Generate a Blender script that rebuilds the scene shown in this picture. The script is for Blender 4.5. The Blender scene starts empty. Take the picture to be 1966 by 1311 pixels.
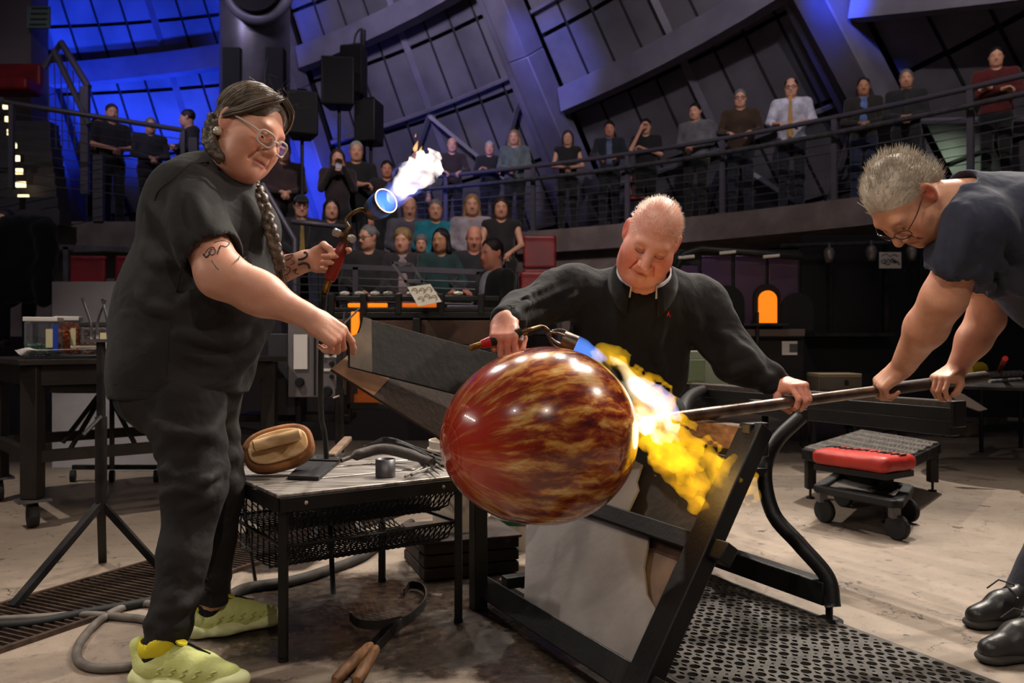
import bpy, bmesh, math, random
import numpy as np
from mathutils import Vector, Matrix, Euler

# ---------------------------------------------------------------- camera, world, lights, exposure
F, CX, CY, HC = 1600.0, 983.0, 655.5, 0.95          # focal length in pixels of the 1966x1311 frame, camera height
scene = bpy.context.scene
COL = scene.collection
cam_d = bpy.data.cameras.new('camera'); cam = bpy.data.objects.new('camera', cam_d); COL.objects.link(cam)
cam_d.sensor_width = 36.0; cam_d.lens = F * 36.0 / 1966.0; cam_d.clip_start = 0.05; cam_d.clip_end = 200
cam.location = (0, 0, HC); cam.rotation_euler = (math.pi/2, 0, 0)
cam_d.dof.use_dof = True; cam_d.dof.focus_distance = 2.55; cam_d.dof.aperture_fstop = 4.5
scene.camera = cam
scene.view_settings.view_transform = 'Standard'; scene.view_settings.look = 'None'
scene.view_settings.gamma = 1.0; scene.view_settings.use_curve_mapping = False
scene.view_settings.exposure = 0.0
scene.cycles.use_denoising = True
scene.cycles.max_bounces = 5; scene.cycles.diffuse_bounces = 3; scene.cycles.glossy_bounces = 3; scene.cycles.transmission_bounces = 5; scene.cycles.transparent_max_bounces = 12
scene.cycles.use_adaptive_sampling = True; scene.cycles.adaptive_threshold = .08; scene.cycles.adaptive_min_samples = 16; scene.cycles.volume_step_rate = 2.0; scene.cycles.volume_max_steps = 128
scene.cycles.sample_clamp_indirect = 6.0
w = bpy.data.worlds.new('world'); scene.world = w; w.use_nodes = True
w.node_tree.nodes['Background'].inputs[0].default_value = (0.50, 0.46, 0.52, 1)
w.node_tree.nodes['Background'].inputs[1].default_value = 0.085

def spot(name, loc, aim, power, col=(1, .80, .60), size=50, blend=.6, rad=.06):
    d = bpy.data.lights.new(name, 'SPOT'); d.energy = power; d.color = col
    d.spot_size = math.radians(size); d.spot_blend = blend; d.shadow_soft_size = rad
    o = bpy.data.objects.new(name, d); COL.objects.link(o); o.location = loc
    o.rotation_euler = (Vector(aim) - Vector(loc)).to_track_quat('-Z', 'Y').to_euler()
    return o
WARM = (1, .83, .66); WARM2 = (1, .90, .78); BLUE = (.02, .07, 1.0); VIO = (.78, .70, 1.0)
# stage rig: a row of warm spots behind the blowing floor, and a row off to the left
for i, (x, y, p) in enumerate([(-.9, 6.4, 330), (.2, 6.6, 380), (1.3, 6.6, 400), (2.5, 6.3, 520), (3.5, 5.6, 620)]):
    spot('rig_spot', (x, y, 5.9), (.35*x + .2, 2.6, .7), p, WARM2, 48)
spot('rig_spot', (2.4, 4.6, 5.2), (-.65, 2.4, 1.3), 760, WARM2, 34)
spot('rig_spot', (4.6, 2.6, 4.6), (-.5, 2.5, 1.35), 430, WARM, 36)
spot('rig_spot', (-2.6, 6.6, 5.8), (2.2, 3.6, .3), 850, WARM2, 46)
for i in range(6):
    spot('side_spot', (-5.5, .4 + .42*i, 3.3), (.6, 2.8, .7), 34, WARM2, 44)
spot('rig_spot', (-1.2, .6, 5.0), (1.35, 2.75, 1.0), 260, WARM2, 26)
spot('front_spot', (1.6, -3.2, 5.2), (.8, 3.0, .8), 300, WARM, 50)
spot('front_spot', (-2.0, -2.6, 5.2), (-.3, 3.0, .8), 150, WARM2, 50)
spot('floor_spot', (3.6, 7.4, 6.2), (2.4, 3.8, 0), 1300, WARM2, 46)
spot('floor_spot', (-3.4, 2.4, 6.2), (-2.0, 4.2, .2), 720, WARM2, 50)
spot('floor_spot', (1.0, 3.4, 6.2), (.4, 6.4, .8), 190, WARM2, 70)
# house wash on the audience and balcony
spot('house_spot', (2.0, 3.0, 8.0), (4.2, 12.0, 3.6), 900, (1, .88, .82), 52)
spot('house_spot', (0.0, 3.0, 8.0), (-.6, 10.5, 2.4), 1150, (1, .86, .82), 42)
spot('house_spot', (-4., 3.0, 8.0), (-5.2, 12.0, 2.6), 480, (.92, .84, .92), 54)
# blue wash on the shell
for loc, aim, p, s in [((-7.2, 14.6, 3.0), (-7.8, 16.4, 7.5), 1900, 95), ((-3.9, 14.4, 2.9), (-4.6, 17.0, 4.2), 1100, 70),
                       ((-10., 13.5, 3.0), (-10.6, 16., 7.), 1600, 100), ((-5.2, 13.2, 6.0), (-4.6, 16., 7.4), 420, 60)]:
    spot('blue_wash', loc, aim, p, BLUE, s, .9, .2)
spot('blue_wash', (-1.6, 12.6, 3.2), (-1.4, 16., 4.2), 60, BLUE, 100, .9, .2)
spot('violet_wash', (-2.0, 9.5, 7.0), (-1.2, 16., 6.), 900, VIO, 75, .9, .3)
spot('violet_wash', (-6.0, 8.0, 7.0), (-4.6, 13., 5.), 500, (.62, .56, .9), 50, .9, .3)
spot('violet_wash', (2.5, 8.5, 6.5), (3.2, 13.6, 5.4), 130, (.95, .90, 1.0), 96, .9, .3)
spot('violet_wash', (5.5, 7.0, 6.5), (7.0, 11.6, 5.4), 110, (.92, .92, .84), 90, .9, .3)
spot('blue_wash', (3.2, 9.6, 5.8), (5.0, 11.7, 5.0), 600, BLUE, 34, .8, .1)
spot('blue_wash', (-.6, 11.6, 6.6), (1.2, 14.9, 5.2), 420, (.12, .16, 1), 36, .8, .1)
spot('stair_lamp', (5.6, 11.3, 3.0), (6.2, 12.0, 3.5), 30, (.75, 1, .60), 120, .9, .1)

# ---------------------------------------------------------------- helpers
def W(px, py, Y):
    return np.array(((px - CX) / F * Y, Y, HC - (py - CY) / F * Y))
def G(px, py, z=0.0):                     # point on the horizontal plane z under a pixel
    Y = (HC - z) * F / (py - CY)
    return np.array(((px - CX) / F * Y, Y, z))
def lin(c):
    return tuple(((v/255.0)/12.92 if v/255.0 <= .04045 else ((v/255.0 + .055)/1.055)**2.4) for v in c)
MATS = {}
def mat(name, col=(128, 128, 128), rough=.6, metal=0, col2=None, vscale=6, vmix=(.35, .65), bump=0, bscale=60, stretch=None,
        coat=0, trans=0, sss=0, emit=None, estr=0, attr=False, alpha=1, ior=1.45, sheen=0, detail=4, rough2=None, spec=.5, fold=0, fscale=7):
    if name in MATS: return MATS[name]
    m = bpy.data.materials.new(name); m.use_nodes = True; MATS[name] = m
    nt = m.node_tree; N = nt.nodes; L = nt.links; b = N['Principled BSDF']
    b.inputs['Base Color'].default_value = (*lin(col), 1); b.inputs['Roughness'].default_value = rough
    b.inputs['Metallic'].default_value = metal; b.inputs['IOR'].default_value = ior
    b.inputs['Coat Weight'].default_value = coat; b.inputs['Coat Roughness'].default_value = .05
    b.inputs['Transmission Weight'].default_value = trans; b.inputs['Subsurface Weight'].default_value = sss
    b.inputs['Subsurface Radius'].default_value = (.012, .005, .003); b.inputs['Subsurface Scale'].default_value = .6
    b.inputs['Alpha'].default_value = alpha; b.inputs['Sheen Weight'].default_value = sheen
    b.inputs['Specular IOR Level'].default_value = spec
    if emit:
        b.inputs['Emission Color'].default_value = (*lin(emit), 1); b.inputs['Emission Strength'].default_value = estr
    tc = N.new('ShaderNodeTexCoord'); src = tc.outputs['Object']
    if stretch:
        mp = N.new('ShaderNodeMapping'); mp.inputs['Scale'].default_value = stretch; L.new(src, mp.inputs[0]); src = mp.outputs[0]
    colout = None
    if col2:
        n = N.new('ShaderNodeTexNoise'); n.inputs['Scale'].default_value = vscale; n.inputs['Detail'].default_value = detail
        L.new(src, n.inputs['Vector'])
        r = N.new('ShaderNodeMapRange'); r.inputs[1].default_value, r.inputs[2].default_value = vmix; L.new(n.outputs[0], r.inputs[0])
        mx = N.new('ShaderNodeMix'); mx.data_type = 'RGBA'
        mx.inputs[6].default_value = (*lin(col), 1); mx.inputs[7].default_value = (*lin(col2), 1)
        L.new(r.outputs[0], mx.inputs[0]); colout = mx.outputs[2]
        if rough2 is not None:
            rr = N.new('ShaderNodeMapRange'); rr.inputs[3].default_value = rough; rr.inputs[4].default_value = rough2
            L.new(r.outputs[0], rr.inputs[0]); L.new(rr.outputs[0], b.inputs['Roughness'])
    if attr:
        a = N.new('ShaderNodeVertexColor'); a.layer_name = 'tint'
        mu = N.new('ShaderNodeMix'); mu.data_type = 'RGBA'; mu.blend_type = 'MULTIPLY'; mu.inputs[0].default_value = 1
        if colout: L.new(colout, mu.inputs[6])
        else: mu.inputs[6].default_value = (*lin(col), 1)
        L.new(a.outputs[0], mu.inputs[7]); colout = mu.outputs[2]
    if colout: L.new(colout, b.inputs['Base Color'])
    if bump:
        n2 = N.new('ShaderNodeTexNoise'); n2.inputs['Scale'].default_value = bscale; n2.inputs['Detail'].default_value = 5
        L.new(src, n2.inputs['Vector'])
        bp = N.new('ShaderNodeBump'); bp.inputs['Strength'].default_value = bump; bp.inputs['Distance'].default_value = .01
        L.new(n2.outputs[0], bp.inputs['Height']); L.new(bp.outputs[0], b.inputs['Normal'])
        if fold:                                   # larger cloth folds under the weave
            n3 = N.new('ShaderNodeTexNoise'); n3.inputs['Scale'].default_value = fscale; n3.inputs['Detail'].default_value = 2; n3.inputs['Distortion'].default_value = .7
            L.new(src, n3.inputs['Vector']); b3 = N.new('ShaderNodeBump'); b3.inputs['Strength'].default_value = fold; b3.inputs['Distance'].default_value = .03
            L.new(n3.outputs[0], b3.inputs['Height']); L.new(b3.outputs[0], bp.inputs['Normal'])
    return m

def rotz(a): return np.array(((math.cos(a), -math.sin(a), 0), (math.sin(a), math.cos(a), 0), (0, 0, 1)))
def frame(d, up=(0, 0, 1)):
    """columns: side, along d, up-ish"""
    d = np.array(d, float); d /= np.linalg.norm(d); up = np.array(up, float)
    s = np.cross(d, up)
    if np.linalg.norm(s) < 1e-6: s = np.cross(d, (1, 0, 0))
    s /= np.linalg.norm(s); u = np.cross(s, d)
    return np.stack((s, d, u), 1)
def axis(d):
    """rotation whose local z is d"""
    return frame(d)[:, [2, 0, 1]]
class MB:
    """collects geometry into one mesh"""
    def __init__(s): s.v = []; s.f = []; s.n = 0
    def add(s, v, f):
        v = np.asarray(v, float).reshape(-1, 3); s.v.append(v); s.f += [tuple(i + s.n for i in q) for q in f]; s.n += len(v); return s
    def box(s, c, size, R=None):
        h = np.array(size, float)/2
        v = np.array([(x, y, z) for x in (-1, 1) for y in (-1, 1) for z in (-1, 1)])*h
        if R is not None: v = v @ np.asarray(R).T
        return s.add(v + np.array(c, float), [(0, 1, 3, 2), (4, 6, 7, 5), (0, 4, 5, 1), (2, 3, 7, 6), (0, 2, 6, 4), (1, 5, 7, 3)])
    def bar(s, a, b, w, h=None, up=(0, 0, 1)):
        a = np.array(a, float); b = np.array(b, float); h = h or w
        return s.box((a + b)/2, (w, np.linalg.norm(b - a), h), frame(b - a, up))
    def tube(s, pts, r, n=10, closed=False, caps=True):
        pts = [np.array(p, float) for p in pts]; k = len(pts)
        rs = r if hasattr(r, '__len__') else [r]*k
        vs = []; ref = None
        for i, p in enumerate(pts):
            if closed: t = pts[(i+1) % k] - pts[i-1]
            else: t = pts[min(i+1, k-1)] - pts[max(i-1, 0)]
            t = t/(np.linalg.norm(t) + 1e-12)
            if ref is None:
                ref = np.cross(t, (0, 0, 1)); 
                if np.linalg.norm(ref) < .1: ref = np.cross(t, (1, 0, 0))
            ref = ref - t*np.dot(ref, t); ref /= np.linalg.norm(ref); q = np.cross(t, ref)
            for j in range(n):
                a = 2*math.pi*j/n; vs.append(p + rs[i]*(math.cos(a)*ref + math.sin(a)*q))
        fs = []
        for i in range(k if closed else k-1):
            i2 = (i+1) % k
            for j in range(n):
                j2 = (j+1) % n; fs.append((i*n+j, i2*n+j, i2*n+j2, i*n+j2)[::-1])
        if caps and not closed: fs += [tuple(range(n)), tuple(range((k-1)*n, k*n))[::-1]]
        return s.add(vs, fs)
    def lathe(s, prof, c=(0, 0, 0), R=None, n=24, caps=True):
        """prof: (radius, height) along local +z"""
        v = [(r*math.cos(2*math.pi*j/n), r*math.sin(2*math.pi*j/n), z) for r, z in prof for j in range(n)]
        v = np.array(v)
        if R is not None: v = v @ np.asarray(R).T
        k = len(prof); fs = [(i*n+j, i*n+(j+1) % n, (i+1)*n+(j+1) % n, (i+1)*n+j) for i in range(k-1) for j in range(n)]
        if caps:
            if prof[0][0] > 1e-5: fs.append(tuple(range(n))[::-1])
            if prof[-1][0] > 1e-5: fs.append(tuple(range((k-1)*n, k*n)))
        return s.add(v + np.array(c, float), fs)
    def prism(s, poly, th):
        """poly: 3-D polygon; extruded by vector th"""
        p = np.array(poly, float); k = len(p); th = np.array(th, float)
        return s.add(np.vstack((p, p + th)), [tuple(range(k))[::-1], tuple(range(k, 2*k))] + [(i, (i+1) % k, k+(i+1) % k, k+i) for i in range(k)])
    def ball(s, c, r, R=None, n=14, m=9):
        prof = [(math.sin(math.pi*i/m), -math.cos(math.pi*i/m)) for i in range(m+1)]
        v = np.array([(a*math.cos(2*math.pi*j/n), a*math.sin(2*math.pi*j/n), z) for a, z in prof for j in range(n)])*np.array(r)
        if R is not None: v = v @ np.asarray(R).T
        return s.add(v + np.array(c, float), [(i*n+j, i*n+(j+1) % n, (i+1)*n+(j+1) % n, (i+1)*n+j) for i in range(m) for j in range(n)])
    def build(s, name, m, parent=None, smooth=False, bev=0, tint=None):
        return mesh(name, np.vstack(s.v), s.f, m, parent, smooth, bev, tint)
def mesh(name, v, f, m, parent=None, smooth=False, bev=0, tint=None):
    me = bpy.data.meshes.new(name)
    me.from_pydata(np.asarray(v).tolist(), [], f if isinstance(f, list) else f.tolist()); me.update()
    if m: me.materials.append(m)
    if smooth: me.shade_smooth()
    if tint is not None:
        ca = me.color_attributes.new('tint', 'FLOAT_COLOR', 'POINT')
        ca.data.foreach_set('color', np.hstack((tint, np.ones((len(tint), 1)))).astype(np.float32).ravel())
    o = bpy.data.objects.new(name, me); COL.objects.link(o)
    if parent is not None: adopt(o, parent)
    if bev:
        b = o.modifiers.new('bevel', 'BEVEL'); b.width = bev; b.segments = 2; b.limit_method = 'ANGLE'; b.angle_limit = .7
        if not smooth:
            me.shade_smooth(); me.set_sharp_from_angle(angle=.6)
    elif smooth == 'auto':
        me.set_sharp_from_angle(angle=.7)
    return o
def adopt(o, parent):
    o.parent = parent
    if parent.type == 'EMPTY': o.matrix_parent_inverse = parent.matrix_basis.inverted()   # parts are modelled in world coordinates
def thing(name, label, cat, loc=(0, 0, 0), group=None):
    o = bpy.data.objects.new(name, None); COL.objects.link(o); o.location = tuple(loc); o.empty_display_size = .1
    return tag(o, label, cat, group)
def tag(o, label, cat, group=None, kind=None):
    o['label'] = label; o['category'] = cat
    if group: o['group'] = group
    if kind: o['kind'] = kind
    return o
def struct(o, label=None):
    o['kind'] = 'structure'
    if label: o['label'] = label
    return o
def clone(o, parent):                     # a part copied under another thing, same mesh
    c = o.copy(); COL.objects.link(c); c.parent = parent; return c
def smoothpath(pts, n=8):
    """Catmull-Rom through the points"""
    P = [np.array(p, float) for p in pts]; P = [2*P[0]-P[1]] + P + [2*P[-1]-P[-2]]; out = []
    for i in range(1, len(P)-2):
        for k in range(n):
            t = k/n; a, b, c, d = P[i-1], P[i], P[i+1], P[i+2]
            out.append(.5*((2*b) + (c-a)*t + (2*a-5*b+4*c-d)*t*t + (3*b-a-3*c+d)*t**3))
    return out + [P[-2]]

# ---------------------------------------------------------------- signed distance modelling (bodies, clothes, soft shapes)
def nrm(a): return np.sqrt(np.einsum('ij,ij->i', a, a))
def p_ell(c, r, R=None):
    c = np.array(c, np.float32); r = np.array(r, np.float32) if hasattr(r, '__len__') else np.full(3, r, np.float32)
    Rm = None if R is None else np.asarray(R, np.float32)
    def f(p):
        q = p - c
        if Rm is not None: q = q @ Rm
        a = q/r; k0 = nrm(a); a = a/r; k1 = nrm(a) + 1e-9
        return k0*(k0 - 1)/k1
    m = float(r.max()) if Rm is not None else r
    f.lo, f.hi = c - m, c + m
    return f
def p_cap(a, b, ra, rb=None, flat=None):
    """tapered capsule; flat=(unit axis, factor): thickness along the axis is scaled by factor"""
    a = np.array(a, np.float32); b = np.array(b, np.float32); rb = ra if rb is None else rb
    d = b - a; L2 = float(d @ d) + 1e-12
    def f(p):
        q = p - a; t = np.clip((q @ d)/L2, 0, 1); e = q - t[:, None]*d
        if flat is not None:
            ax = np.asarray(flat[0], np.float32); s = e @ ax
            e = e + (s*(1/flat[1] - 1))[:, None]*ax
            r = ra + (rb-ra)*t; l = nrm(e); return (l - r)*min(1, flat[1])
        return nrm(e) - (ra + (rb - ra)*t)
    m = max(ra, rb)*(max(1, flat[1]) if flat is not None else 1); f.lo, f.hi = np.minimum(a, b) - m, np.maximum(a, b) + m
    return f
def p_box(c, h, r=.01, R=None):
    c = np.array(c, np.float32); h = np.array(h, np.float32) - r; Rm = None if R is None else np.asarray(R, np.float32)
    def f(p):
        q = p - c
        if Rm is not None: q = q @ Rm
        q = np.abs(q) - h
        return nrm(np.maximum(q, 0)) + np.minimum(np.maximum(np.maximum(q[:, 0], q[:, 1]), q[:, 2]), 0) - r
    m = float(np.linalg.norm(h + r)); f.lo, f.hi = c - m, c + m
    return f
def p_plane(c, n):
    c = np.array(c, np.float32); n = np.array(n, np.float32); n = n/np.linalg.norm(n)
    return lambda p: (p - c) @ n
def chain(pts, rs, flat=None): return [('u', p_cap(pts[i], pts[i+1], rs[i], rs[i+1], flat), .02) for i in range(len(pts)-1)]
def smin(d, e, k):
    if k > 0:
        h = np.maximum(k - np.abs(d - e), 0)/k; return np.minimum(d, e) - h*h*k*.25
    return np.minimum(d, e)
def sdf(ops, infl=0.0, noise=None):
    def f(p, cen=None, rad=0):
        """cen, rad: p comes in equal blocks around these centres; far primitives are skipped block by block"""
        if cen is None: d = None
        else:
            nb = len(cen); m = len(p)//nb; p3 = p.reshape(nb, m, 3); D = np.full((nb, m), 1.0, np.float32); d = D.reshape(-1)
        for op, g, k in ops:
            if cen is not None and op != 'i' and hasattr(g, 'lo'):
                e = rad + k + abs(infl) + .01
                i = np.nonzero(((cen > g.lo - e) & (cen < g.hi + e)).all(1))[0]
                if len(i) == 0: continue
                if len(i) < nb:
                    q = g(p3[i].reshape(-1, 3)).reshape(-1, m)
                    D[i] = smin(D[i], q, k) if op == 'u' else -smin(-D[i], q, k)
                    continue
            e = g(p)
            if d is None: d = e
            elif op == 'u': d = smin(d, e, k)
            else: d = -smin(-d, e if op == 's' else -e, k)
            if cen is not None: D = d.reshape(nb, m)
        d = d - infl
        if noise is not None: d = d + noise(p)
        return d
    return f
def surface(f, lo, hi, h):
    lo = np.array(lo, float); hi = np.array(hi, float); B = 8
    nb = np.maximum(np.ceil((hi - lo)/(h*B)).astype(int), 1); n = nb*B + 1
    ids = np.stack(np.meshgrid(*[np.arange(k) for k in nb], indexing='ij'), -1).reshape(-1, 3)
    cen = lo + (ids + .5)*B*h
    dc = f(cen.astype(np.float32))
    D = np.empty(n, np.float32)
    for (i, j, k), v in zip(ids, dc): D[i*B:i*B+B+1, j*B:j*B+B+1, k*B:k*B+B+1] = v
    act = ids[np.abs(dc) < B*h*1.15 + .012]
    if len(act) == 0: return np.zeros((0, 3)), np.zeros((0, 4), int)
    loc = np.stack(np.meshgrid(*[np.arange(B+1)]*3, indexing='ij'), -1).reshape(-1, 3)
    for s in range(0, len(act), 300):
        a = act[s:s+300]; g = (a[:, None, :]*B + loc[None]).reshape(-1, 3)
        D[g[:, 0], g[:, 1], g[:, 2]] = f((lo + g*h).astype(np.float32), lo + (a + .5)*B*h, B*h*1.3)
    # closed at the border of the box
    for ax in range(3):
        for e in (0, -1):
            sl = [slice(None)]*3; sl[ax] = e; D[tuple(sl)] = np.maximum(D[tuple(sl)], 1e-4)
    I = D < 0
    c8 = [I[x:n[0]-1+x, y:n[1]-1+y, z:n[2]-1+z] for x in (0, 1) for y in (0, 1) for z in (0, 1)]
    cnt = sum(c.astype(np.int8) for c in c8); A = np.argwhere((cnt > 0) & (cnt < 8))
    if len(A) == 0: return np.zeros((0, 3)), np.zeros((0, 4), int)
    cor = np.array([(x, y, z) for x in (0, 1) for y in (0, 1) for z in (0, 1)])
    val = np.stack([D[A[:, 0]+c[0], A[:, 1]+c[1], A[:, 2]+c[2]] for c in cor], 1)
    acc = np.zeros((len(A), 3)); num = np.zeros(len(A))
    for a in range(8):
        for b in range(a+1, 8):
            if np.abs(cor[a]-cor[b]).sum() != 1: continue
            va, vb = val[:, a], val[:, b]; m = (va < 0) != (vb < 0)
            t = np.where(m, va/np.where(m, va - vb, 1), 0)
            acc += np.where(m[:, None], cor[a] + t[:, None]*(cor[b]-cor[a]), 0); num += m
    V = lo + (A + acc/num[:, None])*h
    idx = -np.ones(n, np.int64); idx[A[:, 0], A[:, 1], A[:, 2]] = np.arange(len(A))
    Q = []
    for ax in range(3):
        u, w_ = [(1, 2), (2, 0), (0, 1)][ax]
        sl0 = [slice(None)]*3; sl1 = [slice(None)]*3; sl0[ax] = slice(0, -1); sl1[ax] = slice(1, None)
        a, b = I[tuple(sl0)], I[tuple(sl1)]
        E = np.argwhere(a != b); E = E[(E[:, u] > 0) & (E[:, w_] > 0)]
        s = a[E[:, 0], E[:, 1], E[:, 2]]
        def at(du, dw):
            q = E.copy(); q[:, u] -= du; q[:, w_] -= dw; return idx[q[:, 0], q[:, 1], q[:, 2]]
        q = np.stack((at(1, 1), at(0, 1), at(0, 0), at(1, 0)), 1)
        q[~s] = q[~s][:, ::-1]; Q.append(q)
    Q = np.vstack(Q); Q = Q[(Q >= 0).all(1)]
    return V, Q
def soft(name, ops, lo, hi, h, m, parent=None, infl=0.0, noise=None, tint=None):
    V, Q = surface(sdf(ops, infl, noise), lo, hi, h)
    return mesh(name, V, Q, m, parent, True, 0, tint(V) if tint else None)
def wrinkle(amp, k=1.0, seed=0, dirv=(0, 0, 1)):
    rs = np.random.RandomState(seed); ph = rs.rand(12)*6.28
    def f(p):
        x, y, z = p[:, 0]*k, p[:, 1]*k, p[:, 2]*k
        a = np.sin(9*z + 2.2*np.sin(7*x + ph[0]) + 2*np.sin(6*y + ph[1]) + ph[2])
        b = np.sin(23*z + 3*np.sin(11*x + ph[3]) + 2.5*np.sin(13*y + ph[4]) + 8*x + ph[5])
        c = np.sin(31*x + 2*np.sin(9*z + ph[6]) + 17*y + ph[7])
        return -amp*(.6*a + .5*np.maximum(b, -.2) + .25*c)
    return f
def march(f, px, py, y0=1.5, y1=4.0):
    """first point of the surface f along the ray through a pixel"""
    d = np.array(((px-CX)/F, 1, -(py-CY)/F)); o = np.array((0, 0, HC)); t = y0
    for _ in range(160):
        e = float(f((o + d*t)[None].astype(np.float32))[0])
        if e < .0006: return o + d*t
        t += max(e*.7, .0004)
        if t > y1: return None
    return None

def folds(ops, lines, k=.03, y0=1.5, y1=4.0):
    """drapery ridges: polylines (px, py) laid on the surface, each with a ridge radius"""
    f = sdf(ops); out = []
    for pts, r in lines:
        q = [march(f, *p, y0, y1) for p in pts]; q = [a for a in q if a is not None]
        if len(q) < 2: continue
        q = smoothpath(q, 4); n = len(q)
        for i in range(n-1):
            w0 = math.sin(math.pi*(i + .3)/(n + .3)); w1 = math.sin(math.pi*(i + 1.3)/(n + .3))
            out.append(('u', p_cap(q[i] + (0, r*.5, 0), q[i+1] + (0, r*.5, 0), max(r*w0, .002), max(r*w1, .002)), k))
    return out
# ---------------------------------------------------------------- materials shared by many things
m_steel = mat('dark_steel', (38, 38, 40), .42, .75, (62, 58, 56), 9, bump=.15, bscale=90, rough2=.6)
m_black = mat('black_paint', (20, 20, 22), .45, .2, (30, 29, 29), 7, bump=.1, bscale=80)
m_blackmat = mat('black_matte', (14, 14, 15), .8)
m_bright = mat('worn_bright_steel', (196, 190, 184), .42, .6, (128, 120, 114), 7, bump=.1, bscale=60, stretch=(1, 6, 1))
m_galv = mat('galvanised', (118, 116, 120), .45, .7, (90, 88, 92), 12)
m_rail = mat('rail_paint', (92, 88, 98), .45, .3)
m_cable = mat('cable_steel', (120, 118, 124), .4, .8)
m_conc = mat('concrete_brown', (124, 110, 107), .85, 0, (98, 87, 86), 3, bump=.2, bscale=30)
m_panel = mat('shell_panel', (118, 114, 124), .6, 0, (92, 89, 98), 1.2, bump=.08, bscale=8)
m_seam = mat('shell_seam', (28, 27, 32), .8)
m_beam = mat('beam_paint', (120, 116, 132), .5, .1, (104, 100, 116), 2)
m_red = mat('red_plastic', (130, 12, 24), .45, 0, (104, 9, 18), 4)
m_white = mat('white_paint', (196, 192, 196), .6, 0, (176, 172, 178), 3)
m_glassy = mat('clear_plastic', (225, 232, 238), .06, 0, trans=.92, ior=1.3, alpha=.55)
m_brass = mat('brass', (176, 132, 62), .35, .9, (120, 88, 40), 40)
m_glow = mat('furnace_glow', (255, 130, 20), .6, emit=(255, 128, 22), estr=1.0)
m_glow2 = mat('furnace_glow_dim', (200, 90, 30), .6, emit=(255, 120, 30), estr=.55)
m_wood = mat('cherry_wood', (196, 142, 88), .6, 0, (168, 112, 62), 3, bump=.25, bscale=30, stretch=(2, 14, 14))
m_paper = mat('paper', (226, 220, 216), .8)
m_rubber = mat('rubber', (24, 24, 25), .7, bump=.1, bscale=120)
m_hose = mat('grey_hose', (112, 104, 98), .6, 0, (86, 78, 72), 15)

# ---------------------------------------------------------------- floor
fm = bpy.data.materials.new('stained_concrete'); fm.use_nodes = True
N = fm.node_tree.nodes; L = fm.node_tree.links; bs = N['Principled BSDF']
geo = N.new('ShaderNodeNewGeometry')
def noise(scale, detail=6, rough=.6, dist=0):
    n = N.new('ShaderNodeTexNoise'); n.inputs['Scale'].default_value = scale; n.inputs['Detail'].default_value = detail
    n.inputs['Roughness'].default_value = rough; n.inputs['Distortion'].default_value = dist; L.new(geo.outputs['Position'], n.inputs['Vector']); return n.outputs[0]
def rng(x, a, b, c=0, d=1):
    r = N.new('ShaderNodeMapRange'); r.inputs[1].default_value = a; r.inputs[2].default_value = b; r.inputs[3].default_value = c; r.inputs[4].default_value = d
    L.new(x, r.inputs[0]); return r.outputs[0]
def mixc(fac, a, b):
    m = N.new('ShaderNodeMix'); m.data_type = 'RGBA'; L.new(fac, m.inputs[0])
    for i, c in ((6, a), (7, b)):
        if isinstance(c, tuple): m.inputs[i].default_value = (*lin(c), 1)
        else: L.new(c, m.inputs[i])
    return m.outputs[2]
def mth(op, a, b):
    m = N.new('ShaderNodeMath'); m.operation = op; m.use_clamp = op in ('MULTIPLY', 'ADD')
    for i, c in enumerate((a, b)):
        if isinstance(c, (int, float)): m.inputs[i].default_value = c
        else: L.new(c, m.inputs[i])
    return m.outputs[0]
base = mixc(rng(noise(1.3, 8, .65), .32, .68), (158, 142, 127), (128, 113, 100))
base = mixc(rng(noise(14, 6, .7), .55, .75), base, (98, 88, 80))
base = mixc(rng(noise(5, 8, .6, 1.5), .64, .72), base, (88, 78, 70))
vor = N.new('ShaderNodeTexVoronoi'); vor.feature = 'DISTANCE_TO_EDGE'; vor.inputs['Scale'].default_value = 1.1
wn = N.new('ShaderNodeTexNoise'); wn.inputs['Scale'].default_value = 3; wn.inputs['Detail'].default_value = 6; L.new(geo.outputs['Position'], wn.inputs['Vector'])
va = N.new('ShaderNodeVectorMath'); va.operation = 'ADD'; L.new(geo.outputs['Position'], va.inputs[0]); L.new(wn.outputs['Color'], va.inputs[1]); L.new(va.outputs[0], vor.inputs['Vector'])
crack = mth('MULTIPLY', rng(vor.outputs['Distance'], .002, .006, 1, 0), rng(noise(1.7), .48, .56))
base = mixc(crack, base, (58, 50, 44))
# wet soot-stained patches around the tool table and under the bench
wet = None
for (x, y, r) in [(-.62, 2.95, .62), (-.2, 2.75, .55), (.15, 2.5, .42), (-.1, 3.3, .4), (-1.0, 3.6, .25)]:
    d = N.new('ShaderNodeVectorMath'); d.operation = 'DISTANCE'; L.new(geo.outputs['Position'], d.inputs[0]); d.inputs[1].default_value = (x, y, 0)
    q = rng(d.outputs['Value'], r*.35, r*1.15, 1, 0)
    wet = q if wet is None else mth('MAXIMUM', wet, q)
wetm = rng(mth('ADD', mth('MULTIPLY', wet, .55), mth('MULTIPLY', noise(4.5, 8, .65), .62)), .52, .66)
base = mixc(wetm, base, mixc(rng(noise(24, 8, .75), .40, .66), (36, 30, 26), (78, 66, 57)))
base = mixc(mth('MULTIPLY', rng(noise(70, 4, .6), .62, .70), .6), base, (62, 53, 46))
drop = rng(noise(9, 3, .5), .68, .70)
base = mixc(mth('MULTIPLY', drop, .8), base, (60, 50, 44))
L.new(base, bs.inputs['Base Color'])
pud = mth('MULTIPLY', wetm, rng(noise(3.1, 5, .6, .6), .47, .56))
L.new(rng(mth('ADD', mth('MULTIPLY', wetm, .45), mth('MULTIPLY', pud, .55)), 0, 1, .62, .07), bs.inputs['Roughness'])
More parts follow.
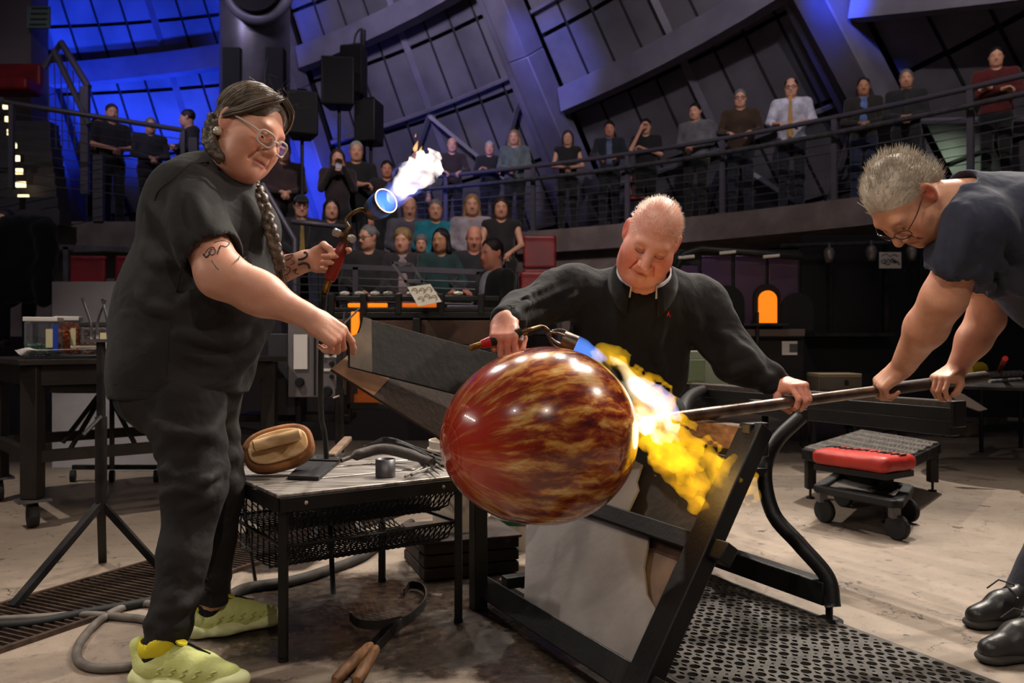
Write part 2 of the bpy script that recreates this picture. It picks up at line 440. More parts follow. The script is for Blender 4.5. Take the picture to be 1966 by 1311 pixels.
bmp = N.new('ShaderNodeBump'); bmp.inputs['Strength'].default_value = .25; bmp.inputs['Distance'].default_value = .006
L.new(mth('SUBTRACT', noise(26, 8, .7), mth('MULTIPLY', crack, .5)), bmp.inputs['Height']); L.new(bmp.outputs[0], bs.inputs['Normal'])
struct(MB().box((-1, 6, -.05), (34, 34, .1)).build('floor', fm), 'stained grey-brown concrete floor of the hot shop')

# ---------------------------------------------------------------- leaning shell of panels, ribs and beams
CCX, CCY, R0 = -7.5, -.2, 18.5
def shell(th, z, off=0.0):
    """point on the shell at plan angle th (degrees), height z; off moves inwards"""
    t = math.radians(th); k = min(max((th - 42)/34, 0), 1); sx = -.34 + .22*k
    a = .52; dz = z - 2.75
    r = R0 - a*dz - off
    return np.array((CCX + r*math.cos(t) + sx*dz, CCY + r*math.sin(t), z))
BEAMS = [23.9, 41.6, 59.3, 77.0, 94.7]
v = []; f = []; TH = np.linspace(24, 128, 53); ZZ = np.linspace(0, 12, 13)
for t in TH:
    for z in ZZ: v.append(shell(t, z, -.10))
nz = len(ZZ)
f = [(i*nz+j, i*nz+j+1, (i+1)*nz+j+1, (i+1)*nz+j) for i in range(len(TH)-1) for j in range(nz-1)]
wall = struct(mesh('wall_back', v, f, m_seam, smooth=True), 'leaning conical shell of grey panels behind the audience')
def slab(poly, inward, th): return MB().prism(poly, np.array(inward)*th)
# rows climb to the right inside every bay, as the rings of the tilted cone do
ROW = {0: (-1.0, .052), 1: (-.55, .040), 2: (.45, .040), 3: (.35, .012), 4: (.2, -.01)}
rnd = random.Random(4)
for bi in range(len(BEAMS)):
    t0 = BEAMS[bi] + 1.0; t1 = (BEAMS[bi+1] if bi+1 < len(BEAMS) else 112) - 1.0
    zo, sl = ROW[bi]
    npan = 8 if bi else 7
    for i in range(npan):
        a0 = t0 + (t1-t0)*i/npan; a1 = t0 + (t1-t0)*(i+1)/npan; g = .09
        for k in range(7):
            zb = 2.2 + zo + 1.12*k
            za = lambda t, e: zb + e*1.06 + sl*(t1 - t)
            pts = [shell(a0+g, za(a0, 0)), shell(a1-g, za(a1, 0)), shell(a1-g, za(a1, 1)), shell(a0+g, za(a0, 1))]
            c = sum(pts)/4
            if c[2] < 2.0: continue
            px, py = CX + F*c[0]/c[1], CY - F*(c[2]-HC)/c[1]
            if not (-160 < px < 2120 and py > -150): continue
            inn = np.array((CCX-c[0], CCY-c[1], -4)); inn /= np.linalg.norm(inn)
            slab(pts, inn, .05).build('panel', m_panel, wall)
        # seam rib
        p = [shell(a0, z, .03) for z in np.linspace(1.2, 10.5, 5)]
        w_ = .03 if i % 4 else .085
        MB().tube(p, w_, 4).build('rib', m_beam if i % 4 == 0 else m_seam, wall)
    # horizontal box purlin of the bay and lighter rails
    zp = {0: (4.5, 5.3), 1: (5.75, 5.05), 2: (7.0, 6.25), 3: (6.45, 6.1), 4: (6.1, 6.0)}[bi]
    A, B_ = shell(t0 - .4, zp[0], .35), shell(t1 + .4, zp[1], .35)
    pl = MB(); ks = 6
    for k in range(ks):
        ta, tb = t0 + (t1-t0)*k/ks, t0 + (t1-t0)*(k+1)/ks
        pa = shell(ta, zp[0] + (zp[1]-zp[0])*k/ks, .35); pb = shell(tb, zp[0] + (zp[1]-zp[0])*(k+1)/ks, .35)
        pl.bar(pa, pb, .22, .42)
    pl.build('purlin', m_beam, wall)
    for dz in (-1.35, 1.35, 2.7):
        r_ = [shell(t0 + (t1-t0)*k/8, zp[0] + (zp[1]-zp[0])*k/8 + dz, .12) for k in range(9)]
        MB().tube(r_, .045, 6).build('rail', m_beam, wall)
    # diagonal braces meeting at the heavy ribs
    for i in (0, 4):
        ta = t0 + (t1-t0)*i/npan; tb = t0 + (t1-t0)*(i+2)/npan; zc = zp[0] + (zp[1]-zp[0])*i/npan
        for dz in (-2.7, 1.5):
            MB().bar(shell(ta, zc + dz + 1.25, .16), shell(tb, zc + dz, .16), .07, .07).build('brace', m_beam, wall)
            if i: MB().bar(shell(ta, zc + dz + 1.25, .16), shell(2*ta - tb, zc + dz, .16), .07, .07).build('brace', m_beam, wall)
for th in BEAMS:
    b = MB()
    zs = np.linspace(.5, 11, 5)
    for k in range(4): b.bar(shell(th, zs[k], .45), shell(th, zs[k+1], .45), .46, .45)
    b.build('beam', m_beam, wall, bev=.02)
    for o in (1.45, 1.85):
        MB().tube([shell(th + o, z, .25) for z in zs], .07, 6).build('pipe', m_beam, wall)

# ---------------------------------------------------------------- balcony slab and the walls below it
RB = 15.9; ZB = 2.75
def arc(th, r=RB, z=ZB): t = math.radians(th); return np.array((CCX + r*math.cos(t), CCY + r*math.sin(t), z))
def ring(th0, th1, r0, r1, z0, z1, n=14):
    mb = MB()
    for k in range(n):
        a, b = th0 + (th1-th0)*k/n, th0 + (th1-th0)*(k+1)/n
        lo = [arc(a, r0, z0), arc(b, r0, z0), arc(b, r1, z0), arc(a, r1, z0)]
        mb.prism(lo, (0, 0, z1-z0))
    return mb
struct(ring(30, 78, RB-.05, R0+.2, ZB-.36, ZB, 20).build('floor_balcony', m_conc), 'concrete balcony slab with brown fascia under the standing crowd')
struct(ring(53.5, 78, RB+.15, R0, 0, ZB-.34).build('wall_balcony', m_conc), 'plain concrete wall below the balcony')
struct(ring(26, 53.6, RB+1.5, RB+1.7, 0, ZB-.3).build('wall_right', m_blackmat), 'black back wall in the recess under the balcony')

# railing of the balcony
rail = thing('balcony_railing', 'long grey metal railing with cables along the curved balcony edge', 'railing', arc(55))
PTH = [41.2, 45.6, 49.4, 53.4, 57.9, 62.6, 66.0]
def th_of(px):                      # plan angle where the rail stands under a pixel column
    k = (px - CX)/F; A_ = k*k + 1; B2 = 2*(-k*CCX - CCY); C_ = CCX**2 + CCY**2 - RB**2
    Y = (-B2 + math.sqrt(B2*B2 - 4*A_*C_))/(2*A_); return math.degrees(math.atan2(Y - CCY, k*Y - CCX))
PTH = [th_of(p) for p in (2130, 1861, 1600, 1385, 1203, 1022, 855, 700)]
TA = np.linspace(PTH[0], PTH[-1], 26)
MB().tube([arc(t, RB+.03, ZB+1.07) for t in TA], .035, 8).build('top_rail', m_rail, rail, True)
MB().tube([arc(t, RB-.09, ZB+.84) for t in TA], .035, 8).build('handrail', m_galv, rail, True)
for t in PTH:
    a = arc(t, RB+.03); R_ = rotz(math.radians(t))
    MB().box(a + (0, 0, .52), (.05, .07, 1.06), R_).build('post', m_rail, rail)
    MB().box(a + (0, 0, .01), (.12, .14, .02), R_).build('base_plate', m_rail, rail)
    MB().bar(a + (0, 0, .80), arc(t, RB-.09, ZB+.82), .02).build('bracket', m_rail, rail)
for k in range(8):
    MB().tube([arc(t, RB+.03, ZB+.11+.105*k) for t in TA], .0055 if k != 5 else .012, 5).build('cable', m_cable, rail)

# ---------------------------------------------------------------- left side: stair block, mezzanine, duct
m_lwall = mat('grey_lilac_wall', (120, 108, 116), .7, 0, (108, 98, 106), 2)
wl = struct(MB().box((-8.2, 13.5, 5.6), (1.1, .5, 7.2)).build('wall_left', m_lwall), 'tall pale wall beside the stair with a sign plate')
struct(MB().box((-9.6, 13.2, 6.4), (2.3, .3, 5.6)).build('wall_stair', m_lwall), 'grey upper wall left of the stair')
s1 = MB().box((-7.45, 13.12, 6.05), (.36, .04, .34)).build('sign_plate', mat('sign_green', (112, 130, 124), .5), wl)
for k in range(4):
    MB().box((-7.45 + .01*k, 13.095, 5.93 + .085*k), (.26, .012, .028)).build('sign_line', mat('sign_ink', (52, 66, 62), .6), s1)
# mezzanine on the left with dark fascia
struct(MB().box((-7.3, 13.2, 2.41), (5.3, 3.2, .42)).build('floor_mezzanine', m_conc), 'brown edge of the left mezzanine floor')
struct(MB().box((-7.3, 12.2, 1.1), (5.3, .2, 2.2)).build('wall_mezzanine', m_conc), 'concrete wall under the left mezzanine')
st = thing('staircase', 'broad grey stair with lit strips climbing on the far left', 'staircase', (-7.0, 11.6, 0))
m_tread = mat('stair_grey', (66, 62, 66), .7, 0, (56, 53, 57), 3)
m_strip = mat('step_light', (255, 236, 190), .5, emit=(255, 226, 168), estr=2.2)
for k in range(9):
    z0 = 2.5 + .2*k; y = 11.2 + .20*k; x1 = -6.0 - .13*k
    MB().box((x1 - .75, y, z0 + .1), (1.5, .3, .2)).build('tread', m_tread, st)
for k in range(9):
    p = W(50 - 5*k + (0 if k > 5 else 0), 404 - 25*k, 11.3)
    MB().box(p, (.15 - .012*k, .03, .075)).build('light_strip', m_strip, st)
sr = thing('stair_railing', 'pale grey metal stair guard rising on the left mezzanine', 'railing', (-6.8, 12, 2.8))
a, b, c = W(118, 82, 12.4), W(170, 168, 12.0), W(170, 300, 12.0)
MB().tube([W(84, 130, 12.4), a, b], .05, 6).build('top_rail', m_rail, sr)
MB().tube([W(104, 98, 12.3), W(172, 240, 11.9)], .045, 6).build('handrail', m_rail, sr)
MB().box(W(164, 270, 12.0) , (.11, .08, 1.55)).build('post', m_rail, sr)
MB().box(W(190, 362, 11.6), (.14, .08, .92)).build('post', m_rail, sr)
for q in (92, 104, 116, 128, 140, 152):
    MB().bar(W(q, 100 + max(q-118, 0)*1.6 + max(118-q, 0)*.9, 12.35), W(q + 4, 285, 12.35), .012).build('baluster', m_rail, sr)
lr = thing('mezzanine_railing', 'grey cable railing crossing in front of the left stair', 'railing', (-6.6, 11.2, 2.7))
A0, A1 = W(-120, 176, 10.4), W(352, 250, 11.6)
MB().tube([A0, A1], .035, 8).build('top_rail', m_rail, lr, True)
for px in (12, 352):
    q = A0 + (A1-A0)*((px+120)/472); MB().box(q - (0, 0, .55), (.06, .06, 1.1)).build('post', m_rail, lr)
MB().box(W(372, 272, 11.5) - (0, 0, .2), (.12, .08, .5)).build('post', m_rail, lr)
for k in range(8): MB().tube([A0 - (0, 0, .13+.125*k), A1 - (0, 0, .13+.125*k)], .006, 5).build('cable', m_cable, lr)
# duct column
du = thing('exhaust_duct', 'wide round grey steel duct with a flanged opening behind the standing person', 'duct', (-4.0, 13, 2.5))
cx = (490 - CX)/F*13
MB().lathe([(.53, 2.6), (.53, 9.5)], (cx, 13, 0), n=36).build('shaft', mat('duct_steel', (124, 120, 130), .38, .55, (104, 100, 110), 3), du, True)
fl = W(498, -18, 12.35)
MB().tube([fl + (.44*math.cos(t), -.05, .44*math.sin(t)) for t in np.linspace(0, 2*math.pi, 40)[:-1]], .09, 10, True).build('flange', m_beam, du, True)
MB().lathe([(.40, 0), (.40, .3)], fl + (0, .05, 0), axis((0, -1, 0)), 30).build('opening', m_blackmat, du)
for px in (448, 530): MB().box(W(px, 150, 12.52), (.26, .2, .86)).build('slot', m_blackmat, du)
# ---------------------------------------------------------------- the glass vessel on its blowpipe
UV = np.array((.451, -.8925, 0)); NV = np.array((.8925, .451, 0))           # bench rails run along UV, the pipe along NV
O = np.array((.0776, 2.30, .690)); AX = np.array((.8925, .451, .066)); AX /= np.linalg.norm(AX)
prof = [(0, -.278), (.03, -.2775), (.058, -.272), (.064, -.2695), (.075, -.2675), (.105, -.252), (.14, -.226), (.175, -.188), (.205, -.142), (.228, -.088), (.241, -.03),
        (.245, .02), (.240, .07), (.226, .12), (.203, .165), (.170, .206), (.130, .238), (.090, .258), (.058, .270), (.040, .284), (.033, .300), (.030, .33)]
prof = [(float(a), float(b)) for a, b in smoothpath([(a, b, 0) for a, b in prof], 3) for _ in (0,)] if False else [tuple(q[:2]) for q in smoothpath([(a, b, 0) for a, b in prof], 3)]
gm = bpy.data.materials.new('streaked_amber_glass'); gm.use_nodes = True
N = gm.node_tree.nodes; L = gm.node_tree.links; bs = N['Principled BSDF']
tc = N.new('ShaderNodeTexCoord'); sx = N.new('ShaderNodeSeparateXYZ'); L.new(tc.outputs['Object'], sx.inputs[0])
def mt(op, a, b=None, clamp=False):
    m = N.new('ShaderNodeMath'); m.operation = op; m.use_clamp = clamp
    for i, c in enumerate((a, b)):
        if c is None: continue
        if isinstance(c, (int, float)): m.inputs[i].default_value = c
        else: L.new(c, m.inputs[i])
    return m.outputs[0]
X_, Y_, Z_ = sx.outputs
rr = mt('SQRT', mt('ADD', mt('MULTIPLY', X_, X_), mt('MULTIPLY', Y_, Y_)))
rr = mt('MAXIMUM', rr, .004)
# swirl grows towards the neck
lo_ = N.new('ShaderNodeTexNoise'); lo_.inputs['Scale'].default_value = 7; lo_.inputs['Detail'].default_value = 3; L.new(tc.outputs['Object'], lo_.inputs['Vector'])
tw = N.new('ShaderNodeMapRange'); L.new(Z_, tw.inputs[0]); tw.inputs[1].default_value = -.2; tw.inputs[2].default_value = .2; tw.inputs[3].default_value = .05; tw.inputs[4].default_value = 1.0
sc_ = N.new('ShaderNodeVectorMath'); sc_.operation = 'SUBTRACT'; L.new(lo_.outputs['Color'], sc_.inputs[0]); sc_.inputs[1].default_value = (.5, .5, .5)
sc2 = N.new('ShaderNodeVectorMath'); sc2.operation = 'SCALE'; L.new(sc_.outputs[0], sc2.inputs[0]); L.new(mt('MULTIPLY', tw.outputs[0], .55), sc2.inputs['Scale'])
cv = N.new('ShaderNodeCombineXYZ'); L.new(mt('DIVIDE', X_, rr), cv.inputs[0]); L.new(mt('DIVIDE', Y_, rr), cv.inputs[1]); L.new(mt('MULTIPLY', Z_, 1.5), cv.inputs[2])
ad = N.new('ShaderNodeVectorMath'); ad.operation = 'ADD'; L.new(cv.outputs[0], ad.inputs[0]); L.new(sc2.outputs[0], ad.inputs[1])
st1 = N.new('ShaderNodeTexNoise'); st1.inputs['Scale'].default_value = 7.6; st1.inputs['Detail'].default_value = 5; st1.inputs['Roughness'].default_value = .6; L.new(ad.outputs[0], st1.inputs['Vector'])
st2 = N.new('ShaderNodeTexNoise'); st2.inputs['Scale'].default_value = 3.2; st2.inputs['Detail'].default_value = 4; L.new(ad.outputs[0], st2.inputs['Vector'])
rp = N.new('ShaderNodeValToRGB'); L.new(st1.outputs[0], rp.inputs[0]); e = rp.color_ramp.elements
e[0].position = .34; e[0].color = (*lin((84, 20, 11)), 1); e[1].position = .72; e[1].color = (*lin((232, 214, 170)), 1)
for p_, c in ((.42, (128, 38, 17)), (.50, (166, 84, 28)), (.56, (206, 140, 58)), (.64, (222, 182, 112))):
    q = e.new(p_); q.color = (*lin(c), 1)
rp2 = N.new('ShaderNodeValToRGB'); L.new(st2.outputs[0], rp2.inputs[0]); e = rp2.color_ramp.elements
e[0].position = .38; e[0].color = (.42, .30, .26, 1); e[1].position = .62; e[1].color = (1, 1, 1, 1)
mm = N.new('ShaderNodeMix'); mm.data_type = 'RGBA'; mm.blend_type = 'MULTIPLY'; mm.inputs[0].default_value = .65; L.new(rp.outputs[0], mm.inputs[6]); L.new(rp2.outputs[0], mm.inputs[7])
tip = N.new('ShaderNodeMapRange'); L.new(mt('ADD', Z_, mt('MULTIPLY', mt('SUBTRACT', st1.outputs[0], .5), .26)), tip.inputs[0]); tip.inputs[1].default_value = -.27; tip.inputs[2].default_value = -.13; tip.inputs[3].default_value = .92; tip.inputs[4].default_value = 0
mr = N.new('ShaderNodeMix'); mr.data_type = 'RGBA'; L.new(tip.outputs[0], mr.inputs[0]); L.new(mm.outputs[2], mr.inputs[6]); mr.inputs[7].default_value = (*lin((190, 50, 28)), 1)
L.new(mr.outputs[2], bs.inputs['Base Color'])
bs.inputs['Roughness'].default_value = .22; bs.inputs['Coat Weight'].default_value = 1; bs.inputs['Coat Roughness'].default_value = .015; bs.inputs['IOR'].default_value = 1.5
bs.inputs['Subsurface Weight'].default_value = .35; bs.inputs['Subsurface Radius'].default_value = (.05, .015, .006)
ves = MB().lathe([(max(a, 1e-4), b) for a, b in prof], n=96).build('glass_vessel', gm, None, True)
M4 = Matrix(axis(AX).tolist()).to_4x4(); M4.translation = Vector(O); ves.matrix_world = M4
tag(ves, 'large egg-shaped amber and red streaked glass vessel hot on the pipe', 'glass vessel')
m_pipe = mat('pipe_steel', (138, 120, 108), .34, .9, (86, 74, 68), 14, bump=.1, bscale=60)
bp = thing('blowpipe', 'long steel blowpipe carrying the glass vessel across the bench', 'blowpipe', O + AX*.4)
MB().tube([O + AX*s for s in (.29, .33, .9, 1.38)], [.028, .020, .019, .0185], 20).build('pipe', m_pipe, bp, 'auto')
MB().tube([O + AX*s for s in (1.30, 1.62)], [.0145, .0145], 16).build('copper_sleeve', mat('copper', (176, 98, 62), .3, .9), bp, 'auto')
MB().tube([O + AX*s for s in (1.38, 1.395, 1.93, 1.95)], [.019, .022, .021, .012], 16).build('grip', mat('grip_brown', (46, 34, 28), .6, bump=.2), bp, 'auto')

# ---------------------------------------------------------------- the bench
bench = thing('glassblowing_bench', 'black steel glassblower bench with leaning grey side panel and wooden rail', 'bench', O + NV*.6 - UV*.2 - (0, 0, O[2]))
OX = np.array((O[0], O[1], 0))
def Q(t, z, dn=0.0): return OX + NV*(.18 + .44*(z - .08)/.61 + dn) + UV*t + np.array((0, 0, z))     # the leaning left side frame
tilt = Q(0, 1) - Q(0, 0); tilt /= np.linalg.norm(tilt); pn = np.cross(UV, tilt); pn /= np.linalg.norm(pn)
def fb(a, b, w, h, name='frame_bar'): return MB().bar(a, b, w, h, pn).build(name, m_black, bench, bev=.004)
fb(Q(-.74, .06), Q(.40, .06), .075, .06, 'lower_bar'); fb(Q(-.85, .385), Q(.31, .385), .055, .045, 'middle_bar')
lt, lb = Q(.17, .70), Q(.27, .0) - NV*.02
fb(lb, lt, .085, .055, 'leg'); fb(Q(-.68, 0), Q(-.68, 0) + (0, 0, .62), .055, .05, 'leg')
fb(Q(.02, .385) - pn*0.03, Q(.05, .20) - pn*.03, .045, .018, 'hook')
fb(Q(-.62, .10), Q(-.62, .10) + NV*1.0, .05, .04, 'cross_bar')
m_rw = mat('rail_wood', (122, 92, 72), .65, 0, (84, 62, 50), 5, bump=.3, bscale=30, stretch=(12, 2, 12))
ra, rb_ = OX + NV*.62 - UV*.95 + (0, 0, .664), OX + NV*.62 + UV*.15 + (0, 0, .664)
MB().bar(ra, rb_, .06, .075).build('rail', m_rw, bench, bev=.006)
MB().bar(rb_ + UV*.003, rb_ + UV*.04, .075, .10).build('rail_end', m_black, bench, bev=.005)
MB().bar(ra - (0, 0, .045), rb_ - (0, 0, .045), .07, .018).build('rail_bracket', m_black, bench)
m_gp = mat('grey_board', (136, 130, 129), .75, 0, (112, 106, 106), 5, bump=.15, bscale=22, vmix=(.3, .75))
m_bb = mat('brown_board', (122, 100, 86), .75, 0, (84, 68, 58), 7)
m_burn = mat('burnt_board', (26, 23, 22), .8, 0, (40, 34, 32), 12, bump=.4, bscale=40)
q = lambda t, z, o: Q(t, z) + pn*o
MB().prism([q(-.44, .09, .0), q(.25, .09, .0), q(.24, .16, .0), q(.17, .21, .0), q(.10, .235, .0), q(.03, .29, .0), q(-.02, .37, .0), q(-.80, .37, .0)], pn*.008).build('side_panel', m_gp, bench)
MB().prism([q(-.05, .10, -.022), q(.265, .10, -.022), q(.235, .37, -.022), q(-.05, .37, -.022)], pn*.01).build('back_panel', m_bb, bench)
MB().prism([q(-.55, .40, -.03), q(.22, .40, -.03), q(.16, .62, -.03), q(-.55, .62, -.03)], pn*.012).build('burnt_board', m_burn, bench)
MB().prism([q(-.30, .40, -.012+.02), q(-.16, .40, -.012+.02), q(-.17, .47, -.012+.02), q(-.20, .49, -.012+.02), q(-.22, .54, -.012+.02), q(-.30, .55, .008)], pn*.008).build('torn_panel', m_gp, bench)
# right side: rail, curved leg, lower bar, foot
r2a, r2b = OX + NV*1.83 - UV*1.60 + (0, 0, .675), OX + NV*1.83 - UV*.05 + (0, 0, .675)
MB().bar(r2a, r2b, .055, .05).build('rail', m_black, bench, bev=.005)
MB().bar(r2a + (0, 0, .034), r2b + (0, 0, .034), .05, .03).build('rail_pad', mat('pad_brown', (56, 46, 40), .85, bump=.4, bscale=50), bench, bev=.006)
MB().bar(r2b, r2b + UV*.02, .07, .10).build('rail_end', m_black, bench, bev=.004)
MB().bar(r2a - (0, 0, .055), r2b - (0, 0, .055), .05, .06).build('rail_bracket', m_black, bench, bev=.004)
cl = smoothpath([W(1538, 800, 3.10), W(1490, 848, 3.05), W(1468, 905, 3.0), W(1484, 985, 2.95), W(1535, 1045, 2.88), W(1588, 1108, 2.82), W(1599, 1165, 2.79)], 8)
MB().tube(cl, .027, 14).build('curved_leg', m_black, bench, True)
ft = G(1592, 1196)
MB().lathe([(.045, 0), (.045, .012), (.03, .02), (.012, .024), (.012, .06)], ft, n=20).build('foot', m_steel, bench)
MB().bar(ft + (0, .0, .10), ft + (0, 0, .10) - UV*.95, .06, .08).build('lower_bar', m_black, bench, bev=.006)
MB().bar(cl[16], cl[16] - NV*.12 - UV*.02, .05, .03).build('link_bar', m_black, bench)
MB().bar(cl[0], cl[0] + NV*.35 - UV*.62 - (0, 0, .01), .05, .05).build('link_bar', m_black, bench)
MB().tube(smoothpath([W(1306, 806, 3.6), W(1318, 770, 4.0), W(1345, 752, 4.4), W(1390, 748, 4.6), W(1440, 757, 4.3)], 6), .032, 12).build('curved_arm', m_black, bench, True)
MB().box(OX + NV*.95 - UV*.78 + (0, 0, .46), (.62, .5, .05), np.stack((NV, -UV, (0, 0, 1)), 1)).build('seat', m_rw, bench, bev=.01)
for dn in (.7, 1.25):
    MB().bar(OX + NV*dn - UV*.78, OX + NV*dn - UV*.78 + (0, 0, .66), .05).build('leg', m_black, bench)

# ---------------------------------------------------------------- tool table with slatted steel top and baskets
TL = np.array((-.685, 2.45, 0)); E1 = np.array((.53, .37, 0)); E2 = np.array((-.355, .509, 0)); ZT = .50
e1 = E1/np.linalg.norm(E1); e2 = E2/np.linalg.norm(E2); RT = np.stack((e1, e2, (0, 0, 1)), 1)
def TT(a, b, z=0.0): return TL + E1*a + E2*b + np.array((0, 0, ZT + z))
tt = thing('tool_table', 'small black steel tool table with bright slatted top', 'table', TL + (E1+E2)/2)
for k, (b0, b1) in enumerate([(.0, .31), (.345, .655), (.69, 1.0)]):
    MB().box(TT(.5, (b0+b1)/2, -.006), (np.linalg.norm(E1)*1.02, np.linalg.norm(E2)*(b1-b0), .012), RT).build('slat', m_bright, tt, bev=.003)
for a, b, c, d in ((0, 0, 1, 0), (0, 1, 1, 1), (0, 0, 0, 1), (1, 0, 1, 1)):
    MB().bar(TT(a, b, -.032), TT(c, d, -.032), .022, .04).build('frame_bar', m_black, tt)
for a, b in ((.03, .03), (.97, .03), (.03, .97), (.97, .97)):
    l = TT(a, b); MB().bar((l[0], l[1], .012), (l[0], l[1], ZT-.015), .026).build('leg', m_black, tt, bev=.003)
    MB().lathe([(.016, 0), (.016, .012)], (l[0], l[1], 0), n=10).build('foot', m_steel, tt)
for a in (.12, .85): MB().lathe([(.006, 0), (.006, .004), (.001, .006)], TT(a, -.02, -.03), axis((e1[1], -e1[0], 0)), 8).build('bolt', m_bright, tt)
def basket(z, d, name):
    mb = MB(); n1, n2 = 30, 9
    def bp_(a, s):             # s runs across: down the back lip, the floor, up the front lip
        b = .06 + .88*s; zz = -z - d + d*max(0, (abs(s - .5) - .34)/.16)
        return TT(.04 + .94*a, b, zz)
    for i in range(-n2, n1):
        p = []; r_ = []
        for j in range(n2+1):
            a = (i + j)/n1
            if 0 <= a <= 1: p.append(bp_(a, j/n2))
            a2 = (i + n2 - j)/n1
            if 0 <= a2 <= 1: r_.append(bp_(a2, j/n2))
        if len(p) > 1: mb.tube(p, .0028, 4)
        if len(r_) > 1: mb.tube(r_, .0028, 4)
    t = mb.build(name, m_black, tt); t['kind'] = 'stuff'
    rim = [bp_(0, 0), bp_(1, 0), bp_(1, 1), bp_(0, 1)]
    for a, b in zip(rim, rim[1:] + rim[:1]): MB().tube([a, b], .006, 6).build('basket_rim', m_black, t)
basket(.055, .09, 'mesh_basket'); basket(.165, .09, 'mesh_basket')
for a, b in ((.04, .06), (.04, .94), (.98, .06), (.98, .94)): MB().bar(TT(a, b, -.03), TT(a, b, -.20), .008).build('hanger', m_black, tt)
# wooden block with handle, standing tilted on the table
wb = thing('wooden_block', 'oval cherry-wood glass shaping block with a rounded handle', 'wooden block', TT(.08, .62))
nb_ = np.array((.14, -.90, .40)); nb_ /= np.linalg.norm(nb_); hx = np.array((.93, .12, .28)); hx -= nb_*(hx @ nb_); hx /= np.linalg.norm(hx); hy = np.cross(nb_, hx)
RW = np.stack((hx, hy, nb_), 1); cW = W(534, 857, 2.80)
def oval(a, b, n=40, e=2.6): return [(a*np.sign(math.cos(t))*abs(math.cos(t))**(2/e), b*np.sign(math.sin(t))*abs(math.sin(t))**(2/e)) for t in np.linspace(0, 2*math.pi, n+1)[:-1]]
def ovalp(a, b, z0, z1): return MB().prism([cW + RW @ np.array((x, y, z0)) for x, y in oval(a, b)], nb_*(z1-z0))
ovalp(.118, .076, -.055, .0).build('base', mat('charred_wood', (176, 116, 66), .65, 0, (96, 60, 36), 6, bump=.3), wb, bev=.01)
ovalp(.098, .054, .0, .013).build('upper_plate', mat('pale_wood', (234, 200, 152), .6, 0, (210, 168, 116), 4, bump=.15, stretch=(2, 12, 12)), wb, bev=.004)
MB().tube([cW + RW @ np.array((x, .006, .052)) for x in (-.075, -.07, .078, .085)], [.012, .019, .02, .014], 16).build('handle', MATS['pale_wood'], wb, 'auto')
MB().box(cW + RW @ np.array((.005, .006, .026)), (.13, .022, .034), RW).build('handle_stem', MATS['charred_wood'], wb, bev=.004)
# flat steel-faced paddle lying on the table
pd = thing('paddle', 'flat dark paddle with a wooden handle lying on the tool table', 'paddle', TT(.2, .25))
zt = ZT + .002
P3 = lambda px, py, z=0.0: G(px, py, zt + z)
MB().prism([P3(552, 920), P3(612, 922), P3(662, 880), P3(598, 878)], (0, 0, .012)).build('blade', mat('graphite', (50, 50, 52), .5, .2, (40, 40, 42), 8), pd, bev=.002)
MB().prism([P3(590, 884, .013), P3(652, 886, .013), P3(664, 872, .013), P3(600, 872, .013)], (0, 0, .006)).build('collar', m_steel, pd, bev=.002)
for px in (604, 648): MB().lathe([(.005, 0), (.004, .003)], P3(px, 879, .019), n=10).build('rivet', m_bright, pd)
MB().bar(P3(635, 876, .02), P3(668, 842, .02), .036, .022).build('handle', mat('worn_handle', (128, 104, 84), .7, 0, (100, 80, 64), 9), pd, bev=.006)
# leather-wrapped jacks, tweezers, rods, ring
jt = thing('jacks', 'large leather-wrapped steel jacks on the tool table', 'jacks', TT(.6, .6))
MB().tube(smoothpath([P3(655, 884, .02), P3(690, 872, .035), P3(735, 862, .05), P3(785, 872, .045), P3(830, 888, .03)], 5), [.008]*4 + [.02]*13 + [.016]*4, 10).build('leather_wrap', mat('dark_leather', (40, 34, 32), .55, 0, (62, 52, 46), 20, bump=.5, bscale=30), jt, True)
for k in range(3):
    MB().tube(smoothpath([P3(700 + 8*k, 858 - 3*k, .03), P3(745, 848 - 3*k, .07 + .006*k), P3(795, 862 - 2*k, .05), P3(848, 892 - 8*k, .012)], 6), [.008]*6 + [.007]*6 + [.005]*6 + [.002], 6).build('blade', m_steel, jt, True)
tz = thing('tweezers', 'pointed steel tweezers fanned out at the table edge', 'tweezers', TT(.85, .3))
for k in range(4):
    MB().tube([P3(802 + 9*k, 882 - 3*k, .02), P3(818 + 10*k, 900 - 2*k, .012), P3(836 + 8*k, 918 - 7*k, .006)], [.006, .005, .001], 6).build('blade', m_steel, tz)
rg = thing('metal_cup', 'short open steel ring cup standing beside the jacks', 'cup', P3(740, 916))
MB().lathe([(.033, 0), (.033, .058), (.0305, .058), (.0305, .004)], P3(740, 914), n=28, caps=False).build('wall', m_galv, rg, True)
MB().lathe([(.031, .002), (.031, .004)], P3(740, 914), n=28).build('bottom', m_galv, rg)
for k, (a, b) in enumerate([((778, 915), (832, 888)), ((790, 912), (838, 893))]):
    tag(MB().tube([P3(*a, .01 + .003*k), P3(*b, .012)], .005, 8).build('metal_rod', m_bright), 'short bright rod lying beside the tweezers' if k else 'short bright rod nearest the steel cup', 'rod')
# tool hung on the left edge
lr_ = thing('hanging_rod', 'thin dark rod leaning from the table corner to the floor', 'rod', G(492, 1125))
MB().tube([W(462, 935, 3.0), G(492, 1126)], .007, 8).build('shaft', m_steel, lr_)
MB().bar(W(444, 942, 2.95), W(520, 936, 2.85), .025).build('grip', mat('worn_handle', (128, 104, 84)), lr_, bev=.006)

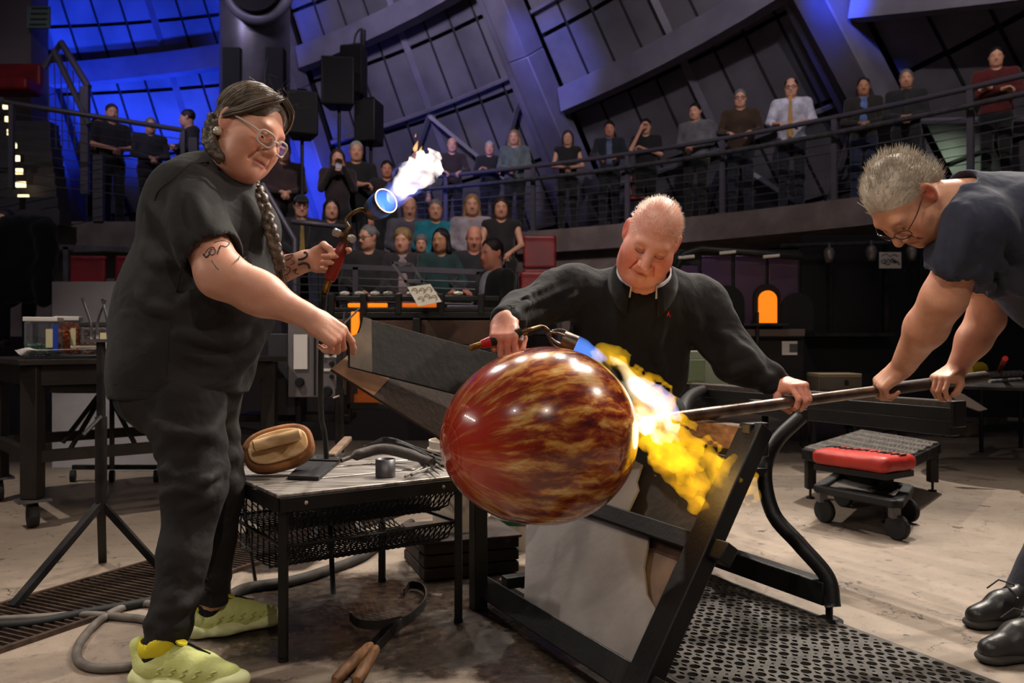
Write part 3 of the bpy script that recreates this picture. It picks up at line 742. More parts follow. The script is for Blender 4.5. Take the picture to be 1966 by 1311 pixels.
# ---------------------------------------------------------------- buckets behind the table
crate = thing('wooden_crate', 'low dark wooden crate under the worn white bucket', 'crate', (-.22, 3.52, 0))
Rc = rotz(.35); m_crate = mat('dark_crate', (58, 44, 38), .8, 0, (40, 31, 28), 8, bump=.3)
for k in range(3): MB().box((-.22, 3.52, .028 + .05*k), (.40, .36, .044), Rc).build('plank', m_crate, crate, bev=.005)
MB().box((-.22, 3.52, .155), (.42, .38, .012), Rc).build('lid', m_crate, crate, bev=.004)
def bucket(loc, r, h, label, m, stripe=None):
    b = thing('bucket', label, 'bucket', loc, 'plastic buckets')
    MB().lathe([(r*.86, 0), (r*.9, h*.3), (r*.97, h*.9), (r, h), (r*.95, h), (r*.83, .02)], loc, n=36).build('body', m, b, 'auto')
    MB().tube([np.array(loc) + (r*1.01*math.cos(t), r*1.01*math.sin(t), h*.9) for t in np.linspace(0, 6.283, 37)[:-1]], .006, 6, True).build('rim', m, b, True)
    MB().tube([np.array(loc) + (r*1.02*math.cos(t), -r*.9*abs(math.sin(t)) - r*.3, h*.88 - .14*math.sin(t)) for t in np.linspace(0, math.pi, 14)], .003, 5).build('handle', m_steel, b)
    if stripe: MB().lathe([(r*.925, h*.34), (r*.94, h*.40)], loc, n=36, caps=False).build('stripe', stripe, b)
    return b
m_bw = mat('worn_white_plastic', (188, 178, 164), .55, 0, (148, 132, 116), 7, vmix=(.4, .8))
bucket((-.22, 3.55, .162), .135, .37, 'worn white bucket standing on the dark crate', m_bw)
bk = bucket((.035, 3.9, 0), .145, .34, 'white bucket with a green stripe beside the bench leg', m_bw, mat('green_band', (20, 84, 60), .5))
MB().box((-.06, 3.50, .33), (.03, .004, .12), rotz(.8)).build('sticker', mat('sticker_dark', (38, 36, 38), .6, 0, (90, 88, 88), 60), bk)

# ---------------------------------------------------------------- big spring tool with two wooden handles on the floor
sp = thing('wooden_handled_jacks', 'large spring steel tool with two turned wooden handles lying on the wet floor', 'tool', G(740, 1240))
m_th = mat('turned_wood', (150, 106, 66), .6, 0, (104, 70, 44), 6, bump=.2, stretch=(14, 3, 14))
z = (0, 0, .022)
for (a, b) in (((642, 1322), (712, 1252)), ((684, 1322), (722, 1258))):
    A_, B_ = G(*a) + z, G(*b) + z
    MB().tube([A_ + (B_-A_)*s for s in (0, .06, .3, .7, .93, 1)], [.010, .016, .0185, .0175, .016, .011], 12).build('handle', m_th, sp, 'auto')
def strap(pts, name):
    p = smoothpath(pts, 6); mb = MB()
    for a, b in zip(p, p[1:]): mb.bar(a, b + (b-a)*.08, .004, .028)
    mb.build(name, m_steel, sp)
strap([G(712, 1252)+z, G(742, 1222)+z, G(790, 1196)+z, G(817, 1165)+z, G(812, 1140)+z, G(788, 1134)+z, G(776, 1148)+z], 'spring_arm')
strap([G(722, 1258)+z, G(752, 1226)+z, G(772, 1204)+z, G(730, 1212)+z, G(690, 1210)+z, G(672, 1196)+z], 'spring_arm')
# ---------------------------------------------------------------- hoses on the floor
def hose(pts, r, m, label):
    return tag(MB().tube(smoothpath([np.array(p) + (0, 0, r) for p in pts], 8), r, 10).build('hose', m, None, True), label, 'hose')
hose([G(-60, 1200), G(60, 1194), G(160, 1188), G(255, 1194), G(300, 1200), G(320, 1180), G(285, 1166), G(240, 1172), G(190, 1200), G(155, 1240), G(148, 1272), G(175, 1290), G(230, 1291), G(300, 1280)], .0135, m_hose, 'grey rubber hose looping behind the yellow shoes')
hose([G(-60, 1212), G(60, 1206), G(160, 1186), G(240, 1172), G(300, 1160)], .016, m_rubber, 'black hose crossing the floor grate at the left')
hose([G(420, 1170), G(470, 1140), G(560, 1125), G(640, 1100), G(700, 1075), G(750, 1035), G(790, 1010)], .02, mat('sooty_hose', (44, 40, 38), .75, 0, (66, 60, 56), 18), 'thick sooty hose running under the tool table')
# ---------------------------------------------------------------- trench grates
gr = thing('trench_grate', 'long rusty floor grate of parallel bars running past the tripod stand', 'floor grate', (-1.5, 3.1, 0))
gd = np.array((.43, .903, 0)); gn = np.array((-.903, .43, 0)); g0 = np.array((-1.62, 2.42, 0))
m_gr = mat('rusty_grate', (96, 78, 66), .55, .6, (64, 52, 46), 20)
bar0 = None
for k in range(110):
    c = g0 + gd*(-.3 + .028*k) + gn*.21
    if bar0 is None:
        bar0 = MB().box((0, 0, 0), (.41, .008, .02), np.stack((gn, gd, (0, 0, 1)), 1)).build('bar', m_gr, gr); b = bar0
    else:
        b = bar0.copy(); COL.objects.link(b); b.parent = gr
    b.matrix_parent_inverse = gr.matrix_basis.inverted(); b.location = tuple(c + (0, 0, .004))
for s in (0, .43): MB().bar(g0 - gd*.4 + gn*s + (0, 0, .006), g0 + gd*2.85 + gn*s + (0, 0, .006), .018, .02).build('edge', m_gr, gr)
MB().bar(g0 - gd*.4 + gn*.215 + (0, 0, -.004), g0 + gd*2.85 + gn*.215 + (0, 0, -.004), .40, .012).build('trench', mat('trench_dark', (34, 28, 26), .9), gr)
# ---------------------------------------------------------------- rubber mat with holes under the bench
mt0 = OX + NV*.34 + UV*.95; ma = -UV; mb_ = NV                      # long side away from the camera, short side to the right
nx, ny, s_ = 18, 44, .043
V_ = []; F_ = []
def ringcell(c, rad, h, nseg=10):
    base = len(V_); sq = []
    for k in range(nseg):
        a = 2*math.pi*(k+.5)/nseg; d = np.array((math.cos(a), math.sin(a))); o_ = d/max(abs(d[0]), abs(d[1]))*h
        V_.append(c + mb_*o_[0] + ma*o_[1] + (0, 0, .014)); V_.append(c + (mb_*d[0] + ma*d[1])*rad + (0, 0, .014)); V_.append(c + (mb_*d[0] + ma*d[1])*rad + (0, 0, .001))
    for k in range(nseg):
        i, j = base + 3*k, base + 3*((k+1) % nseg); F_.append((i, j, j+1, i+1)); F_.append((i+1, j+1, j+2, i+2))
for i in range(nx):
    for j in range(ny):
        c = mt0 + mb_*(s_*(i + .5)) + ma*(s_*(j + .5))
        if i % 13 == 12 or j % 18 == 17: ringcell(c, s_*.12, s_*.5, 8)
        else: ringcell(c, s_*(.37 if (i + j) % 2 else .30), s_*.5)
mat_t = thing('rubber_mat', 'black perforated rubber anti-fatigue mat on the floor under the bench', 'mat', mt0)
mesh('perforated_sheet', np.array(V_), F_, mat('mat_rubber', (84, 78, 72), .62, 0, (58, 54, 51), 12, bump=.15), mat_t)
MB().prism([mt0 + (0, 0, .001), mt0 + mb_*nx*s_ + (0, 0, .001), mt0 + mb_*nx*s_ + ma*ny*s_ + (0, 0, .001), mt0 + ma*ny*s_ + (0, 0, .001)], (0, 0, .002)).build('hole_shade_sheet', mat('mat_shadow', (30, 28, 27), .9), mat_t)  # near-black sheet under the holes: shade put in as colour
c4 = [mt0, mt0 + mb_*nx*s_, mt0 + mb_*nx*s_ + ma*ny*s_, mt0 + ma*ny*s_]
for a, b in zip(c4, c4[1:] + c4[:1]): MB().bar(a + (0, 0, .006), b + (0, 0, .006), .02, .014).build('edge', MATS['mat_rubber'], mat_t)
# ---------------------------------------------------------------- people: shared anatomy
class Fr:
    """local frame: origin, columns right / forward / up, scale"""
    def __init__(s, o, R, k=1.0): s.o = np.array(o, float); s.R = np.array(R, float); s.k = k
    def P(s, x, y, z): return s.o + s.R @ (np.array((x, y, z), float)*s.k)
    def inv(s, V): return ((V - s.o) @ s.R)/s.k
def ori(yaw=0, pitch=0, roll=0):
    """head/hand frame: yaw about z from facing +Y, pitch up (+), roll towards own right (+)"""
    E = Euler((pitch, roll, yaw), 'YXZ').to_matrix(); return np.array(E)
def head_ops(H, jowl=1.0, nose=1.0, lids=.3, ear=True, neck=None, nr=.058, fine=True):
    P, k, R = H.P, H.k, H.R
    E = lambda c, r: p_ell(P(*c), np.array(r)*k, R)
    C = lambda a, b, ra, rb=None: p_cap(P(*a), P(*b), ra*k, (ra if rb is None else rb)*k)
    o = [('u', E((0, -.014, .032), (.076, .097, .088)), 0),
         ('u', E((0, .028, -.040), (.064, .068, .085)), .045*k),
         ('u', E((0, .020, -.078), (.057*jowl, .060, .045)), .03*k),
         ('u', E((0, .078, -.104), (.021, .017, .017)), .026*k)]
    for s in (-1, 1):
        o += [('u', E((s*.040*jowl, .050, -.040), (.029, .034, .034)), .03*k),
              ('u', E((s*.034*jowl, .045, -.086), (.027, .030, .028)), .03*k)]
    o += [('u', C((-.036, .080, .020), (.036, .080, .020), .011), .022*k)]
    for s in (-1, 1):
        o += [('s', E((s*.031, .101, -.001), (.019, .016, .012)), .014*k)]
    o += [('u', C((0, .088, .010), (0, .112*(1 if nose <= 1 else 1.02), -.034), .0085*nose, .0125*nose), .014*k)]
    for s in (-1, 1):
        o += [('u', E((s*.0125*nose, .101, -.041), (.0085, .012, .0075)), .007*k)]
        if fine: o += [('s', E((s*.0065*nose, .111, -.049), (.0042, .006, .004)), .003*k)]
        # lids around the eyeball
        o += [('u', E((s*.031, .077, .004), (.0165, .0142, .0075 + .008*lids)), .004*k),
              ('u', E((s*.031, .076, -.011), (.0155, .013, .005)), .006*k)]
    o += [('u', E((0, .086, -.060), (.026, .012, .010)), .016*k),
          ('u', C((-.017, .092, -.0665), (.017, .092, -.0665), .0052), .006*k),
          ('u', C((-.013, .0925, -.0785), (.013, .0925, -.0785), .0062), .006*k)]
    if fine:
        o += [('s', C((-.026, .0930, -.0765), (0, .0965, -.0715), .0018), .005*k), ('s', C((.026, .0930, -.0765), (0, .0965, -.0715), .0018), .005*k),
              ('s', C((-.024, .089, -.040), (-.036, .083, -.076), .0020), .010*k),
              ('s', C((.024, .089, -.040), (.036, .083, -.076), .0020), .010*k)]
    if ear:
        for s in (-1, 1):
            er = ori(0, .12, 0); RR = R @ er
            o += [('u', p_ell(P(s*.079, -.016, -.006), np.array((.010, .019, .033))*k, R @ ori(s*.35, .15, 0)), .008*k)]
            if fine: o += [('s', p_ell(P(s*.090, -.010, -.002), np.array((.008, .010, .020))*k, R @ ori(s*.35, .15, 0)), .006*k)]
    if neck is not None:
        a = P(0, -.020, -.06); o += [('u', p_cap(a, neck, nr*k, nr*1.12*k), .035*k)]
    return o
def hand_ops(Hd, curl, thumb=None, spread=.06, palm=.5):
    """Hd: wrist frame, x thumb side, y along the fingers, z back of the hand. curl: degrees, scalar or one (a,b,c) per finger"""
    P, k = Hd.P, Hd.k
    o = []
    R = Hd.R
    o += [('u', p_cap(P(0, -.02, 0), P(0, .03, 0), .026*k, .027*k, (R[:, 2], .72)), .02*k),
          ('u', p_box(P(0, .052, 0), np.array((.039, .042, .0155))*k, .014*k, R), .02*k),
          ('u', p_ell(P(.026, .036, -.010), np.array((.020, .032, .016))*k, R), .014*k)]
    X = (.030, .010, -.010, -.029); Ls = ((.043, .027, .021), (.048, .031, .023), (.044, .029, .022), (.034, .022, .019)); rr = (.0092, .0095, .0088, .0078)
    for i in range(4):
        c = curl[i] if hasattr(curl[0] if hasattr(curl, '__len__') else 0, '__len__') else curl
        c = c if hasattr(c, '__len__') else (c, c, c*.7)
        p = np.array((X[i], .088 - (.010 if i == 3 else (.004 if i == 0 else 0)), .002)); ang = 0; sp = (1.5 - i)*spread
        q0 = P(*p)
        o.append(('u', p_cap(P(X[i]*.9, .05, .004), q0, .010*k, rr[i]*1.12*k), .010*k))
        for j in range(3):
            ang += math.radians(c[j])
            d = np.array((math.sin(sp)*math.cos(ang), math.cos(sp)*math.cos(ang), -math.sin(ang)))*Ls[i][j]
            p = p + d; q1 = P(*p)
            o.append(('u', p_cap(q0, q1, rr[i]*(1.06 - .08*j)*k, rr[i]*(.98 - .09*j)*k), .004*k)); q0 = q1
    t = thumb or [(.028, .022, -.008), (.052, .052, -.022), (.058, .080, -.036), (.052, .102, -.046)]
    rt = (.014, .0125, .0110, .0092)
    for j in range(3): o.append(('u', p_cap(P(*t[j]), P(*t[j+1]), rt[j]*k, rt[j+1]*k), .008*k if j == 0 else .004*k))
    return o
def face_tint(H, lips=(.86, .56, .54), brow=(.42, .34, .30), flush=1.0, extra=None):
    def f(V):
        q = H.inv(V); t = np.ones((len(V), 3))
        def blob(c, r, col, a=1.0):
            d = np.sqrt((((q - np.array(c))/np.array(r))**2).sum(1)); w_ = np.clip(1.25 - d, 0, 1)*a; t[:] = t*(1 - w_[:, None]) + t*np.array(col)*w_[:, None]
        for s in (-1, 1):
            blob((s*.044, .060, -.035), (.032, .05, .028), (1.0, .74, .70), .6*flush)
            blob((s*.079, -.014, -.004), (.022, .03, .04), (1.0, .70, .66), .8*flush)
            blob((s*.033, .090, .022), (.024, .03, .0065), brow, .9)
            blob((s*.031, .088, .001), (.015, .02, .005), (.62, .46, .44), .7)
        blob((0, .112, -.036), (.020, .02, .018), (1.0, .76, .72), .6*flush)
        blob((0, .095, -.0725), (.026, .02, .011), lips, 1.0)
        blob((0, .098, -.0725), (.022, .02, .0022), (.6, .45, .45), .8)
        if extra is not None: extra(q, t, blob)
        return np.clip(t, 0, 1.2)
    return f

# ---------------------------------------------------------------- spectators
def skinm(i): return mat('skin_%s' % ('light', 'rosy', 'tan', 'deep')[i], [(214, 158, 132), (206, 140, 118), (186, 132, 102), (140, 96, 74)][i], .5, attr=True)
def fabric(col, rough=.85):
    nm = 'fabric_%02x%02x%02x' % col
    return mat(nm, col, rough, 0, tuple(int(c*.78) for c in col), 9, bump=.25, bscale=45, sheen=.2)
HAIRC = {'dark': (34, 24, 20), 'brown': (72, 48, 34), 'grey': (140, 136, 134), 'white': (196, 192, 190), 'blond': (176, 140, 92), 'black': (18, 15, 15), 'red': (96, 48, 28)}
def hairm(c): return mat('hair_' + c, HAIRC[c], .5, 0, tuple(int(v*.6) for v in HAIRC[c]), 30, stretch=(4, 4, .6), bump=.5, bscale=60)
def person(loc, look, pose, label, top, legs, hair='short', hc='dark', skin=0, h=1.72, sleeve='long', inner=None, tie=None, beard=None,
           glasses=False, seated=False, group='spectators', girth=1.0, shoes=(22, 20, 20), hand=None, nod=-.15, turn=0.0, cap=None, longtop=False, lean=0.0, extras=()):
    k = h/1.75; loc = np.array(loc, float); yaw = math.atan2(look[1]-loc[1], look[0]-loc[0]) - math.pi/2
    root = thing('person', label, 'person', loc, group)
    B = Fr(loc, rotz(yaw), k); P = B.P
    hipz = .54 if seated else .93; sz = hipz + .50; ly = .05 if seated else 0; ly += lean
    shy = lean*1.3
    hip = P(0, 0, hipz); nk = P(0, shy + .0, sz + .075)
    H = Fr(P(0, shy + .035, sz + .205), rotz(yaw + turn) @ ori(0, nod, 0), k*1.02)
    # arms
    gz = girth
    sh = [P(s*.185*gz**.5, shy - .005, sz) for s in (-1, 1)]
    A = {'rail': [((-.27, .12, sz-.25), (-.13, .36, 1.10)), ((.27, .12, sz-.25), (.13, .36, 1.10))],
         'fold': [((-.26, .05, sz-.27), (.08, .24, sz-.22)), ((.26, .05, sz-.27), (-.08, .25, sz-.26))],
         'clasp': [((-.25, .02, sz-.28), (-.04, .27, sz-.36)), ((.25, .02, sz-.28), (.04, .27, sz-.36))],
         'hang': [((-.25, -.02, sz-.29), (-.24, .08, sz-.53)), ((.25, -.02, sz-.29), (.24, .08, sz-.53))],
         'drink': [((-.24, .06, sz-.27), (.05, .25, sz-.20)), ((.23, .18, sz-.20), (.07, .19, sz+.12))],
         'phone': [((-.22, .12, sz-.24), (-.05, .30, sz+.07)), ((.22, .12, sz-.24), (.05, .30, sz+.07))],
         'lap': [((-.24, .05, sz-.26), (-.05, .30, hipz+.10)), ((.24, .05, sz-.26), (.05, .30, hipz+.10))],
         'knee': [((-.24, .12, sz-.26), (-.10, .42, hipz+.12)), ((.24, .12, sz-.26), (.10, .42, hipz+.12))],
         'point': [((-.26, .12, sz-.25), (-.16, .36, 1.10)), ((.23, .14, sz-.2), (.06, .22, sz+.06))]}[pose]
    arms = []
    for i, (e, hd) in enumerate(A): arms.append((sh[i], P(*e), P(*hd)))
    # legs
    L_ = []
    for s in (-1, 1):
        if seated: L_.append((P(s*.09, .02, hipz), P(s*.11, .44, hipz+.01), P(s*.11, .44, .08)))
        else: L_.append((P(s*.095, 0, hipz-.03), P(s*.10, .03, .50), P(s*.11, 0, .08)))
    torso = lambda g: [('u', p_ell(P(0, shy*.9, sz-.09), np.array((.185*gz + g, .115*gz + g, .16 + g))*k, B.R), 0),
                       ('u', p_ell(P(0, ly*.5 + .012*gz, hipz+.22), np.array((.165*gz + g, .118*gz + g, .20 + g))*k, B.R), .06*k),
                       ('u', p_ell(P(0, -.01, hipz+.02), np.array((.170*gz + g, .125*gz + g, .13 + g))*k, B.R), .06*k),
                       ('u', p_cap(sh[0], sh[1], (.058 + g)*k), .07*k)]
    # body: one continuous skin mesh
    ops = torso(-.015)
    for i, (a, e, w_) in enumerate(arms):
        d = w_ - e; d = d/np.linalg.norm(d)
        ops += [('u', p_cap(a, e, .046*k, .037*k), .03*k), ('u', p_cap(e, w_, .037*k, .026*k), .02*k)]
        up = B.R @ np.array((0, -.3, 1)); fr = frame(d, up); s = 1 if i == 0 else -1
        Hd = Fr(w_, np.stack((fr[:, 0]*s, fr[:, 1], fr[:, 2]), 1), k)
        ops += hand_ops(Hd, 45 if pose != 'hang' else 25)
    for (a, kn, an) in L_: ops += [('u', p_cap(a, kn, .075*k, .052*k), .03*k), ('u', p_cap(kn, an, .052*k, .036*k), .02*k)]
    ops += head_ops(H, neck=nk, fine=False, jowl=1.0 + .1*(girth-1))
    ext = .75
    def bd(fine):
        pts = np.array([hip, nk, H.P(0, 0, .16), H.P(0, .15, 0)] + [x for a in arms for x in a] + [x for l in L_ for x in l]); return pts.min(0) - .17, pts.max(0) + .17
    lo, hi = bd(1)
    def ex(q, t, blob):
        if beard: blob((0, .075, -.085), (.075, .06, .045), beard, 1.0)
    soft('body', ops, lo, hi, .0132*k, skinm(skin), root, tint=face_tint(H, extra=ex))
    # top garment
    tp = torso(.008)
    for (a, e, w_) in arms:
        if sleeve == 'long': tp += [('u', p_cap(a, e, .062*k, .050*k), .03*k), ('u', p_cap(e, e + (w_-e)*.90, .050*k, .037*k), .02*k)]
        elif sleeve == 'short': tp += [('u', p_cap(a, a + (e-a)*.75, .064*k, .060*k), .03*k)]
        elif sleeve == 'roll': tp += [('u', p_cap(a, e, .066*k, .056*k), .03*k), ('u', p_cap(e, e + (w_-e)*.3, .056*k, .05*k), .02*k)]
    tp += [('s', p_ell(P(0, shy + .055, sz + .10), np.array((.062, .075, .085))*k, B.R), .01)]
    cut = hipz - (.02 if seated else (.22 if longtop else .05))
    tp += [('i', p_plane(P(0, 0, cut), -B.R[:, 2]), .01)]
    soft('top', tp, lo, hi, .018*k, fabric(top), root, noise=wrinkle(.004, 1.4, int(abs(loc[0]*100))))
    if inner is not None:
        ip = [('u', p_ell(P(0, shy*.9, sz-.10), np.array((.17*gz, .128*gz, .19))*k, B.R), 0), ('u', p_ell(P(0, ly*.5 + .02*gz, hipz+.2), np.array((.13*gz, .132*gz, .19))*k, B.R), .05),
              ('i', p_box(P(0, .15, sz-.12), np.array((.052, .2, .27))*k, .01, B.R), 0)]
        soft('shirt_front', ip, lo, hi, .014*k, fabric(inner, .7), root)
    if tie:
        tb = MB(); y = shy*.9 + .137*gz
        tb.prism([P(-.02, y, sz+.06), P(.02, y, sz+.06), P(.015, y+.012, sz+.02), P(.036, y+.03, hipz+.05), P(0, y+.035, hipz-.02), P(-.036, y+.03, hipz+.05), P(-.015, y+.012, sz+.02)], B.R[:, 1]*.012)
        tb.build('tie', fabric(tie, .5), root)
    # trousers and shoes
    tr = [('u', p_ell(P(0, -.01, hipz-.02), np.array((.172*gz, .130*gz, .14))*k, B.R), 0)]
    for (a, kn, an) in L_: tr += [('u', p_cap(a, kn, .092*k, .070*k), .04*k), ('u', p_cap(kn, an, .068*k, .056*k), .03*k)]
    tr += [('i', p_plane(P(0, 0, hipz+.10), B.R[:, 2]), .01)]
    soft('trousers', tr, lo, hi, .019*k, fabric(legs), root, noise=wrinkle(.004, 1.2, 3))
    for (a, kn, an) in L_:
        o_ = an - B.R[:, 2]*.045*k; fw = B.R[:, 1]
        sp = [('u', p_cap(o_ - fw*.04*k, o_ + fw*.15*k, .045*k, .036*k, (B.R[:, 2], .85)), 0), ('u', p_cap(o_, an + (0, 0, .02), .04*k), .03), ('i', p_plane(P(0, 0, .004), -B.R[:, 2]), .004)]
        soft('shoe', sp, o_ - .25, o_ + .25, .014*k, fabric(shoes, .5), root)
    # hair
    if hair != 'bald' or cap:
        E = lambda c, r: p_ell(H.P(*c), np.array(r)*H.k, H.R)
        ho = [('u', E((0, -.020, .036), (.084, .100, .093)), 0)]
        if hair in ('long', 'bob'):
            l = {'long': -.26, 'bob': -.12}[hair]
            for s in (-1, 1): ho += [('u', p_cap(H.P(s*.066, -.015, .03), H.P(s*.085, .0 , l), .032*H.k, .036*H.k), .03)]
            ho += [('u', p_cap(H.P(0, -.07, .0), H.P(0, -.08, l), .062*H.k, .06*H.k), .03)]
        if hair == 'bun': ho += [('u', E((0, -.115, .03), (.042, .04, .042)), .01)]
        if hair == 'fluffy': ho += [('u', E((0, -.03, .05), (.098, .105, .095)), .02)]
        ho += [('s', E((0, .105, -.045), (.070 if hair in ('long', 'bob') else .10, .095, .105)), .012)]
        if hair not in ('long', 'bob'): ho += [('s', E((0, .03, -.115), (.2, .13, .095)), .02), ('i', p_plane(H.P(0, -.03, -.045), H.R @ np.array((0, .35, -1.))), .01)]
        if hair == 'receding': ho += [('s', E((0, .06, .12), (.055, .09, .06)), .02)]
        soft('hair', ho, H.o - .36, H.o + .2, .012*k, hairm(hc), root, noise=wrinkle(.003, 5, 2))
        if cap:
            co = [('u', E((0, -.015, .055), (.090, .107, .085)), 0), ('i', p_plane(H.P(0, 0, .05), -H.R[:, 2]), .01), ('u', p_cap(H.P(-.03, .10, .055), H.P(.03, .10, .055), .035*k, None, (H.R[:, 2], .3)), .01)]
            soft('cap', co, H.o - .2, H.o + .25, .013, fabric(cap), root)
    if glasses:
        gb = MB()
        for s in (-1, 1):
            gb.tube([H.P(s*.032 + .021*math.cos(t), .101, -.002 + .017*math.sin(t)) for t in np.linspace(0, 6.283, 13)[:-1]], .0032, 5, True)
            gb.tube([H.P(s*.053, .099, .002), H.P(s*.079, .0, .006)], .003, 5)
        gb.tube([H.P(-.011, .102, .003), H.P(.011, .102, .003)], .003, 5)
        gb.build('eyeglasses', m_blackmat, root)
    root['_h'] = 0; del root['_h']
    return root, B, H, arms
CAMT = (0.2, 2.5)
# ---------------------------------------------------------------- seating tiers
m_tier = mat('tier_floor', (58, 52, 58), .8)
for i, (z, y0, y1, x0, x1) in enumerate([(.8, 8.0, 9.15, -2.9, .75), (1.3, 9.15, 10.2, -3.1, .55), (1.75, 10.2, 12.0, -4.2, .3)]):
    struct(MB().box(((x0+x1)/2, (y0+y1)/2, z/2), (x1-x0, y1-y0, z)).build('floor_tier', m_tier), 'dark seating tier in front of the balcony')
struct(MB().box((-4.9, 9.2, .5), (2.6, 1.8, 1.0)).build('floor_tier', m_tier), 'dark seating tier behind the left work table')
chair_meshes = None
def red_chair(loc, look, label):
    loc = np.array(loc, float); yaw = math.atan2(look[1]-loc[1], look[0]-loc[0]) - math.pi/2
    t = thing('red_chair', label, 'chair', loc, 'red plastic audience chairs'); B = Fr(loc, rotz(yaw)); P = B.P
    soft('seat', [('u', p_box(P(0, 0, .44), (.20, .21, .022), .02, B.R), 0)], loc - (.4, .4, 0), loc + (.4, .4, .6), .02, m_red, t)
    soft('backrest', [('u', p_box(P(0, -.23, .70), (.20, .018, .20), .017, B.R @ ori(0, .12, 0)), 0), ('u', p_cap(P(-.175, -.25, .88), P(.175, -.25, .88), .022), .02)], loc - (.4, .4, 0), loc + (.4, .4, 1.1), .02, m_red, t)
    for sx in (-1, 1):
        for sy in (-1, 1): MB().tube([P(sx*.19, sy*.17, .43), P(sx*.21, sy*.21, 0)], .012, 6).build('leg', m_galv, t)
    return t
# front rail of the first tier
fr_ = thing('stage_railing', 'low rail with posts in front of the first seated row', 'railing', (-1., 7.9, .5))
yr = 7.85
MB().bar(W(548, 508, yr), W(960, 524, yr), .05).build('top_rail', m_rail, fr_)
for px, py in ((550, 508), (683, 513), (920, 522)): MB().bar(W(px, py, yr), W(px, 600, yr), .05).build('post', m_rail, fr_)
for k in range(4): MB().tube([W(548, 530 + 15*k, yr), W(960, 543 + 14*k, yr)], .006, 5).build('cable', m_cable, fr_)
hr = thing('aisle_handrail', 'sloping grey aisle handrail with a bend beside the seated crowd', 'railing', (-2.6, 8.6, .8))
MB().tube([W(505, 355, 9.2), W(566, 462, 8.4), W(566, 600, 8.4)], .03, 8).build('rail', m_rail, hr, True)
MB().tube([W(560, 425, 9.1), W(680, 438, 9.1)], .03, 8).build('cross_rail', m_rail, hr, True)
MB().tube([W(680, 432, 9.1), W(680, 520, 9.1)], .03, 8).build('post', m_rail, hr, True)
lr2 = thing('tier_railing', 'pale rail with one post before two red chairs on the left', 'railing', (-4.6, 8.25, 1.0))
MB().bar(W(112, 474, 8.25), W(270, 481, 8.25), .05).build('top_rail', m_galv, lr2)
MB().bar(W(128, 474, 8.25), W(128, 545, 8.25), .05).build('post', m_galv, lr2)
red_chair((-4.68, 9.0, 1.0), (-4.2, 3), 'red plastic chair next to the rail post, farther left of two')
red_chair((-4.18, 9.0, 1.0), (-3.8, 3), 'red plastic chair half hidden behind the standing person in black')
red_chair((.28, 8.75, .8), (.2, 3), 'empty red chair in the first row beside the person in the suit')
red_chair((.32, 9.6, 1.3), (.2, 3), 'empty red chair in the second row below the balcony wall')
red_chair((2.05, 13.2, 2.75), (1., 3), 'red chair on the balcony behind the person in black who drinks')
# red seat bank high on the left, reached by the stair
rb = thing('seat_bank', 'dark red padded seat bank high beside the stair wall', 'seat', W(30, 190, 12.8))
c_ = W(36, 157, 12.8)
soft('seat_back', [('u', p_box(c_ + (0, .05, .05), (.34, .06, .24), .04), 0)], c_ - .6, c_ + .6, .03, m_red, rb)
soft('seat_cushion', [('u', p_box(c_ + (0, -.18, -.14), (.36, .22, .10), .05), 0)], c_ - .6, c_ + .6, .03, m_red, rb)

# ---------------------------------------------------------------- people on the balcony, right to left
def bal(px, d=.45):
    k = (px - CX)/F; Rr = RB + d; A_ = k*k + 1; B2 = 2*(-k*CCX - CCY); C_ = CCX**2 + CCY**2 - Rr**2
    Y = (-B2 + math.sqrt(B2*B2 - 4*A_*C_))/(2*A_); return np.array((k*Y, Y, ZB))
person(bal(1912, .7), (1.5, 2), 'fold', 'person in a dark red sweater with folded arms at the right end of the balcony', (96, 18, 26), (24, 24, 28), hc='dark', h=1.66, girth=1.15)
person(bal(1740, .75), (1, 2), 'clasp', 'grey-haired person in a dark open jacket standing by the blue beam', (40, 40, 46), (34, 36, 44), hc='grey', h=1.68, inner=(20, 20, 22), longtop=True, girth=1.1, beard=(.7, .68, .66))
person(bal(1658, .6), (1, 2), 'clasp', 'person in a dark brown blazer, blue shirt and jeans on the balcony', (44, 38, 36), (38, 48, 78), hc='dark', h=1.66, inner=(96, 124, 190), longtop=True, skin=2)
person(bal(1520, .5), (0, 2), 'rail', 'person in a white shirt and yellow tie leaning on the balcony rail', (218, 216, 232), (34, 36, 52), hc='dark', hair='receding', h=1.82, sleeve='roll', tie=(196, 136, 28), girth=1.15, lean=.06, glasses=True)
person(bal(1422, .55), (0, 2), 'rail', 'grey-haired person in a brown sweater with a badge gripping the balcony rail', (70, 46, 30), (36, 40, 56), hc='grey', h=1.84, girth=1.15, lean=.06, glasses=True)
person(bal(1336, .5), (-2.5, 4), 'clasp', 'person in a grey sweater and dark trousers turned to the left', (112, 110, 116), (36, 38, 34), hc='dark', h=1.78, girth=1.2, inner=None)
person(bal(1240, .5), (-.3, 2), 'drink', 'person in a black top raising one hand to the mouth', (20, 19, 22), (18, 18, 20), hair='bun', hc='dark', h=1.68, sleeve='short', girth=1.05)
person(bal(1170, .5), (0, 2), 'rail', 'person in a navy blazer over a blue shirt at the balcony rail', (30, 34, 46), (28, 30, 40), hc='dark', h=1.74, inner=(96, 112, 146), longtop=True, skin=1)
person(bal(1090, .45), (.4, 2), 'clasp', 'person with long brown hair in a dark sleeveless dress on the balcony', (30, 26, 28), (24, 22, 24), hair='long', hc='brown', h=1.68, sleeve='none', girth=.92)
person(bal(988, .4), (-1.5, 3), 'clasp', 'fair-haired person in a grey-green jacket left of the balcony post', (104, 116, 112), (34, 34, 40), hc='blond', h=1.80, hair='bob', longtop=True)
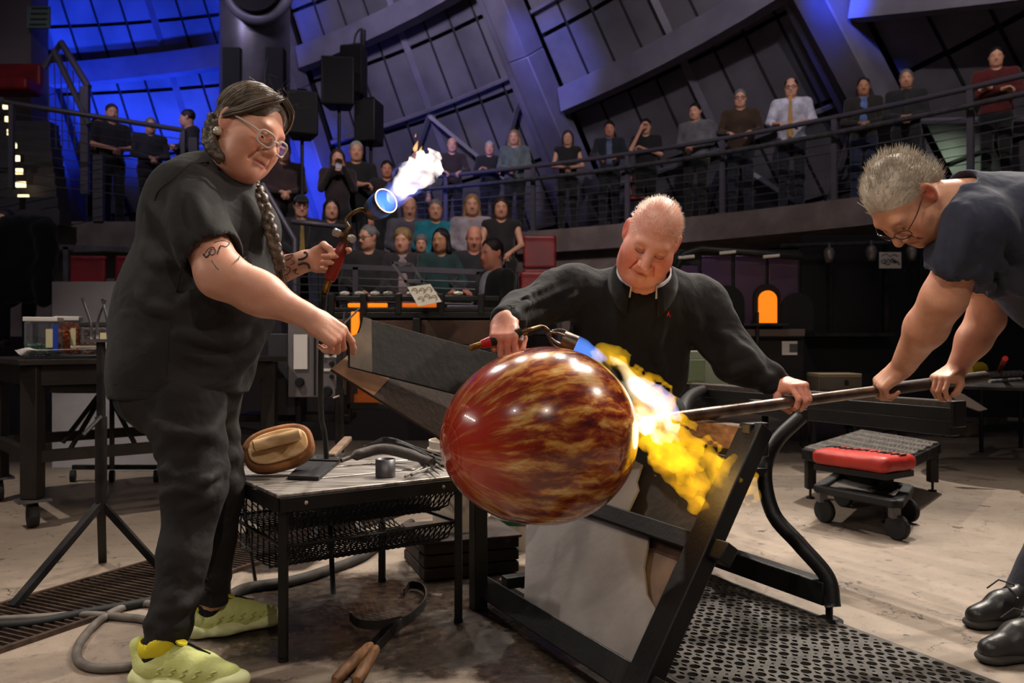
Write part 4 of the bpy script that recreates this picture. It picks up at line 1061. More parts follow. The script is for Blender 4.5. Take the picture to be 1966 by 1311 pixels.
person(bal(940, .4), (0, 2), 'fold', 'white-bearded person in a dark coat on the balcony', (32, 30, 34), (28, 28, 32), hc='white', h=1.66, beard=(1.1, 1.1, 1.15), skin=0, girth=1.1)
person(bal(868, .35), (0, 2), 'rail', 'person in a dark brown top lit blue beside the torch flame', (52, 38, 36), (30, 28, 32), hc='brown', h=1.78, hair='bald')
person(bal(798, .6), (.3, 2), 'hang', 'person in a pale shirt standing half hidden behind the torch flame', (120, 122, 140), (30, 30, 40), hc='dark', h=1.70)
# ---------------------------------------------------------------- standing on the back tier
def on(px, Y, z): return np.array(((px - CX)/F*Y, Y, z))
person(on(684, 10.9, 1.75), (0, 2), 'fold', 'white-haired person in a black shirt standing beside the loudspeaker pole', (22, 22, 26), (24, 24, 30), hc='white', h=1.80, sleeve='short', girth=1.1)
_, B_, H_, _ = person(on(648, 10.45, 1.75), (0, 2), 'phone', 'long-haired person holding up a phone in front of the face', (52, 36, 42), (30, 28, 34), hair='long', hc='brown', h=1.60)
tag(MB().box(H_.P(0, .30, -.075), (.075, .012, .15), H_.R).build('phone', mat('phone_white', (200, 198, 210), .3), bev=.004), 'white phone held up by the long-haired person', 'phone')
person(on(545, 10.6, 1.75), (0, 2), 'clasp', 'person in a dark maroon sweater standing under the lowest loudspeaker', (62, 40, 44), (28, 26, 30), hc='dark', h=1.72, girth=1.1)
person(on(706, 10.9, 1.75) + (.25, 0, 0), (0, 2), 'hang', 'dark-haired person standing behind the torch burner', (40, 32, 40), (26, 26, 30), hc='dark', h=1.55, skin=1)
# ---------------------------------------------------------------- seated rows
def seated(px, Y, z, label, *a, **k):
    p = on(px, Y, z); red_chair(p - (0, -.02, 0), (.1, 2.2), k.pop('chair')); return person(p, k.pop('look', (.1, 2.2)), k.pop('pose', 'lap'), label, *a, seated=True, **k)
seated(578, 9.75, 1.3, 'seated person with dark cap, glasses and yellow scarf', (30, 28, 32), (40, 46, 66), hc='dark', cap=(24, 22, 24), glasses=True, tie=(150, 120, 40), h=1.72, chair='red chair under the seated person with the yellow scarf')
seated(636, 9.75, 1.3, 'seated person with long dark wavy hair behind the torch valve', (24, 22, 26), (34, 34, 44), hair='long', hc='dark', h=1.68, chair='red chair under the seated person with long dark wavy hair')
seated(786, 9.8, 1.3, 'seated person in a grey shirt below the torch flame', (84, 82, 94), (34, 32, 40), hair='bald', h=1.72, girth=1.15, nod=-.4, chair='red chair under the seated person in the grey shirt')
seated(836, 9.7, 1.3, 'seated grey-haired person in a turquoise shirt', (24, 128, 148), (40, 40, 50), hc='grey', h=1.66, chair='red chair under the person in turquoise')
seated(906, 9.7, 1.3, 'seated person with long fair hair in a light patterned blouse', (168, 158, 168), (40, 38, 48), hair='long', hc='blond', h=1.74, chair='red chair under the person in the patterned blouse')
seated(962, 9.65, 1.3, 'seated person with long brown hair and bare arms in a dark tank top', (36, 32, 36), (26, 24, 28), hair='long', hc='brown', sleeve='none', h=1.68, pose='knee', chair='red chair under the bare-armed person')
seated(706, 8.5, .8, 'seated person with grey hair in a bun turned to the right', (34, 32, 36), (44, 42, 54), hair='bun', hc='grey', h=1.70, glasses=True, turn=-.9, chair='red chair under the person with the grey bun')
seated(772, 8.55, .8, 'seated person with fluffy short fair hair and a dark cardigan', (46, 40, 46), (40, 38, 50), hair='fluffy', hc='blond', inner=(150, 130, 130), h=1.66, turn=-.3, chair='red chair under the person with fluffy fair hair')
seated(846, 8.5, .8, 'seated dark-haired person in a dark green cardigan with clasped hands', (26, 58, 58), (30, 30, 38), hc='black', hair='bob', h=1.66, pose='knee', turn=-.5, skin=2, chair='red chair under the person in the green cardigan')
seated(910, 8.55, .8, 'seated bald person in a dark shirt holding a drink', (36, 36, 42), (30, 30, 38), hair='bald', h=1.70, nod=-.35, skin=1, pose='knee', chair='red chair under the bald person with a drink')
person(on(808, 9.1, .8), (.1, 2.2), 'hang', 'person with curly grey hair partly hidden between the first rows', (50, 46, 54), (30, 30, 36), hair='fluffy', hc='grey', h=1.30, seated=False)
person(on(950, 7.3, 0), (-3, 5.5), 'clasp', 'person in a black suit and white shirt walking past the first row', (20, 20, 24), (22, 22, 28), hc='dark', h=1.84, inner=(196, 194, 212), longtop=True, girth=1.05, turn=.2, skin=1)
# ---------------------------------------------------------------- left mezzanine and far left
person(on(190, 12.5, 2.62), (-3, 6), 'fold', 'long-haired person in dark clothes by the stair guard', (36, 32, 36), (26, 26, 32), hair='bob', hc='dark', h=1.70)
person(on(214, 12.1, 2.62), (-1, 6), 'clasp', 'person in a black shirt at the rail below the blue wall', (24, 24, 30), (24, 24, 32), hc='brown', h=1.76, sleeve='short')
person(on(288, 12.3, 2.62), (-1, 6), 'clasp', 'grey-haired person standing on the left mezzanine', (34, 32, 40), (28, 28, 34), hc='grey', h=1.62, girth=1.1)
person(on(364, 12.6, 2.62), (-9, 9), 'fold', 'person in a dark jacket facing away at the end of the mezzanine', (28, 26, 32), (24, 24, 30), hc='dark', h=1.82, turn=-.6, nod=-.1)
person(on(8, 7.9, .9), (-1, 4), 'lap', 'dark-haired person in a light blue shirt at the left edge', (126, 138, 170), (32, 32, 40), hc='black', h=1.66, seated=True, turn=-.7)
jk = W(52, 520, 7.2)
tag(soft('jacket', [('u', p_box(jk + (0, 0, .1), (.24, .10, .38), .09), 0), ('u', p_cap(jk + (-.2, -.05, .35), jk + (-.26, -.08, -.3), .09, .07), .05), ('u', p_cap(jk + (.2, -.05, .35), jk + (.2, -.1, -.25), .09, .07), .05)],
     jk - .75, jk + .75, .022, fabric((30, 32, 40)), noise=wrinkle(.014, 1.6, 5)), 'dark padded jacket hung over the rail at the left edge', 'jacket')
# ---------------------------------------------------------------- loudspeakers on poles
m_spk = mat('speaker_black', (17, 17, 20), .55, bump=.1, bscale=150); m_grille = mat('speaker_grille', (24, 24, 28), .6, .2, bump=.6, bscale=400)
def speaker(px, py, Y, wpx, hpx, yaw, label, pole=None):
    c = W(px, py, Y); s = Y/F; w_, h_ = wpx*s, hpx*s; R = rotz(yaw)
    t = thing('loudspeaker', label, 'loudspeaker', c - (0, 0, h_/2), 'loudspeakers')
    d = .36
    MB().prism([c + R @ np.array((x, y, -h_/2)) for x, y in ((-w_/2, -d/2), (w_/2, -d/2), (w_*.32, d/2), (-w_*.32, d/2))], (0, 0, h_)).build('cabinet', m_spk, t, bev=.02)
    MB().box(c + R @ np.array((0, -d/2 - .004, 0)), (w_*.88, .012, h_*.92), R).build('grille', m_grille, t, bev=.004)
    MB().tube([c + R @ np.array((-.05, 0, h_/2)), c + R @ np.array((-.05, 0, h_/2 + .06)), c + R @ np.array((.05, 0, h_/2 + .06)), c + R @ np.array((.05, 0, h_/2))], .012, 6).build('bracket', m_spk, t)
    if pole: MB().tube([c - (0, 0, h_/2), (c[0], c[1], pole)], .022, 8).build('stand_pole', m_spk, t)
speaker(580, 223, 10.2, 58, 84, .3, 'lowest black loudspeaker on a stand behind the standing person', 1.75)
speaker(651, 161, 11.2, 64, 92, .1, 'front black loudspeaker on a thin pole, middle of the hung group', 1.75)
speaker(712, 237, 11.4, 46, 82, -.35, 'black loudspeaker with a blue lit side right of the pole', 1.75)
speaker(683, 140, 11.7, 46, 96, -.2, 'topmost black loudspeaker clamped to the tall pole')
sp_ = thing('speaker_pole', 'tall black pole with a bent cable carrying loudspeakers', 'pole', (on(697, 11.7, 1.75)))
MB().tube([W(697, 480, 11.7), W(697, 58, 11.7)], .04, 8).build('mast', m_spk, sp_)
MB().tube(smoothpath([W(680, 92, 11.7), W(682, 70, 11.7), W(690, 57, 11.7), W(697, 56, 11.7)], 5), .015, 6).build('cable', m_spk, sp_, True)

# ---------------------------------------------------------------- pipe warmer and control cabinet behind the stage
pw = thing('pipe_warmer', 'black steel pipe warmer cart with glowing orange slots', 'pipe warmer', W(800, 830, 5.6))
Yw = 5.6; k = Yw/F
def fx(px0, px1, py0, py1, dep, name, m, dy=0.0, parent=pw, bev=.006):
    a, b = W(px0, py1, Yw), W(px1, py0, Yw); c = (a + b)/2 + np.array((0, dy, 0))
    return MB().box(c, (abs(b[0]-a[0]), dep, abs(b[2]-a[2])), None).build(name, m, parent, bev=bev)
fx(640, 962, 600, 612, .7, 'deck', m_black, .2); fx(636, 960, 570, 580, .06, 'upper_bar', m_black, -.1); fx(640, 960, 592, 600, .06, 'front_bar', m_black, -.12)
for p in (645, 705, 770, 850, 925): fx(p - 6, p + 6, 566, 606, .07, 'upright', m_black, -.12)
for p0, p1 in ((668, 744), (772, 838)): fx(p0, p1, 582, 590, .02, 'glow_slot', m_glow2 if p0 > 700 else m_glow, .0)
fx(858, 918, 586, 592, .02, 'slot', mat('violet_strip', (120, 100, 128), .5), 0)
fx(684, 698, 600, 645, .05, 'burner_port', m_glow, -.16)
m_firebrick = mat('scorched_panel', (92, 66, 52), .75, .2, (62, 46, 40), 6)
fx(700, 800, 616, 662, .5, 'side_panel', m_firebrick, .1); fx(812, 950, 616, 662, .5, 'side_panel', m_firebrick, .1)
for p in (676, 806, 955): fx(p - 7, p + 7, 612, 810, .07, 'leg', m_black, -.15)
fx(676, 955, 770, 782, .07, 'lower_bar', m_black, -.15); fx(676, 955, 662, 676, .07, 'lower_bar', m_black, -.15)
fx(682, 800, 720, 756, .04, 'mesh_screen', mat('orange_mesh', (150, 80, 34), .5, .3, (96, 52, 26), 60, emit=(255, 110, 30), estr=.10), .1)
fx(682, 800, 756, 772, .3, 'tray', mat('copper_tray', (188, 108, 60), .35, .6, emit=(255, 120, 40), estr=.08), .1)
for p in (668, 950): MB().lathe([(.05, -.02), (.05, .02)], W(p, 800, Yw) * (1, 1, 0) + (0, -.1, .05), axis((1, 0, 0)), 18).build('caster', m_rubber, pw)
for p in (662, 690, 720, 745, 790, 830, 880): MB().lathe([(.012, -.03), (.02, 0), (.012, .03)], W(p, 564, Yw - .1), axis((1, 0, 0)), 10).build('roller', m_bright, pw)
# sample plate on a folding rack
sg = thing('sample_rack', 'tilted metal rack holding a decorated square plate', 'rack', W(800, 570, 5.45))
for a, b in (((752, 503), (790, 556)), ((790, 506), (816, 548)), ((752, 504), (790, 507)), ((776, 540), (812, 541))): MB().bar(W(*a, 5.4), W(*b, 5.4), .016).build('rack_bar', m_galv, sg)
pc = [W(782, 551, 5.35), W(826, 545, 5.4), W(848, 579, 5.35), W(803, 588, 5.3)]
pl_ = MB().prism(pc, (0, .012, 0)).build('plate', mat('sample_cream', (206, 198, 184), .4), sg)
for u_, v_ in ((.2, .25), (.5, .3), (.8, .3), (.25, .7), (.55, .65), (.8, .75)):
    c = pc[0]*(1-u_)*(1-v_) + pc[1]*u_*(1-v_) + pc[2]*u_*v_ + pc[3]*(1-u_)*v_
    MB().tube([c + (.018*math.cos(t), -.004, .018*math.sin(t)) for t in np.linspace(0, 6.283, 15)[:-1]], .0035, 5, True).build('ring_motif', mat('sample_ochre', (168, 146, 100), .5), pl_)
# control cabinet
cc = thing('control_cabinet', 'grey electrical control cabinet with knobs and a taped paper sheet', 'control cabinet', W(602, 900, 5.2)); Yw = 5.2
fx(556, 652, 612, 762, .28, 'housing', mat('cabinet_grey', (120, 114, 116), .5, .2, (104, 99, 102), 3), .1, cc)
fx(606, 609, 616, 758, .01, 'door_seam', m_blackmat, -.045, cc, 0)
fx(568, 594, 642, 708, .006, 'paper_sheet', m_paper, -.05, cc, 0)
for px, py, r in ((579, 733, .03), (631, 751, .034), (620, 675, .016), (638, 678, .016), (640, 698, .016), (640, 722, .014)):
    MB().lathe([(r, 0), (r*.8, .03)], W(px, py, 5.2) + (0, -.04, 0), axis((0, -1, 0)), 16).build('knob', m_blackmat, cc)
for py in (683, 709): fx(622, 650, py - 2, py + 3, .006, 'name_plate', m_paper, -.045, cc, 0)
for p in (566, 642): fx(p - 5, p + 5, 762, 845, .05, 'leg', m_black, .1, cc)
fx(505, 560, 640, 800, .3, 'side_housing', mat('cabinet_dark', (58, 57, 62), .5, .2), .25, cc)
fx(440, 660, 800, 815, .25, 'base_rail', m_steel, .3, cc)

# ---------------------------------------------------------------- left side: work table, jars, stand, stool, box
tb = thing('work_table', 'heavy dark steel work table on casters at the left', 'table', (-2.2, 4.9, 0))
n_ = np.array((-2.45, 4.26, 0)); d1 = np.array((.754, .657, 0)); d2 = np.array((-.657, .754, 0)); RTb = np.stack((d1, d2, (0, 0, 1)), 1)
L1, L2, ZW = 1.28, .92, .845
m_tabl = mat('table_steel', (54, 48, 44), .55, .45, (40, 36, 34), 5, bump=.15)
TP = lambda a, b, z=0.0: n_ + d1*L1*a + d2*L2*b + np.array((0, 0, z))
MB().box(TP(.5, .5, ZW), (L1 + .16, L2 + .16, .03), RTb).build('tabletop', m_tabl, tb, bev=.004)
for a, b, c, d in ((0, 0, 1, 0), (0, 1, 1, 1), (0, 0, 0, 1), (1, 0, 1, 1)):
    MB().bar(TP(a, b, ZW-.07), TP(c, d, ZW-.07), .05, .10).build('apron', m_tabl, tb)
    MB().bar(TP(a, b, .36), TP(c, d, .36), .045, .06).build('stretcher', m_tabl, tb)
for a, b in ((0, 0), (1, 0), (0, 1), (1, 1)):
    MB().bar(TP(a, b, .15), TP(a, b, ZW-.02), .085).build('leg', m_tabl, tb, bev=.004)
    MB().box(TP(a, b, .14), (.15, .13, .012), RTb).build('caster_plate', m_galv, tb)
    MB().bar(TP(a, b, .14), TP(a, b, .06), .05, .03).build('caster_fork', m_steel, tb)
    MB().lathe([(.058, -.022), (.062, -.01), (.062, .01), (.058, .022)], TP(a, b, .062), axis(d1), 20).build('caster_wheel', m_rubber, tb)
zt2 = ZW + .016
def jar(px, Y, wd, h, label, fill, fillh, lid, strip):
    X = (px - CX)/F*Y; c = np.array((X, Y, zt2 + .012)); R = rotz(.3)
    t = thing('frit_jar', label, 'jar', c, 'jars of glass frit')
    MB().box(c + (0, 0, h/2), (wd, wd, h), R).build('body', m_glassy, t, bev=.012)
    MB().box(c + (0, 0, h + .012), (wd*1.06, wd*1.06, .026), R).build('lid', lid, t, bev=.004)
    rs = random.Random(int(px)); mb = MB()
    for _ in range(170 if fillh < .6 else 260):
        p = c + R @ np.array((rs.uniform(-.42, .42)*wd, rs.uniform(-.42, .42)*wd, .01 + rs.random()*h*fillh)); q = ori(rs.uniform(0, 6), rs.uniform(-1, 1), rs.uniform(-1, 1))
        mb.box(p, (.022, .015, .010), q)
    f_ = mb.build('frit', fill, t); f_['kind'] = 'stuff'
    if strip: MB().box(c + R @ np.array((wd*.46, -wd*.505, h*.5)), (wd*.16, .002, h*.8), R).build('blue_label', mat('label_blue', (30, 60, 170), .5), t)
    MB().box(c + R @ np.array((wd*.28, -wd*.505, h*.5)), (wd*.22, .002, h*.55), R).build('note_label', mat('label_cream', (214, 204, 160), .7), t)
m_lidw = mat('lid_white', (220, 214, 208), .5)
jar(84, 4.75, .165, .19, 'square clear jar with a little green glass frit and a white lid', mat('green_frit', (38, 92, 72), .35, 0, (96, 140, 110), 30), .26, m_lidw, True)
jar(132, 4.95, .125, .20, 'square clear jar full of orange glass frit with a white lid', mat('orange_frit', (226, 104, 26), .35, 0, (244, 150, 60), 30), .88, m_lidw, False)
jar(187, 4.9, .155, .165, 'clear jar of tan frit with a dark lid and cream note', mat('tan_frit', (176, 118, 84), .4, 0, (110, 70, 50), 30), .8, mat('lid_dark', (44, 38, 38), .6), True)
ppn = thing('newspaper', 'stack of white newspaper sheets on the edge of the work table', 'newspaper', (-2.3, 4.3, zt2))
for k in range(4):
    a, b = W(28 + 6*k, 684 - 3*k, 4.22), W(250, 680 - 3*k, 4.72); v1 = np.array((-.10, .22, 0))
    p = smoothpath([a + (0, 0, .03 - .006*k), a + (.06, 0, .0), (a+b)/2, b], 5); p = [np.array((q[0], q[1], max(q[2], zt2) if i else q[2])) for i, q in enumerate(p)]
    V = []; 
    for q in p: V += [q + (0, 0, .002*k), q + v1 + (0, 0, .002*k)]
    V = np.array(V); V[:, 2] = np.maximum(V[:, 2], zt2 + .001 + .002*k)
    mb = MB(); n2 = len(p); mb.add(np.vstack((V, V + (0, 0, .0015))), [(2*i, 2*i+2, 2*i+3, 2*i+1) for i in range(n2-1)] + [(2*n2+2*i, 2*n2+2*i+1, 2*n2+2*i+3, 2*n2+2*i+2) for i in range(n2-1)])
    mb.build('sheet', m_paper, ppn, True)
tag(MB().box(W(166, 666, 4.5), (.15, .05, .012), rotz(.6)).build('card_bundle', mat('card', (176, 166, 150), .8), bev=.002), 'small bundle of cream cards on the newspaper', 'card bundle')
# tripod stand with wire fork
ts = thing('tripod_stand', 'dark steel tripod pipe stand with bent wires on top', 'stand', (-1.64, 3.3, 0))
hub = W(194, 975, 3.3)
MB().tube([W(194, 985, 3.3), W(194, 800, 3.3)], .022, 12).build('sleeve', m_steel, ts, 'auto'); MB().tube([W(194, 800, 3.3), W(194, 655, 3.3)], .0165, 12).build('post', m_steel, ts, 'auto')
for ftp in (G(24, 1172), G(318, 1108), G(197, 1082)): MB().bar(hub + (0, 0, .02), ftp + (0, 0, .012), .032, .024).build('leg', m_steel, ts)
MB().box(W(190, 654, 3.3), (.115, .06, .012)).build('top_plate', m_galv, ts)
for a, b, c in (((176, 652), (174, 620), (158, 572)), ((187, 650), (188, 615), (202, 575)), ((207, 650), (206, 616), (196, 574)), ((214, 652), (216, 618), (221, 573))):
    MB().tube(smoothpath([W(*a, 3.3), W(*b, 3.3), W(*c, 3.3)], 4), .0055, 6).build('wire', m_galv, ts, True)
MB().tube([W(194, 800, 3.28), W(160, 835, 3.2)], .008, 6).build('clamp_lever', m_steel, ts)
ps = thing('pipe_stand', 'slim pipe stand with wire fork behind the wooden shield', 'stand', G(652, 1010))
MB().tube([G(652, 1010), W(652, 745, 4.2)], .022, 10).build('sleeve', m_steel, ps, 'auto'); MB().tube([W(652, 745, 4.2), W(652, 640, 4.2)], .016, 10).build('post', m_steel, ps, 'auto')
for a in ((662, 598), (690, 592)): MB().tube([W(652, 642, 4.2), W(658, 625, 4.2), W(*a, 4.2)], .005, 6).build('wire', m_galv, ps)
MB().tube([W(640, 764, 4.18), W(652, 760, 4.18)], .006, 6).build('clamp_lever', m_bright, ps)
for f_ in ((600, 1040), (700, 1040), (655, 985)): MB().bar(G(652, 1010) + (0, 0, .2), G(*f_) + (0, 0, .01), .03, .022).build('leg', m_steel, ps)
# white plywood plinth, stool
pb = thing('plinth', 'plain white plywood plinth behind the left work table', 'plinth', (-3.0, 6.3, 0))
MB().box(W(180, 700, 6.3) * (1, 1, 0) + (0, .2, .70), (.58, .5, 1.40)).build('box', m_white, pb, bev=.004)
MB().box(W(258, 770, 6.1) * (1, 1, 0) + (.05, .2, .33), (.42, .4, .66)).build('lower_box', m_white, pb, bev=.004)
so = thing('stool', 'black padded workshop stool with slanted struts', 'stool', G(200, 960))
sc0 = W(200, 738, 5.0)
soft('seat', [('u', p_box(sc0, (.26, .17, .045), .035), 0)], sc0 - .4, sc0 + .4, .02, mat('black_vinyl', (30, 29, 31), .4), so)
for a, b in (((196, 750), (120, 850)), ((200, 752), (135, 862)), ((205, 750), (258, 850)), ((215, 755), (215, 900))): MB().tube([W(*a, 5.0), W(*b, 4.9)], .014, 8).build('strut', m_steel, so)
for p in (140, 215, 300): MB().lathe([(.04, -.015), (.04, .015)], G(p, 925) + (0, 0, .04), axis((1, .3, 0)), 14).build('caster', m_rubber, so)
for a, b in ((140, 215), (215, 300)): MB().bar(G(a, 925) + (0, 0, .1), G(b, 925) + (0, 0, .1), .03).build('base_bar', m_steel, so)

# ---------------------------------------------------------------- right side: furnaces, black backdrop, lamps
fu = thing('furnace_bank', 'row of glory hole furnaces with purple sheen doors and one glowing arch', 'furnace', W(1415, 800, 6.8)); Yw = 6.8
m_door = mat('heat_tinted_steel', (112, 88, 96), .32, .75, (92, 70, 112), 2.2, vmix=(.3, .7), bump=.1, bscale=6)
fx(1296, 1540, 478, 645, .12, 'frame', m_black, .1, fu)
for i, (a, b) in enumerate(((1300, 1342), (1347, 1406), (1412, 1472), (1477, 1534))):
    fx(a, b, 490 + (18 if i == 0 else 0), 632, .03, 'door', m_door, .03, fu)
def arch(pxc, wpx, top, bot, dy, name, m):
    c = []; r = wpx/2
    for t in np.linspace(math.pi, 0, 13): c.append(W(pxc + r*math.cos(t), top + r - r*math.sin(t), 6.8) + (0, dy, 0))
    c = [W(pxc - r, bot, 6.8) + (0, dy, 0)] + c + [W(pxc + r, bot, 6.8) + (0, dy, 0)]
    return MB().prism(c, (0, .02, 0)).build(name, m, fu)
arch(1333, 56, 540, 634, -.01, 'arch_door', m_blackmat); arch(1396, 66, 548, 634, -.012, 'arch_door', m_blackmat); arch(1530, 62, 562, 634, -.01, 'arch_door', m_blackmat)
arch(1472, 52, 545, 634, -.012, 'arch_frame', m_blackmat); arch(1472, 35, 558, 620, -.035, 'glowing_opening', m_glow)
fx(1415, 1500, 622, 627, .2, 'shelf', m_steel, -.1, fu); fx(1300, 1534, 632, 646, .25, 'ledge', mat('ledge_brown', (96, 80, 76), .7), -.02, fu)
for px, py, dx in ((1318, 492, -14), (1397, 483, 0), (1481, 490, 0)):
    MB().tube([W(px - 16, py + 3, 6.7), W(px + 15, py, 6.7)], .014, 8).build('ceramic_peg', mat('peg_white', (214, 208, 204), .5), fu)
MB().tube([W(1296, 520, 6.72), W(1312, 488, 6.72), W(1345, 478, 6.72), W(1540, 492, 6.72)], .03, 8).build('hood_edge', m_black, fu, True)
fx(1420, 1540, 650, 745, .5, 'cabinet', mat('furnace_black', (26, 25, 26), .5, .3, (34, 32, 33), 4), .2, fu)
fx(1497, 1526, 655, 681, .01, 'notice', m_paper, -.055, fu, 0); fx(1511, 1526, 660, 676, .012, 'notice_print', mat('print_grey', (90, 88, 92), .7), -.058, fu, 0)
fx(1440, 1446, 600, 760, .04, 'support_post', m_steel, -.15, fu)
# greenish machine behind the gaffer
gmn = thing('annealer_box', 'pale green metal cabinet partly hidden behind the seated person', 'cabinet', W(1340, 800, 5.6)); Yw = 5.6
fx(1285, 1398, 674, 738, .4, 'housing', mat('pale_green', (150, 158, 138), .5, .1, (124, 134, 118), 4), .2, gmn)
fx(1316, 1352, 690, 732, .02, 'window', mat('green_window', (112, 128, 96), .3), -.01, gmn); fx(1285, 1398, 740, 800, .4, 'base', m_black, .2, gmn)
# black backdrop with clamp lamps
bd_ = thing('backdrop_screen', 'tall black screen wall behind the furnaces on the right', 'screen', W(1760, 800, 8.2)); Yw = 8.2
fx(1536, 2150, 452, 800, .08, 'screen_sheet', mat('screen_black', (22, 22, 25), .6, .2, (28, 28, 31), 2), .0, bd_, 0)
MB().tube([W(1500, 472, 8.0), W(2150, 452, 8.0)], .02, 8).build('top_pipe', m_galv, bd_, True)
for px in (1594, 1700, 1766): MB().bar(W(px, 470, 8.05), W(px, 640, 8.05), .04 if px == 1700 else .02).build('upright', m_steel, bd_)
fx(1540, 1700, 640, 646, .3, 'ledge', m_steel, -.2, bd_, 0)
def lamp(px, py, i):
    t = thing('clamp_lamp', ('small steel clamp lamp left of the sketch card', 'small steel clamp lamp touching the sketch card', 'small steel clamp lamp right of the sketch card')[i], 'lamp', W(px, py, 7.95), 'clamp lamps on the black screen')
    c = W(px, py, 7.95)
    MB().lathe([(.03, 0), (.045, .05), (.05, .10), (.03, .14)], c - (0, 0, .09), n=14).build('shade', m_bright, t, True)
    MB().tube([c + (0, 0, .04), c + (0, 0, .10)], .018, 8).build('clamp', m_galv, t); MB().ball(c - (0, .02, .03), .02).build('bulb', m_white, t, True)
for i, p in enumerate(((1592, 486), (1673, 482), (1750, 482))): lamp(*p, i)
sk = thing('sketch_card', 'white card with a pencil sketch hung on the black screen', 'card', W(1710, 515, 7.9)); Yw = 7.9
fx(1688, 1730, 484, 515, .008, 'card', m_paper, 0, sk, 0)
rs = random.Random(3)
for k in range(5):
    c = W(1697 + 6*k, 502 + 3*math.sin(k*2), 7.89)
    MB().tube([c + (.028*math.cos(t + k), -.004, .018*math.sin(t*(1 + .2*k))) for t in np.linspace(0, 5.4, 12)], .003, 4).build('pencil_line', m_steel, sk)
MB().tube([W(1693, 491, 7.89), W(1702, 487, 7.89), W(1709, 493, 7.89), W(1716, 488, 7.89), W(1724, 492, 7.89)], .003, 4).build('pencil_line', m_steel, sk)
# small tool chest
tcst = thing('tool_chest', 'small brown metal chest standing behind the far platform', 'chest', W(1601, 745, 6.3)); Yw = 6.3
fx(1560, 1642, 724, 750, .25, 'body', mat('chest_brown', (86, 78, 70), .6, .2, (70, 60, 52), 8), 0, tcst); fx(1560, 1642, 716, 724, .25, 'lid', mat('chest_lid', (120, 106, 80), .6, .2), 0, tcst); fx(1608, 1616, 728, 738, .01, 'latch', m_steel, -.13, tcst)
fx(1556, 1646, 750, 756, .32, 'shelf', m_black, 0, tcst); 
for p in (1562, 1640): fx(p - 4, p + 4, 756, 880, .05, 'leg', m_black, 0, tcst)

# ---------------------------------------------------------------- platforms with expanded metal tops
def platform(c0, ex, ey, z, label, nrow, foot=.06):
    t = thing('metal_platform', label, 'platform', c0 + (ex + ey)/2, 'expanded metal platforms')
    Pp = lambda a, b, h: c0 + ex*a + ey*b + np.array((0, 0, h))
    for a, b, c, d in ((0, 0, 1, 0), (0, 1, 1, 1), (0, 0, 0, 1), (1, 0, 1, 1)): MB().bar(Pp(a, b, z-.03), Pp(c, d, z-.03), .04, .06).build('frame_bar', m_steel, t, bev=.004)
    m_exp = mat('expanded_metal', (168, 162, 156), .5, .35, (126, 120, 116), 25)
    for r in range(nrow):
        mb = MB(); n = 22
        b0, b1 = (r + .06)/nrow, (r + .94)/nrow
        for i in range(n):
            for s, e_ in ((i, i+1), (i+1, i)): mb.tube([Pp(s/n, b0, z + .008), Pp((s+e_)/2/n, (b0+b1)/2, z + .014), Pp(e_/n, b1, z + .008)], .006, 4)
        mb.bar(Pp(0, b0, z + .006), Pp(1, b0, z + .006), .014); mb.bar(Pp(0, b1, z + .006), Pp(1, b1, z + .006), .014)
        mb.build('grating_strip', m_exp, t)
    MB().prism([Pp(.01, .01, z-.01), Pp(.99, .01, z-.01), Pp(.99, .99, z-.01), Pp(.01, .99, z-.01)], (0, 0, .012)).build('deck_plate', mat('deck_dark', (86, 81, 78), .55, .4), t)
    for a, b in ((.04, .04), (.96, .04), (.04, .96), (.96, .96)):
        MB().bar(Pp(a, b, foot), Pp(a, b, z-.03), .055).build('leg', m_steel, t, bev=.004); MB().lathe([(.025, 0), (.025, .01), (.008, .012), (.008, foot)], Pp(a, b, 0), n=10).build('foot', m_steel, t)
    return t
A_ = G(1545, 862, .30); Bk = G(1655, 828, .30); Rg = G(1800, 852, .30)
fr0 = A_ + Rg - Bk; platform(fr0*(1, 1, 0), (A_ - fr0)*(1, 1, 0), (Rg - fr0)*(1, 1, 0), .30, 'low expanded-metal platform under the red cushion', 6)
A2, B2_, R2_ = G(1500, 760, .62), G(1590, 737, .62), G(1700, 757, .62)
f2 = A2 + R2_ - B2_; platform(np.array((2.43, 7.0, 0)), np.array((.1, 1.5, 0)), np.array((.95, .1, 0)), .45, 'tall expanded-metal platform behind the blowpipe', 7)
